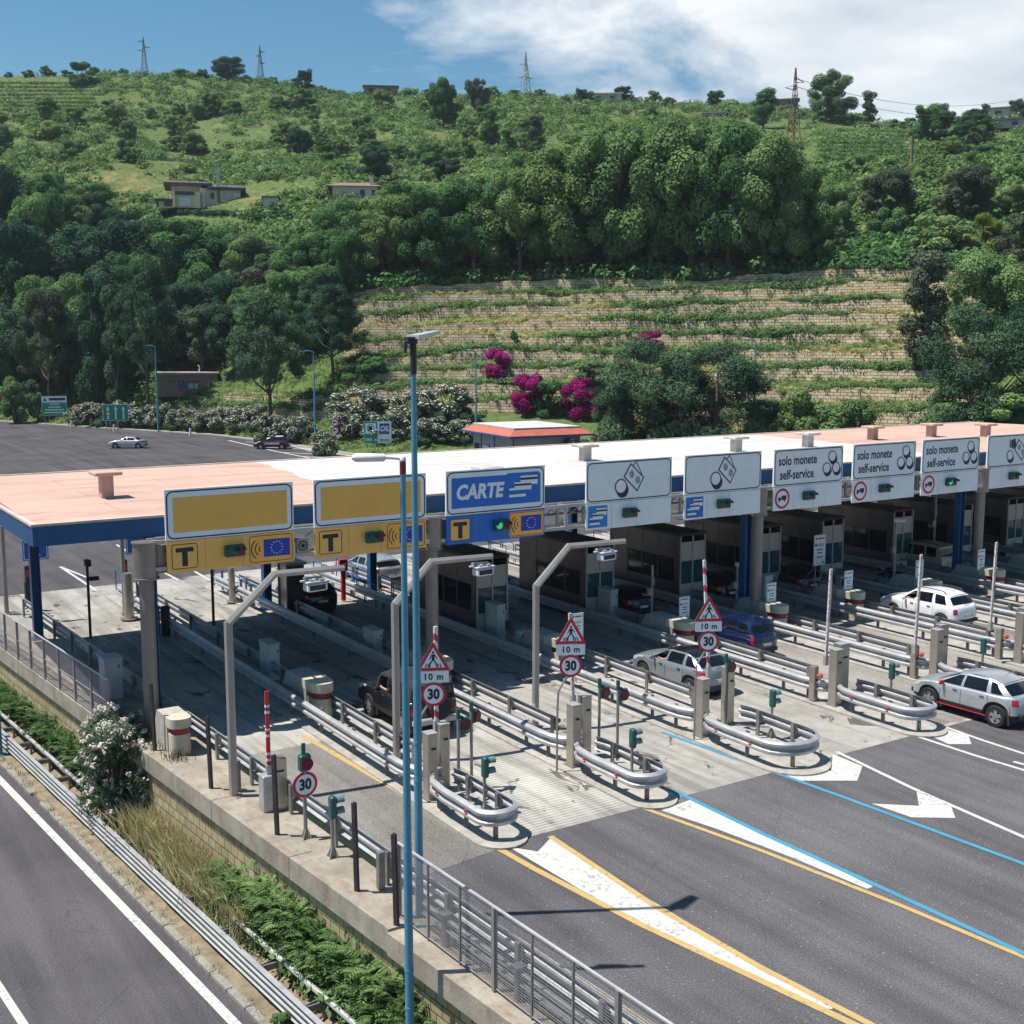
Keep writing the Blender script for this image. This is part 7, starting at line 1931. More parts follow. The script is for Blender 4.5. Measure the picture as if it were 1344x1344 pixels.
for u, vb, vt, lab in ((208, 567, 455, 'distant blue lamp post in front of the long oleander hedge'), (414, 582, 462, 'distant blue lamp post left of the round no lorries signs'), (625, 600, 462, 'distant blue lamp post at the left wall of the kiosk'), (988, 600, 448, 'distant blue lamp post in front of the right hand pine')):
    p = hit(u, vb) if vb > 570 else Vector(at(u, vb, 0)); dep = Vector(_F).dot(p - Vector(_C)); lamp(p.x, p.y, p.z - .1, (vb - vt) * dep / F_PX, lab, head_small, .12, .08, grp='distant blue lamp posts')
lamp(*(lambda p: (p[0], p[1], p[2]))(at(-1, 990, -2.9)), 5.0, 'blue pole cut by the left edge of the picture', lambda r, h: None, .13, .12)
# --- signs on the far side
def post_sign(u, vb, us0, us1, vt, vm, label, draw, name='road_sign', back=SG_BACK, legs=2, cat='sign', rz=None, z=None, grp=None):
    """a sign standing on the ground: pixel of the foot, pixel columns of the panel, its top and bottom rows"""
    p = Vector(at(u, vb, 0)) if vb > 556 else hit(u, vb); dep = Vector(_F).dot(p - Vector(_C)); s = dep / F_PX
    w = (us1 - us0) * s; h = (vm - vt) * s; zb = p.z + (vb - vm) * s
    r = thing(name, label, cat, (p.x, p.y, p.z), -YAW - math.atan((u - 672) / F_PX) * 1.0, grp)
    off = ((us0 + us1) / 2 - u) * s
    mb = MB(); mb.box((off, .03, zb - p.z + h / 2), (w, .05, h)); mb.build('panel', back, r)
    mb = MB()
    for q in ([0] if legs == 1 else [-w * .38, -w * .22, w * .05, w * .35][:legs if legs > 1 else 1]): mb.cyl((off + q, .08, -.3), (off + q, .08, zb - p.z + h * .5), .045, n=8)
    mb.build('legs', GREYP, r)
    d = Decal(); draw(d, w, h); d.build('artwork', r, (off, 0, zb - p.z + h / 2)); return r
def dr_exit(d, w, h):
    d.rect(-w / 2, -h / 2, w / 2, h * .16, SG_GRN, 1); d.rect(-w / 2, h * .18, w / 2, h / 2, SG_WHITE, 1); d.rring(-w / 2, -h / 2, w / 2, h * .16, .1, .05, SG_WHITE, 2)
    d.poly([(-w * .43, h * .24), (-w * .30, h * .24), (-w * .36, h * .42)], SG_INK, 2); d.rect(-w * .2, h * .27, w * .44, h * .40, SG_INK, 2)
    for z, a in ((.05, .2), (-.10, .24), (-.24, .38), (-.38, .42)): d.rect(-w * a, h * z, w * a, h * (z + .055), SG_WHITE, 2)
post_sign(72, 556, 57, 88, 520, 545, 'green road sign with a grey white band on top, beside a round bush', dr_exit, legs=4)
def dr_arrows(d, w, h):
    d.rect(-w / 2, -h / 2, w / 2, h / 2, SG_GRN, 1); d.rring(-w / 2, -h / 2, w / 2, h / 2, .12, .05, SG_WHITE, 2)
    for q in (-.30, 0, .30): d.stroke([(q * w, -h * .38), (q * w, h * .2)], .2, SG_WHITE, 2); d.poly([(q * w - .26, h * .18), (q * w + .26, h * .18), (q * w, h * .40)], SG_WHITE, 2)
    d.disc(-.30 * w, -h * .08, .3, SG_RED, 3, 16); d.disc(-.30 * w, -h * .08, .2, SG_WHITE, 4, 16)
post_sign(152, 568, 137, 169, 531, 552, 'green road sign with three white arrows in front of the oleander hedge', dr_arrows, legs=3)
def dr_fuel(d, w, h):
    d.rect(-w / 2, -h / 2, 0, h / 2, SG_GRN, 1); d.rect(.02, -h / 2, w / 2, h / 2, SG_WHITE, 1); d.rring(-w / 2, -h / 2, -.0, h / 2, .05, .04, SG_WHITE, 2)
    d.rect(-w * .44, -h * .06, -w * .06, h * .42, SG_WHITE, 2); d.rect(-w * .33, h * .10, -w * .19, h * .28, SG_INK, 3); d.ring(-w * .25, h * .2, .42, .07, SG_INK, 3, 16); d.text('24h', -w * .25, -h * -.0, .3, SG_INK, 3)
    d.text('1000  m', -w * .25, -h * .33, .42, SG_WHITE, 2, bold=.012)
    d.rect(w * .07, -h * .08, w * .43, h * .40, SG_EU, 2); d.text('OIL', w * .25, h * .16, .80, SG_WHITE, 3, bold=.03, shear=.25, xs=.85); d.rect(w * .18, h * .31, w * .34, h * .35, SG_RED, 3); d.rect(w * .18, -h * .03, w * .34, h * .01, SG_RED, 3)
    d.text('SERVIZIO', w * .25, -h * .36, .34, SG_INK, 2, bold=.008, xs=.8)
post_sign(496, 595, 478, 514, 553, 582, 'green and white fuel sign with OIL on a blue square, on thin legs', dr_fuel, legs=4)
def dr_none(d, w, h): pass
r = post_sign(440, 594, 434, 446, 571, 575, 'pair of round red rimmed no lorries signs on one pole', dr_none, legs=1, back=SG_WHITE)
dep = 133; s = dep / F_PX
for zc in (594 - 564, 594 - 553):
    zc *= s; d = Decal(); rad = 5.6 * s; d.disc(0, zc, rad, SG_RED, 1, 24); d.disc(0, zc, rad * .72, SG_WHITE, 2, 24); d.rect(-rad * .45, zc - rad * .15, rad * .05, zc + rad * .3, SG_INK if zc < 594 - 560 else SG_RED, 3); d.rect(rad * .1, zc - rad * .15, rad * .45, zc + rad * .12, SG_INK, 3); d.build('round_face', r, (0, -.02, 0))
    mb = MB(); mb.cyl((0, .02, zc), (0, -.01, zc), rad, n=24); mb.build('round_plate', SG_BACK, r)
for i, (u, v) in enumerate(((47, 551), (94, 560), (150, 566), (250, 571), (20, 548))):
    p = at(u, v + 1, 0); dep = Vector(_F).dot(Vector(p) - Vector(_C)); o = MB().add([(x, y, z) for z in (0, .95) for x, y in ((-.06, -.05), (.06, -.05), (.06, .05), (-.06, .05))], [(3, 2, 1, 0), (4, 5, 6, 7), (0, 1, 5, 4), (1, 2, 6, 5), (2, 3, 7, 6), (3, 0, 4, 7)]).build('marker_post', WHITEP)
    o.location = tuple(p); o.scale = (2, 2, 1.1); tag(o, 'small white delineator post on the verge along the far road edge', 'marker post', 'delineator posts of the far verge')
# red panel at the far left edge
post_sign(-2, 552, -8, 4, 513, 524, 'red sign panel cut by the left edge beside the round bush', lambda d, w, h: d.rect(-w / 2, -h / 2, w / 2, h / 2, SG_RED, 1), legs=1)
# --- blue information signs behind the first lanes
def blue_sign(u, v0, v1, w, y, label, post=True):
    q = at_y(u, v1, y); t = at_y(u, v0, y); r = thing('blue_sign', label, 'sign', (q[0], y, q[2])); h = t[2] - q[2]
    mb = MB(); mb.box((0, 0, h / 2), (w, .05, h)); mb.build('panel', SG_BLUE, r); d = Decal(); d.rring(-w / 2 + .04, .04, w / 2 - .04, h - .04, .08, .04, SG_WHITE, 1); d.poly([(-w * .2, h * .2), (w * .2, h * .2), (0, h * .6)], SG_WHITE, 1); d.build('artwork', r, (0, -.026, 0))
    mb = MB(); mb.cyl((0, .06, -q[2]), (0, .06, h * .7), .05, n=8); mb.build('post', GREYP, r)
blue_sign(47, 709, 735, 1.1, 56.5, 'blue sign panel seen behind the left corner column of the canopy'); blue_sign(178, 703, 727, .9, 57.0, 'blue sign panel left of the round grey gantry collar')
# grey pipes and pedestals at the rear of the first lanes
for u, vb, vt, w, lab in ((9, 805, 690, .10, 'grey round post at the left edge under the canopy corner'), (164, 805, 695, .10, 'grey round post left of the first gantry column, rear of the lane'), (170, 812, 752, .22, 'steel pedestal at the rear end of the first island'), (305, 790, 745, .16, 'steel pedestal at the rear end of the second island')):
    p = at(u, vb, .075); t = at_y(u, vt, p[1]); o = MB().cyl((0, 0, 0), (0, 0, t[2] - .075), w, n=12).cyl((0, 0, 0), (0, 0, .05), w * 1.8, n=12).build('rear_post', GREYP if w < .15 else STEEL, smooth=True); o.location = p; tag(o, lab, 'post')
for u, vb, lab in ((38, 800, 'red and grey ticket pillar behind the left corner column'), (166, 790, 'dark ticket pillar with a red lamp at the rear of the first lane')):
    p = at(u, vb, .075); r = thing('ticket_pillar', lab, 'pillar', p); mb = MB(); mb.box((0, 0, .7), (.28, .3, 1.4), bev=.03); mb.box((0, 0, 1.75), (.2, .24, .7), bev=.03); mb.build('body', DARKM, r); mb = MB(); mb.box((0, -.16, 1.75), (.1, .02, .3)); mb.build('lamp', REDP, r)
    mb = MB(); mb.box((.22, 0, .6), (.14, .2, 1.2), bev=.02); mb.build('side_post', STEEL, r)
p = at(388, 800, .075); r = thing('ticket_machine', 'large dark ticket machine with a pale edge at the rear of the second island', 'machine', tuple(at(383, 803, .075)))
mb = MB(); mb.box((0, 0, 1.15), (.85, 1.2, 2.3), bev=.03); mb.build('body', plain('machine_dark', (0.05, 0.05, 0.06), .4, .4, .1, 2), r); mb = MB(); mb.box((-.44, -.2, 1.15), (.03, .7, 2.2)); mb.build('side_panel', STEEL, r); mb = MB(); mb.box((0, 0, 2.36), (1.0, 1.35, .12)); mb.build('hood', GREYP, r)
for u, vb, lab in ((215, 835, 'twin dark card readers at the rear of the first lane'), ):
    p = at(u, vb, .075); r = thing('card_reader', lab, 'card reader', p)
    for q in (-.28, .1): mb = MB(); mb.box((q, .2 if q < 0 else 0, .65), (.34, .3, 1.3), bev=.04); mb.build('housing', RUSTY, r)
# blue railings and a red call box at the rear of the second island
def railing(x0, y0, x1, y1, label, n):
    r = thing('blue_railing', label, 'railing', (x0, y0, .075), 0, 'blue tube railings behind the lanes'); dx, dy = (x1 - x0) / n, (y1 - y0) / n
    for i in range(n):
        a = Vector((dx * i, dy * i, 0)); b = Vector((dx * (i + .86), dy * (i + .86), 0)); up_ = Vector((0, 0, 1.05))
        mb = MB(); mb.tube([a, a + up_ * .92, a + up_ + (b - a) * .06, b + up_ - (b - a) * .06, b + up_ * .92, b], .03, 6); mb.tube([a + up_ * .5, b + up_ * .5], .022, 6); mb.build('hoop', BLUEM, r, smooth=True)
railing(25.0, 50.6, 25.2, 58.5, 'blue tube railing on the island left of the silver estate car', 6); railing(26.3, 50.2, 26.5, 58.5, 'second blue tube railing right beside the silver estate car', 6); railing(20.2, 53.0, 20.3, 60.0, 'blue tube railing left of the red call box', 5)
railing(31.2, 53.0, 31.3, 60.0, 'blue tube railing glimpsed under the first banknote sign', 5); railing(37.0, 53.0, 37.1, 60.0, 'blue tube railing glimpsed under the second banknote sign', 5); railing(42.0, 53.0, 42.1, 60.0, 'blue tube railing glimpsed under the first solo monete sign', 5); railing(15.6, 55.5, 15.7, 61.5, 'blue tube railing behind the large dark ticket machine', 4)
p = at(451, 788, .075); r = thing('call_box', 'red call box on a post below the second yellow sign', 'call box', p)
mb = MB(); mb.box((0, 0, 1.75), (.42, .3, .55), bev=.04); mb.build('box', REDP, r); mb = MB(); mb.cyl((0, 0, 0), (0, 0, 1.5), .12, n=12); mb.build('post', REDP, r, smooth=True); mb = MB(); mb.box((0, -.155, 1.72), (.22, .012, .3)); mb.build('panel', WHITEP, r)

# ================================================================== BUILDINGS BEYOND THE PLAZA
STUCCO = plain('stucco_grey', (0.42, 0.40, 0.37), .85, 0, .1, 1, dirt=.2); STUCY = plain('stucco_yellow', (0.74, 0.62, 0.40), .85, 0, .1, .5, dirt=.2); STUCP = plain('stucco_pink', (0.64, 0.52, 0.42), .85, 0, .1, .5, dirt=.2); BRICKP = plain('brick_pink', (0.30, 0.185, 0.15), .9, 0, .2, 2, .4, 12, dirt=.35)
ROOFD = plain('roof_dark', (0.09, 0.085, 0.10), .8, 0, .2, 1); TILE = plain('tile_orange', (0.46, 0.12, 0.07), .7, 0, .15, 1.5, dirt=.15); WIN = plain('window_dark', (0.02, 0.03, 0.05), .15); WINW = plain('shutter_white', (0.7, 0.7, 0.68), .6); TERRA = plain('terracotta_tiles', (0.22, 0.14, 0.11), .85, 0, .2, 1)
def frame_at(p, toward=True): return -YAW
# kiosk: grey walls, orange tiled skirt, flat pale roof
kp = at_w(690, 605, 119); kz = 0.12
r = thing('kiosk', 'low grey kiosk with an orange tiled roof edge behind the white canopy', 'building', (kp[0], kp[1], kz), -YAW + R(27))
W_, D_, H_ = 7.2, 9.0, 3.7
mb = MB(); mb.box((0, 0, H_ / 2), (W_, D_, H_)); mb.build('wall', STUCCO, r)
mb = MB(); o1, i1 = (W_ / 2 + .9, D_ / 2 + .9), (W_ / 2 + .0, D_ / 2 + .0); z1, z2 = H_ + .02, H_ + .6
c1 = [(-o1[0], -o1[1]), (o1[0], -o1[1]), (o1[0], o1[1]), (-o1[0], o1[1])]; c2 = [(-i1[0], -i1[1]), (i1[0], -i1[1]), (i1[0], i1[1]), (-i1[0], i1[1])]
mb.add([(x, y, z1) for x, y in c1] + [(x, y, z2) for x, y in c2] + [(x, y, z1) for x, y in c2], [(i, (i + 1) % 4, 4 + (i + 1) % 4, 4 + i) for i in range(4)] + [(8 + i, 8 + (i + 1) % 4, (i + 1) % 4, i) for i in range(4)]); mb.build('tiled_skirt', TILE, r)
mb = MB(); mb.box((0, 0, z2 + .06), (W_ + .1, D_ + .1, .12)); mb.build('flat_roof', plain('roof_pale', (0.50, 0.50, 0.49), .8, 0, .1, 1), r)
mb = MB(); mb.sweep([(-.06, H_ - .16), (.06, H_ - .16), (.06, H_ + .015), (-.06, H_ + .015)], c1, closed=True); mb.build('gutter', BLUEM, r)
def win(r, x, y, z, w, h, face, mat=WIN, fr=WINW, name='window'):
    nx, ny = {'f': (0, -1), 'l': (-1, 0), 'r': (1, 0)}[face]; d3 = (w, .08, h) if face == 'f' else (.08, w, h)
    a = MB(); a.box((x + nx * .02, y + ny * .02, z), tuple(q + (.14 if i != (1 if face == 'f' else 0) else 0) for i, q in enumerate(d3))); f = a.build(name, fr, r)
    a = MB(); a.box((x + nx * .05, y + ny * .05, z), d3); a.build('pane', mat, f)
win(r, 1.2, -D_ / 2, 1.3, 1.5, 1.3, 'f', WIN, BLUEM); win(r, -W_ / 2, 1.5, 1.5, 1.4, 1.8, 'l', WINW, BLUEM); win(r, -W_ / 2, -2.2, 1.15, 1.6, 2.2, 'l', WIN, BLUEM, 'door'); win(r, -W_ / 2, 3.6, 1.5, .9, 1.8, 'l', WIN, BLUEM)
for q in (-D_ / 2 + .1, -.3, 2.6): mb = MB(); mb.box((-W_ / 2 - .04, q, H_ / 2), (.05, .12, H_ - .2)); mb.build('pilaster', BLUEM, r)
# brick hut
p = hit(247, 517); r = thing('brick_hut', 'flat roofed pinkish brick hut below the wood, left of the tall pine', 'building', (p.x, p.y, p.z - .4), -YAW + R(14)); s = Vector(_F).dot(p - Vector(_C)) / F_PX
Wb, Hb = 76 * s, 29 * s
mb = MB(); mb.box((0, 3.2, Hb / 2), (Wb, 6.4, Hb)); mb.build('wall', BRICKP, r); mb = MB(); mb.box((0, 3.0, Hb + .12), (Wb + .5, 7.2, .3)); mb.build('roof', plain('hut_roof', (0.42, 0.36, 0.32), .8, 0, .15, 1, dirt=.3), r)
for i in range(7):
    mb = MB(); mb.cyl((-Wb * .30 + i * .68, -.03, Hb * .68), (-Wb * .30 + i * .68, .02, Hb * .68), .20, n=14); mb.build('round_window', WIN, r)
win(r, -Wb * .10, 0, Hb * .45, 1.2, .8, 'f', BLUEM, BLUEM, 'blue_hatch'); win(r, Wb * .42, 0, Hb * .40, 1.2, 1.7, 'f', WIN, WINW, 'door')
for q, w in ((.06, .75), (.14, .5)): mb = MB(); mb.box((Wb * q, -.16, Hb * .47), (w, .34, .75), bev=.03); mb.build('air_unit', CABW, r)
for q in (.1, 1.2, 2.3): mb = MB(); mb.box((-Wb / 2 - .1, q, Hb / 2), (.2, .2, Hb)); mb.build('pilaster', STUCCO, r)
mb = MB(); mb.tube([(Wb * .2, 2, Hb), (Wb * .2, 2, Hb + 1.2), (Wb * .2 - .25, 2, Hb + 1.35)], .09, 8); mb.build('vent_pipe', WHITEP, r)
# villa with its hedge
def villa_at(u, v, label, build, rz=0.0, name='villa', sink=.2):
    p = hit(u, v); s = Vector(_F).dot(p - Vector(_C)) / F_PX; r = thing(name, label, 'house', (p.x, p.y, p.z - sink), -YAW - math.atan((u - 672) / F_PX) + rz); build(r, s); return r
def b_villa(r, s):
    W = 122 * s; k = s
    def blk(x0, x1, h, y0, y1, m, nm, z0=0): mb = MB(); mb.box(((x0 + x1) / 2, (y0 + y1) / 2, z0 + h / 2), (x1 - x0, y1 - y0, h)); return mb.build(nm, m, r)
    blk(-58 * k, -42 * k, 8 * k, 1, 9, STUCY, 'side_wing'); blk(-42 * k, -12 * k, 17 * k, 0, 9, STUCY, 'main_wall'); blk(-12 * k, 34 * k, 22 * k, 1.5, 10, STUCP, 'main_wall')
    blk(-44 * k, -10 * k, 9 * k, 3, 10, STUCP, 'upper_wall', 17 * k)
    def roof(x0, x1, y0, y1, z, h, nm='roof'):
        mb = MB(); xm = .18 * (x1 - x0); mb.add([(x0, y0, z), (x1, y0, z), (x1, y1, z), (x0, y1, z), (x0 + xm, (y0 + y1) / 2, z + h), (x1 - xm, (y0 + y1) / 2, z + h), (x0, y0, z - .4), (x1, y0, z - .4), (x1, y1, z - .4), (x0, y1, z - .4)], [(0, 1, 5, 4), (1, 2, 5), (2, 3, 4, 5), (3, 0, 4), (6, 7, 1, 0), (7, 8, 2, 1), (8, 9, 3, 2), (9, 6, 0, 3), (9, 8, 7, 6)]); return mb.build(nm, ROOFD, r)
    rf = roof(-52 * k, 2 * k, 1.2, 12, 27 * k, 5 * k); roof(-4 * k, 40 * k, .6, 12, 23 * k, 6 * k); roof(-62 * k, -40 * k, .2, 10, 9 * k, 2 * k)
    mb = MB(); mb.box((9 * k, 2.0, 19 * k), (4 * k, 1.0, 40 * k)); mb.box((9 * k, 2.0, 40 * k), (6 * k, 1.4, .8)); mb.build('chimney', STUCP, rf)
    for x, y, z, w, h, m in ((-29 * k, -.05, 6 * k, 13 * k, 9 * k, WINW), (-29 * k, -.05, 15 * k, 22 * k, 4 * k, WIN), (30 * k, 1.45, 14 * k, 7 * k, 6 * k, WINW), (25 * k, 1.45, 4 * k, 10 * k, 6 * k, WINW), (2 * k, 1.45, 14 * k, 4 * k, 6 * k, WIN), (-48 * k, .95, 4 * k, 8 * k, 5 * k, WIN)): win(r, x, y, z, w, h, 'f', m, STUCP)
    for x in (-40 * k, -8 * k): mb = MB(); mb.box((x, -.3, 9 * k), (1.2 * k, .6, 18 * k)); mb.build('pillar', STUCY, r)
villa_at(277, 272, 'large pale yellow villa with dark roofs and a tall chimney, above the left wood', b_villa).scale = (1.14, 1.1, 1.22)
def b_white(r, s):
    mb = MB(); mb.box((0, 2.5, 9 * s), (20 * s, 5, 18 * s)); mb.build('wall', plain('stucco_white', (.66, .62, .55), .8, 0, .1, 1), r); mb = MB(); mb.box((0, 2.5, 18.6 * s), (24 * s, 6, 1.5 * s)); mb.build('roof', TERRA, r); win(r, 2 * s, 0, 8 * s, 4 * s, 7 * s, 'f', WIN, WINW)
villa_at(356, 276, 'small white outbuilding at the right end of the yellow villa', b_white, name='outbuilding')
def b_small(r, s):
    mb = MB(); mb.box((0, 3, 7 * s), (58 * s, 6, 22 * s)); mb.build('wall', STUCP, r)
    mb = MB(); mb.add([(-36 * s, -.6, 18 * s), (36 * s, -.6, 18 * s), (36 * s, 7, 18 * s), (-36 * s, 7, 18 * s), (-20 * s, 3.4, 25 * s), (20 * s, 3.4, 25 * s)], [(0, 1, 5, 4), (1, 2, 5), (2, 3, 4, 5), (3, 0, 4), (3, 2, 1, 0)]); rf = mb.build('roof', TERRA, r)
    mb = MB(); mb.box((22 * s, 1.5, 24 * s), (5 * s, 1, 16 * s)); mb.build('chimney', STUCY, rf); mb = MB(); mb.box((-45 * s, 2, 5 * s), (24 * s, 4, 1.2 * s)); mb.build('porch_roof', TERRA, r)
    for q in (-55, -46, -36): mb = MB(); mb.box((q * s, .2, 2 * s), (1.6 * s, .4, 6 * s)); mb.build('porch_pillar', WINW, r)
    win(r, 10 * s, 0, 10 * s, 6 * s, 7 * s, 'f', WIN, WINW); win(r, 25 * s, 0, 10 * s, 6 * s, 7 * s, 'f', WIN, WINW)
villa_at(466, 268, 'second villa with a brownish roof and a chimney, half hidden by trees', b_small, sink=-.8)
def b_hut(w, h, m, rm, nm='roof'):
    def f(r, s):
        mb = MB(); mb.box((0, 2, h * s / 2), (w * s, 4, h * s)); mb.build('wall', m, r); mb = MB(); mb.box((0, 2, h * s + .2), (w * s + 1, 5, .4)); mb.build(nm, rm, r)
        for q in (-.28, .2): win(r, w * s * q, 0, h * s * .5, w * s * .16, h * s * .5, 'f', WIN, m)
    return f
villa_at(66, 250, 'small orange walled house among the trees at the upper left', b_hut(30, 11, STUCP, ROOFD), name='small_house', sink=-1.0)
villa_at(796, 133, 'pale roofless ruin on the ridge beside a round tree', b_hut(40, 10, plain('ruin_pale', (.5, .45, .38), .9, 0, .2, 1), STUCP), name='ridge_house'); villa_at(1030, 143, 'reddish house on the ridge behind the rusty pylon', b_hut(34, 9, BRICKP, TERRA), name='ridge_house', sink=-1)
villa_at(938, 158, 'low shed with a grey roof on the slope left of the rusty pylon', b_hut(30, 7, STUCCO, plain('shed_roof', (.3, .29, .28), .8), 'roof'), name='shed', sink=-.5); villa_at(1325, 150, 'pinkish house with arches on the ridge at the right edge', b_hut(52, 12, STUCP, TERRA), name='ridge_house', sink=-1.5); villa_at(1322, 173, 'grey flat roofed building below the ridge house at the right edge', b_hut(44, 10, STUCCO, ROOFD), name='grey_building', sink=-1)
villa_at(500, 126, 'brown walled building on the ridge left of the skyline trees', b_hut(44, 9, BRICKP, TERRA), name='ridge_house', sink=-.8)
# clipped hedge below the villa
hv = []
for u in np.arange(190, 400, 1.2):
    p = hit(u, 280 + .006 * (u - 190)); hv.append((p.x, p.y, p.z - .3))
o = scatter_stuff('hedge', np.array(hv), np.full(len(hv), 1.35), LM['dark'], 60, .3, rg, None, .6, 1.0); del o['kind']; tag(o, 'long clipped dark hedge in front of the yellow villa', 'hedge')
# palm trunk and telegraph poles
p = hit(1195, 232); s = Vector(_F).dot(p - Vector(_C)) / F_PX; o = MB().tube([(0, 0, -.5), (.1, 0, 25 * s), (0, 0, 52 * s)], [2.2 * s, 2.0 * s, 2.6 * s], 10).build('dead_palm_trunk', plain('palm_trunk', (.2, .15, .12), .95, 0, .4, 2, .8, 5), smooth=True); o.location = p; tag(o, 'bare dead palm trunk with a reddish top on the right slope', 'tree trunk')
# --- pylons
def pylon(u, vb, vt, wb, label, col, arms, name='pylon'):
    p = hit(u, vb); s = Vector(_F).dot(p - Vector(_C)) / F_PX; h = (vb - vt) * s; b = wb * s / 2; t = max(.25, b * .16)
    r = thing(name, label, 'pylon', (p.x, p.y, p.z - .5), -YAW + .5, 'lattice pylons'); rad = max(.07, .38 * s)
    mb = MB(); c = [(-1, -1), (1, -1), (1, 1), (-1, 1)]
    def wd(z): return b + (t - b) * min(1, (z / h) / .8) if z < h * .8 else t * (1 - (z / h - .8) * 4)
    n = 11; zs = [h * (1 - (1 - i / n) ** 1.15) for i in range(n + 1)]
    for x, y in c: mb.tube([(x * max(.05, wd(z)), y * max(.05, wd(z)), z) for z in zs], rad, 4)
    for i in range(n):
        a, d = max(.05, wd(zs[i])), max(.05, wd(zs[i + 1]))
        for k in range(4):
            x0, y0 = c[k]; x1, y1 = c[(k + 1) % 4]; mb.tube([(x0 * a, y0 * a, zs[i]), (x1 * d, y1 * d, zs[i + 1])], rad * .6, 3); mb.tube([(x1 * a, y1 * a, zs[i]), (x0 * d, y0 * d, zs[i + 1])], rad * .6, 3)
    mb.build('lattice', col, r)
    for zf, L, sides in arms:
        z = h * zf; mb = MB()
        for sd in sides:
            for y in (-t, t): mb.tube([(0, y, z + h * .035), (sd * L * s, 0, z)], rad * .7, 3); mb.tube([(0, y, z - h * .01), (sd * L * s, 0, z)], rad * .7, 3)
        mb.build('cross_arm', col, r)
    return r, p, h
PYG = plain('pylon_grey', (.17, .19, .22), .6, .3); PYR = plain('pylon_rust', (.20, .10, .075), .8, .2, .2, 2); PYP = plain('pylon_pale', (.36, .37, .39), .6, .3)
pyl = [pylon(190, 95, 43, 9, 'first grey pylon on the ridge at the upper left', PYG, ((.88, 8, (-1,)), (.76, 8, (1,)), (.66, 8, (-1,)))), pylon(342, 106, 57, 9, 'second grey pylon on the ridge, right of the round-topped pine', PYG, ((.84, 7, (1,)), (.72, 6, (-1,)), (.55, 7, (1,)))),
       pylon(690, 127, 67, 12, 'pale pylon on the ridge in the middle, against the cloud', PYP, ((.72, 10, (-1,)), (.45, 11, (1, -1)))), pylon(1040, 232, 91, 20, 'tall rusty lattice pylon in front of the right hand slope', PYR, ((.88, 15, (1,)), (.81, 17, (-1,))))]
# wires
def wire(a, b, sag, label, n=14, rad=.035):
    A_, B_ = Vector(a), Vector(b); pts = [A_.lerp(B_, t) - Vector((0, 0, sag * 4 * t * (1 - t))) for t in np.linspace(0, 1, n)]
    o = MB().tube(pts, rad, 4).build('power_line', plain('wire_grey', (.22, .23, .26), .5, .4)); tag(o, label, 'power line', 'power lines over the right hand slope')
r_, p_, h_ = pyl[3]
tp_ = Vector((p_.x, p_.y, p_.z))
for dz, dv, lab in ((.81, 128, 'power line sagging from the lower arm of the rusty pylon'), (.88, 112, 'power line sagging from the upper arm of the rusty pylon')): wire(tp_ + Vector((0, 0, h_ * dz)), at_w(1420, dv - 10, 330), 6, lab, rad=.05)
for v0, v1, w0, w1, lab in ((192, 184, 262, 262, 'power line passing right beside the top of the dead palm trunk'), (219, 214, 240, 245, 'power line crossing below the dead palm trunk top'), (222, 219, 235, 235, 'lowest power line over the right hand slope')): wire(at_w(1196, v0, w0), at_w(1420, v1, w1), 1.2, lab, rad=.045)
for u, vb, vt, lab in ((757, 152, 120, 'thin telegraph pole below the ridge house'), (835, 152, 128, 'thin telegraph pole right of the ridge house'), (1180, 216, 186, 'thin pole left of the dead palm trunk')):
    p = hit(u, vb); s = Vector(_F).dot(p - Vector(_C)) / F_PX; o = MB().cyl((0, 0, -.5), (0, 0, (vb - vt) * s), .14, .09, 8).box((0, 0, (vb - vt) * s * .94), (1.4, .08, .08)).build('telegraph_pole', BARK_PALE); o.location = p; tag(o, lab, 'pole')

# ================================================================== PLANTS OF THE BANK BELOW THE WALL
# white oleander, close to the camera
def near_oleander():
    rng = np.random.default_rng(77); blobs = []
    r = thing('oleander', 'big white oleander in bloom below the wall, before the left mesh fence', 'shrub', (9.35, 37.6, -2.6))
    mb = MB()
    for i in range(14):
        a = rng.random() * 6.28; rr = rng.random() * 1.1; mb.tube([(math.cos(a) * .2, math.sin(a) * .2, -.2), (math.cos(a) * rr * .6, math.sin(a) * rr * .6, 1.4), (math.cos(a) * rr, math.sin(a) * rr * 1.2, 2.7)], [.035, .028, .012], 5)
    mb.build('stems', BARK, r)
    for i in range(60):
        z = .35 + 2.9 * rng.random() ** .8; rad = 1.42 * math.sqrt(max(.12, 1 - ((z - 1.5) / 2.1) ** 2)); a = rng.random() * 6.28; q = rad * math.sqrt(rng.random()); blobs.append((math.cos(a) * q * .66, math.sin(a) * q * 1.3, z, .26 + .2 * rng.random()))
    P, N, Ls, Ws, tone = blob_leaves(blobs, 11000, .19, rng, .2, out=.45, up=.35, inner=.3); V, F, T = leaf_arrays(P, N, Ls, Ws, tone, rng); np_mesh('foliage', V, F, LM['oleander'], r, attrs={'tone': T})
    B = np.array(blobs); cs = []
    for i in range(230):
        b = B[rng.integers(len(B))]; d = rand_unit(1, rng)[0]; d[2] = abs(d[2]) * .9 + .15; d[0] -= .25; cs.append((*(b[:3] + d / np.linalg.norm(d) * b[3] * 1.1), .075 + .05 * rng.random()))
    P, N, Ls, Ws, tone = blob_leaves(cs, 4200, .085, rng, .9, out=.7, up=.4, inner=.7); V, F, T = leaf_arrays(P, N, Ls, Ws, tone, rng); np_mesh('flowers', V, F, LM['white'], r, attrs={'tone': T})
near_oleander()
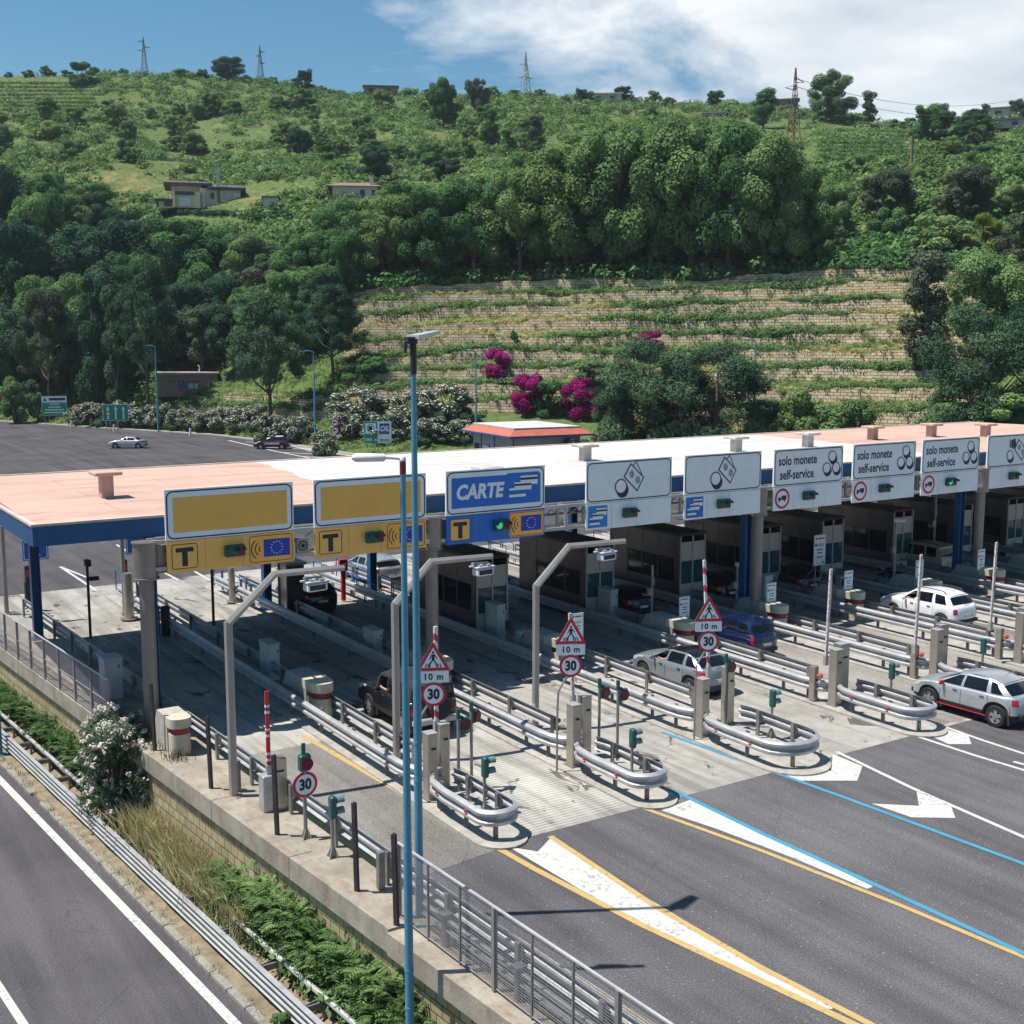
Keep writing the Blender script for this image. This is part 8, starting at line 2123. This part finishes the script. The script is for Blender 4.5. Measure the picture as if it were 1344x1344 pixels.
# feathery fronds: a thicket of tree-of-heaven saplings
def frond_mesh(rng, L=.75, pairs=11):
    Vs, Fs, T = [], [], []; o = 0
    for i in range(pairs):
        t = (i + 1.2) / (pairs + 1); x = L * t; z = .30 * L * math.sin(t * 2.2) - .22 * L * t * t; ln = L * .30 * (1 - .55 * abs(t - .4)) ; w = ln * .34
        for sd in (1, -1):
            dx, dy, dz = .42 * ln, sd * ln * .9, -.22 * ln
            Vs += [(x, 0, z), (x + dx * .45 + w * .6, dy * .45 - sd * w * .25, z + dz * .3), (x + dx, dy, z + dz), (x + dx * .45 - w * .5, dy * .45 + sd * w * .2, z + dz * .3)]; Fs.append((o, o + 1, o + 2, o + 3)); o += 4; T += [.5 + .2 * rng.normal()] * 4
    return np.array(Vs), np.array(Fs), np.clip(np.array(T), 0, 1)
def thicket(name, pts, hts, mat, label, rng, nf=(6, 9)):
    tm = [frond_mesh(rng, .40 + .22 * rng.random(), 9 + int(rng.integers(4))) for _ in range(8)]; Vs, Fs, Ts = [], [], []; o = 0; sm = MB()
    for p, h in zip(pts, hts):
        n = rng.integers(*nf); lean = rng.normal(size=2) * .12
        sm.tube([(p[0], p[1], p[2] - .2), (p[0] + lean[0] * h, p[1] + lean[1] * h, p[2] + h)], [.018, .008], 4)
        tn = rng.normal() * .15
        for i in range(n):
            V, F, T = tm[rng.integers(8)]; a = i * 2.4 + rng.random(); c, s = math.cos(a), math.sin(a); k = .75 + .5 * rng.random(); f = .55 + .45 * (i + 1) / n; el = R(rng.uniform(-5, 40))
            ce, se = math.cos(el), math.sin(el); X = V[:, 0] * ce - V[:, 2] * se; Z_ = V[:, 0] * se + V[:, 2] * ce
            W_ = np.stack([(X * c - V[:, 1] * s) * k + p[0] + lean[0] * h * f, (X * s + V[:, 1] * c) * k + p[1] + lean[1] * h * f, Z_ * k + p[2] + h * f], 1)
            Vs.append(W_); Fs.append(F + o); o += len(V); Ts.append(np.clip(T + tn, 0, 1))
    ob = np_mesh(name, np.concatenate(Vs), np.concatenate(Fs), mat, attrs={'tone': np.concatenate(Ts)}); ob['kind'] = 'stuff'; ob['label'] = label
    st = sm.build(name + '_stems', plain('green_stem', (.12, .13, .05), .8)); st['kind'] = 'stuff'; return ob
rq = np.random.default_rng(9)
def bank_z(dx): return float(np.interp(dx, [-1.5, -1.05, -.7, -.25, .25], [-2.95, -2.88, -2.8, -2.55, -2.35]))
def bank_pts(n, y0, y1, d0, d1):
    ys = rq.uniform(y0, y1, n); ds = rq.uniform(d0, d1, n); return [(xb(y) + d, y, bank_z(d)) for y, d in zip(ys, ds)]
pts = bank_pts(430, 12, 30.5, -.16, .10); hts = [(.45 + 1.1 * rq.random()) * (1.0 if 20.5 < p[1] < 28.5 else .62) for p in pts]
FERN = leaf_mat('foliage_fern', (0.060, 0.112, 0.044), (0.125, 0.215, 0.078), (0.24, 0.35, 0.13), .35)
thicket('ailanthus_thicket', pts, hts, FERN, 'feathery bright green saplings crowding the bank below the wall', rq)
pts = bank_pts(150, 40, 55, -.2, .08); thicket('ailanthus_saplings', pts, [.3 + .8 * rq.random() for _ in pts], FERN, 'feathery green saplings on the bank at the far left', rq)
pts = np.array(bank_pts(300, 12, 31, -.25, .08)); scatter_stuff('bank_creepers', pts, .25 + .45 * rq.random(300), LM['mid'], 40, .35, rq, 'low creepers under the saplings on the bank', .5)
def grass_blades(name, pts, n, h, mat, label, rng, spread=.3, wd=.012):
    k = len(pts) * n; P = np.repeat(np.array(pts), n, 0) + np.concatenate([rng.normal(size=(k, 2)) * spread, np.zeros((k, 1))], 1); hh = h * (.4 + .8 * rng.random(k)); a = rng.random(k) * 6.28; ln = rng.normal(size=(k, 2)) * .28
    d = np.stack([np.cos(a), np.sin(a), 0 * a], 1) * wd; t = np.stack([ln[:, 0] * hh, ln[:, 1] * hh, hh], 1); m = t * .55 + np.array([0, 0, 1]) * (hh * .08)[:, None]
    V = np.stack([P - d, P + d, P + m + d * .7, P + t], 1).reshape(-1, 3); F = np.arange(4 * k).reshape(k, 4); T = np.repeat(rng.random(k), 4)
    o = np_mesh(name, V, F, mat, attrs={'tone': T}); o['kind'] = 'stuff'; o['label'] = label
grass_blades('dry_grass', bank_pts(300, 28.0, 36.5, -.2, .12), 34, .95, leaf_mat('straw', (0.42, 0.355, 0.20), (0.60, 0.525, 0.33), (0.74, 0.67, 0.46), .45), 'tall dry yellow grass on the bank below the wall', rq)
grass_blades('green_weeds', bank_pts(200, 27, 40, -.22, .1), 24, .6, LM['mid'], 'green weeds among the dry grass on the bank', rq)
grass_blades('kerb_weeds', [(xb(y) - 1.45 + rq.normal() * .07, y, -2.9) for y in rq.uniform(14, 50, 60)], 14, .16, LM['mid'], 'small weeds along the kerb of the lower road', rq, .10, .008)
grass_blades('wall_weeds', [(xb(y) + .55 + rq.normal() * .1, y, .08) for y in rq.uniform(34.5, 39.5, 34)], 16, .32, LM['olive'], 'weeds behind the wall beam at the gantry foot', rq, .12, .01)
for i, (y, d, s, lab) in enumerate(((30.6, -.15, .5, 'round green tuft among the dry grass below the wall'), (19.6, .02, .55, 'dark green shrub against the block wall at the bottom'), (24.3, -1.32, .26, 'small round weed at the kerb of the lower road'))):
    tm, cm = proto('bush', 'mid', 3, NLEAF['bush'])[i]; r = thing('low_bush', lab, 'shrub', (xb(y) + d, y, bank_z(d) - .03)); r.scale = (s / 4.3,) * 2 + (s * 1.5 / 9,); link(bpy.data.objects.new('stems', tm), r); link(bpy.data.objects.new('crown', cm), r)
# thin bluish haze volume, added to lift and soften the shadows

hm, hnt, hout = new_mat('shadow_lift_haze'); hk = NT(hnt); pv = hk.n('ShaderNodeVolumePrincipled'); pv.inputs['Density'].default_value = 0.00011; pv.inputs['Color'].default_value = (0.72, 0.86, 1.0, 1); pv.inputs['Anisotropy'].default_value = 0.0
hk.l(pv.outputs[0], hout.inputs['Volume'])
hb = MB().box((0, 0, 0), (2600, 2600, 200)).build('haze', hm); hb.location = (100, 300, 94); hb['kind'] = 'stuff'
